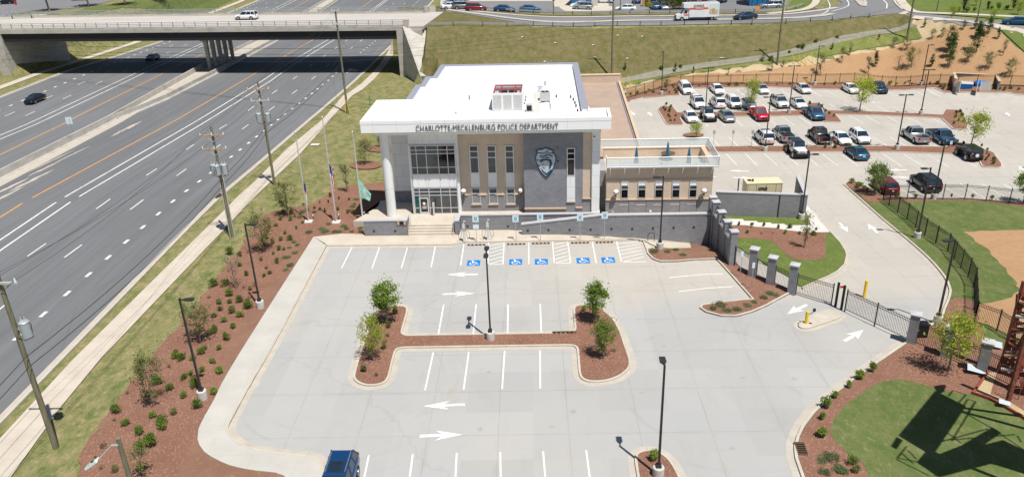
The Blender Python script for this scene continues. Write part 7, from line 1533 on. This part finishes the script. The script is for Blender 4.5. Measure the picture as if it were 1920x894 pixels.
many('grass',"620,370 655,377 636,375 616,381 610,398 634,395 652,401 600,382",'tuft of pale ornamental grass by the flagpoles','pale grass tufts',.7)
many('dry',"318,690 393,560 425,532 415,540 240,740 215,790 195,840 180,860 345,575 470,560 479,538 457,541 190,880",'brown dormant shrub near the grass edge of the left bed','dormant shrubs in the left bed',.8)
many('bright',"1226,865",'bright green upright shrub beside the lamp base on the bottom island','bottom island shrub',1.5,.1)
many('bright',"1635,699 1612,712 1591,729 1565,747 1548,766 1541,788 1541,820",'bright green shrub in the single row along the curved kerb beside the big lawn','shrubs along the curved kerb',1.25,.11)
many('low',"1541,867 1560,861 1573,883 1545,889 1580,888",'low juniper at the foot of the bed beside the lower right kerb','junipers at the lower right kerb',1.0,.11); many('round',"1597,872 1604,887",'round olive shrub at the lower edge of the big lawn','olive shrubs at the lawn edge',1.1,.11)
many('low',"1226,475 1251,474 1268,470 1280,480",'low juniper in the mulch behind the bike hoops','junipers behind the bike hoops',.95,.1); many('low',"1337,581 1352,575 1362,585 1383,582 1401,575 1415,569 1432,561 1444,553 1455,556",'low juniper in the mulch strip left of the gate','junipers left of the gate',.95,.1)
many('grass',"741,581 742,590",'small green shrub behind the upper left island tree','small shrubs on the H island',1.0,.1); many('round',"729,616",'olive shrub below the upper left island tree','small shrubs on the H island',.9,.1); many('dry',"727,633 722,645 706,706 1151,660",'brownish small shrub on the H-shaped island','dry shrubs on the H island',.8,.1); many('grass',"720,655 683,698",'tuft of green grass on the left lobe of the H-shaped island','grass tufts on the H island',1.0,.1); many('bright',"1095,585 1113,592",'small bright shrub by the upper right island tree','small shrubs by the right island tree',.7,.1)
many('round',"1401,439 1472,440 1499,441 1525,442",'round green shrub in the bed below the white stair walk','round shrubs below the stair walk',.95,.11); many('thin' if False else 'grass',"1385,424 1410,424 1432,426 1459,430 1480,430 1530,433",'pale feathery shrub along the white stair walk','feathery shrubs along the stair walk',.9,.11); many('dry',"1427,440 1449,440 1408,428",'dry shrub in the bed below the stair walk','dry shrubs below the stair walk',.8,.11)
many('round',"1172,181 1182,180 1195,177 1211,178 1225,176 1255,176 1261,163 1263,167 1266,172 1268,176",'round shrub in the corner mulch bed behind the low wing','round shrubs in the far corner bed',1.1,.12)
many('round',"1312,163 1367,162.5 1382,162.5 1400,162.5 1457,161 1481,161 1546,161 1565,161 1578,161 1668,160.5 1681,160.5 1696,160.5 1709,160 1743,160 1757,160 1895,168 1910,170 1864,168 1875,169 1883,171",'round shrub in the far mulch bed along the picket fence','round shrubs along the far fence',1.05,.12)
many('grass',"1763,165 1770,166 1776,171 1782,168 1790,172 1768,170",'ornamental grass beside the bin enclosure','grasses beside the bin enclosure',1.0,.12)
many('grass',"1249,198 1244,205 1247,209 1257,204 1255,211 1253,219 1256,222 1267,219 1265,228 1257,228 1258,202 1518,197 1535,199 1540,203 1548,210 1555,215 1563,220 1532,202 1793,214 1800,212 1791,222 1803,220 1797,228 1806,230 1788,234",'upright grass clump on the upper back island','grass clumps on the upper back island',1.1,.1)
many('grass',"1471,280 1475,274 1547,279 1565,279 1568,272 1590,277 1611,277 1795,268 1806,273 1822,278 1834,282 1851,283 1850,290 1853,296 1848,302 1862,303 1862,309 1840,276 1548,276",'upright grass clump on the lower back island','grass clumps on the lower back island',1.0,.1)
many('round',"1596,345 1606,349 1613,350 1608,353 1625,358 1620,355",'round shrub in the corner bed at the top of the drive','round shrubs in the drive corner bed',1.0,.12); many('bright',"1683,372 1715,374 1783,372 1823,373 1859,376",'green shrub in the thin bed along the lower fence of the back car park','shrubs along the lower fence',.95,.12)
many('round',"1276,127 1240,131 1445,115 1480,100 1505,92 1497,90 1530,80 1570,72",'small wild bush on the embankment foot','wild bushes on the embankment',1.4,.05)
for u,v in px("1796,26 1812,25 1826,24 1858,20 1872,20 1886,20"): shrub('bright',u,v,'clipped low hedge bush across the far street','hedge bushes across the far street',2.4,.1)
# ================================================================ FAR BUILDINGS
def fbuild(name,u0,u1,v,depth,h,wall,lab,trim=None,wins=0,pilas=0):
    a,b_=TG(u0,v),TG(u1,v); d=(b_-a); L=d.length; r_=empty(name,a,math.atan2(d.y,d.x)); tag(r_,lab,'building'); MB().box((0,0,-3),(L,depth,h),wall).build('wall',r_)
    m=MB(); m.box((-.15,-.15,h),(L+.15,depth+.15,h+.25),trim or 'white_metal'); m.build('roof',r_)
    for k in range(wins):
        x=L*(k+.5)/wins; m=MB(); m.box((x-.8,-.06,1.1),(x+.8,-.01,2.3),'white_metal'); w=m.build('window',r_); MB().box((x-.72,-.08,1.18),(x+.72,-.065,2.22),'window_glass').build('pane',w)
    for k in range(pilas): x=L*(k+.5)/pilas; MB().box((x-.06,-.05,0),(x+.06,-.003,h),'steelclad' if 'steelclad' in MATS else 'emblem_blue').build('wall_rib',r_)
    return r_
fbuild('warehouse',1072,1113,12.5,14,6,'blue_cladding','blue metal-clad building with cars in front, beyond the overpass road',pilas=5)
fbuild('brick_building',1215,1330,14,16,6.5,'far_brick','low red brick building with white-framed windows beyond the overpass road',wins=6)
fbuild('warehouse',1405,1463,12,12,6,'blue_cladding','bright blue metal building at the far right beyond the overpass road',pilas=6)
p=TG(1108,11); m=MB(); m.box((0,-1.6,0),(1.6,-.2,1.6),'unit_grey'); o=m.build('utility_cabinet',None,p); tag(o,'grey box standing at the right corner of the blue building','cabinet')
p=TG(1206,13); m=MB(); m.box((0,0,0),(1.2,1.0,1.8),'flag_gold'); m.box((1.3,0,0),(2.4,1.0,1.7),'rust_red_paint'); o=m.build('dispenser',None,p); o.data.name='dispenser'; tag(o,'yellow and red boxes at the left corner of the red brick building','box')
# litter, lids and small ground things
for k,(u,v) in enumerate(px("1159,68 1205,70 1116,109 1358,110 1113,86 1042,82 1177,111 980,71 1022,117")):
    p=TG(u,v,.06); m=MB(); w_=.28 if k!=3 else 1.1; m.add([(-w_,-.2,.05),(w_,-.15,.10),(w_*.8,.25,.05),(-w_*.7,.2,.14)],[(0,1,2),(0,2,3)],'flag_white' if k!=3 else 'unit_grey'); o=m.build('litter_scrap',None,p); tag(o,'pale scrap of litter lying on the grassy embankment','litter','litter on the embankment')
p=TG(591,272,.03); m=MB(); m.box((-.6,-.4,0),(.6,.4,.08),'pad_concrete'); o=m.build('manhole_slab',None,p); tag(o,'pale concrete utility lid in the lawn beside the footpath','manhole')
p=TG(694,197,.0); m=MB(); m.box((-.06,-.03,0),(.06,.03,1.6),'sign_green'); o=m.build('marker_post',None,p); tag(o,'thin marker post on the grass left of the white canopy','post')
# ================================================================ RUST-RED STEEL SCULPTURE (mostly beyond the right edge)
S=Vector((.25,-.36,1.0))
p0=TG(1884,757); sc=empty('steel_sculpture',(p0.x,p0.y,0)); tag(sc,'tall rust-red steel structure at the right edge whose shadow falls on the lawn','sculpture'); O=Vector((p0.x,p0.y,0))
def up(u,v,z): g=T(u,v); return g+S*(z-g.z)
def slabpts(pts,z,th,mat,name):
    P=[up(u,v,z)-O for u,v in pts]; m=MB(); m.prism([(q.x,q.y) for q in P],z-th,z,mat); return m.build(name,sc)
slabpts(px("1751,734 1803,760 1740,853 1682,818"),13,.5,'rust_steel','platform')
slabpts(px("1748,725 1768,722 1764,733 1755,738"),13,.4,'rust_steel','beam'); slabpts(px("1679,820 1686,824 1674,841 1668,838"),13,.4,'rust_steel','beam')
slabpts(px("1716,868 1738,842 1760,852 1800,836 1858,802 1870,810 1830,838 1878,826 1925,848 1990,870 1930,885 1850,868 1753,893"),11,.4,'rust_steel','platform')
def rod(a,b,r=.06,mat='rust_red_paint',name='beam'): 
    a=Vector(a)-O;b=Vector(b)-O; m=MB(); m.cyl(a,b,r,r,mat,6); return m.build(name,sc)
def srod(u0,v0,u1,v1,z=13,r=.05): rod(up(u0,v0,z),up(u1,v1,z),r)
for q in ("1785,733 1809,741","1785,733 1776,744","1809,741 1795,757","1812,750 1827,754","1827,754 1782,828","1812,750 1800,770","1799,771 1856,803","1827,754 1812,775","1856,803 1925,850","1768,808 1800,832","1745,872 1680,860","1680,860 1698,838","1678,862 1740,893","1750,893 1925,850","1760,830 1850,805","1780,826 1900,816","1905,818 1912,830","1700,845 1716,862","1690,852 1710,870","1860,872 1925,868"): a=px(q); srod(*a[0],*a[1])
# legs down to the ground outside the picture
for (u,v,z,gx,gy) in ((1760,760,13,32.2,41.5),(1790,770,13,33.2,39.0),(1735,845,13,29.6,33.5),(1800,850,11,31.5,34.5),(1880,840,11,34.5,36)): rod((gx,gy,-.3),up(u,v,z-.2),.14,'rust_steel','leg')
# parts seen at the right edge
def gp(u,v,dz=0): return TG(u,v,dz)
a=gp(1884,757); b2=gp(1912,768)
def col_(u,v,htop,w,mat): 
    p=gp(u,v); m=MB(); q=p-O; m.box((q.x-w,q.y-w,0),(q.x+w,q.y+w,htop),mat); m.build('column',sc)
col_(1876,700,7.0,.16,'rust_red_paint'); col_(1888,758,6.6,.12,'rust_steel'); col_(1906,712,7.2,.14,'rust_red_paint'); col_(1918,740,6,.2,'rust_steel')
pA,pB=gp(1868,700),gp(1925,716)
rr=random.Random(5)
for k in range(16):
    z=.5+k*.36; a_=pA.lerp(pB,.12+.0*k)+Vector((0,0,z)); b_=pA.lerp(pB,.95)+Vector((0,0,z+rr.uniform(-.5,.9))); rod(a_,b_,.09 if k%3 else .16,['unit_grey','rust_steel','rust_steel','crossarm_wood'][k%4],'slat')
for k in range(5): a_=pA.lerp(pB,k/4)+Vector((0,0,.1)); b_=pA.lerp(pB,((k*2+1)%5)/4)+Vector((0,0,6.4)); rod(a_,b_,.1,'rust_steel','brace')
p=gp(1910,736,.0); m=MB(); m.cyl(p-O+Vector((0,0,.9)),p-O+Vector((.35,-.25,1.1)),.62,.62,'rust_steel',20); m.build('disc',sc)
L0=gp(1886,752); 
for s in (0,.75): rod(L0+Vector((s,0,0)),L0+Vector((s+.25,.25,2.0)),.03,'rust_steel','ladder_rail')
for k in range(3): rod(L0+Vector((.08*k,.08*k,.5+.5*k)),L0+Vector((.75+.08*k,.08*k,.5+.5*k)),.025,'rust_steel','rung')
# red-edged path at its foot
PT=px("1821,741 1853,752 1880,766 1905,780 1940,802 1990,835 1990,815 1940,785 1912,768 1886,752 1856,741 1868,700 1850,700")
struct(drape('gravel_path',TP(PT[:]),.125,'bare_soil'))
m=MB(); ribbon(m,smooth_line(TP(px("1821,741 1853,752 1880,766 1905,780 1940,802 1990,835")),step=1),0,.14,.32,.32,'rust_red_paint',low=0); ribbon(m,smooth_line(TP(px("1850,700 1835,722 1821,741")),step=1),0,.12,.3,.3,'rust_red_paint',low=0); o=m.build('path_edging',None,fix=False); tag(o,'low rust-red steel edging around the gravel path at the right edge','edging')
for u,v,lab in ((1858,652,'grey round-ended panel behind the nearest block pillar'),(1826,700,'grey tilted panel at the foot of the nearest block pillar'),(1878,763,'small grey plate on the red path edging')):
    p=TG(u,v,.2); m=MB(); s=.35 if v>755 else .6; xf=Matrix.Rotation(R(28),4,'X')@Matrix.Rotation(R(-20),4,'Z'); m.box((-s,-.35*s/.75,.3),(s,.35*s/.75,.36),'transformer_grey',xf); m.box((-.05,-.05,0),(.05,.05,.3),'dark_steel'); o=m.build('information_panel',None,p); tag(o,lab,'panel')
SUNE,SKYE,EXPO=5.0,.065,.19
# ================================================================ CAMERA, SUN, SKY
cam=bpy.data.cameras.new('camera'); co=bpy.data.objects.new('camera',cam); COL.objects.link(co)
r,u_,f=AX; co.matrix_world=Matrix(((r.x,u_.x,-f.x,0),(r.y,u_.y,-f.y,0),(r.z,u_.z,-f.z,CH),(0,0,0,1)))
cam.sensor_fit='HORIZONTAL'; cam.sensor_width=36; cam.lens=36*FPX/1920; cam.clip_start=1; cam.clip_end=8000
scene.camera=co
sun=bpy.data.lights.new('sun','SUN'); sun.energy=SUNE; sun.angle=R(.53); sun.color=(1,.955,.89); so=bpy.data.objects.new('sun',sun); COL.objects.link(so)
sd=Vector((.25,-.36,1)).normalized(); so.rotation_euler=sd.to_track_quat('Z','Y').to_euler(); so.location=(20,-20,80)
w=bpy.data.worlds.new('World'); scene.world=w; w.use_nodes=True; nt=w.node_tree
sky=nt.nodes.new('ShaderNodeTexSky'); sky.sky_type='NISHITA'; sky.sun_disc=False; sky.sun_elevation=math.asin(sd.z); sky.sun_rotation=math.atan2(sd.x,sd.y); sky.altitude=200; sky.air_density=1.0; sky.dust_density=.6
bg=nt.nodes['Background']; nt.links.new(sky.outputs[0],bg.inputs[0]); bg.inputs[1].default_value=SKYE
vs_=scene.view_settings; scene.display_settings.display_device='sRGB'; vs_.view_transform='Standard'; vs_.look='None'; vs_.exposure=EXPO; vs_.gamma=1; vs_.use_curve_mapping=False
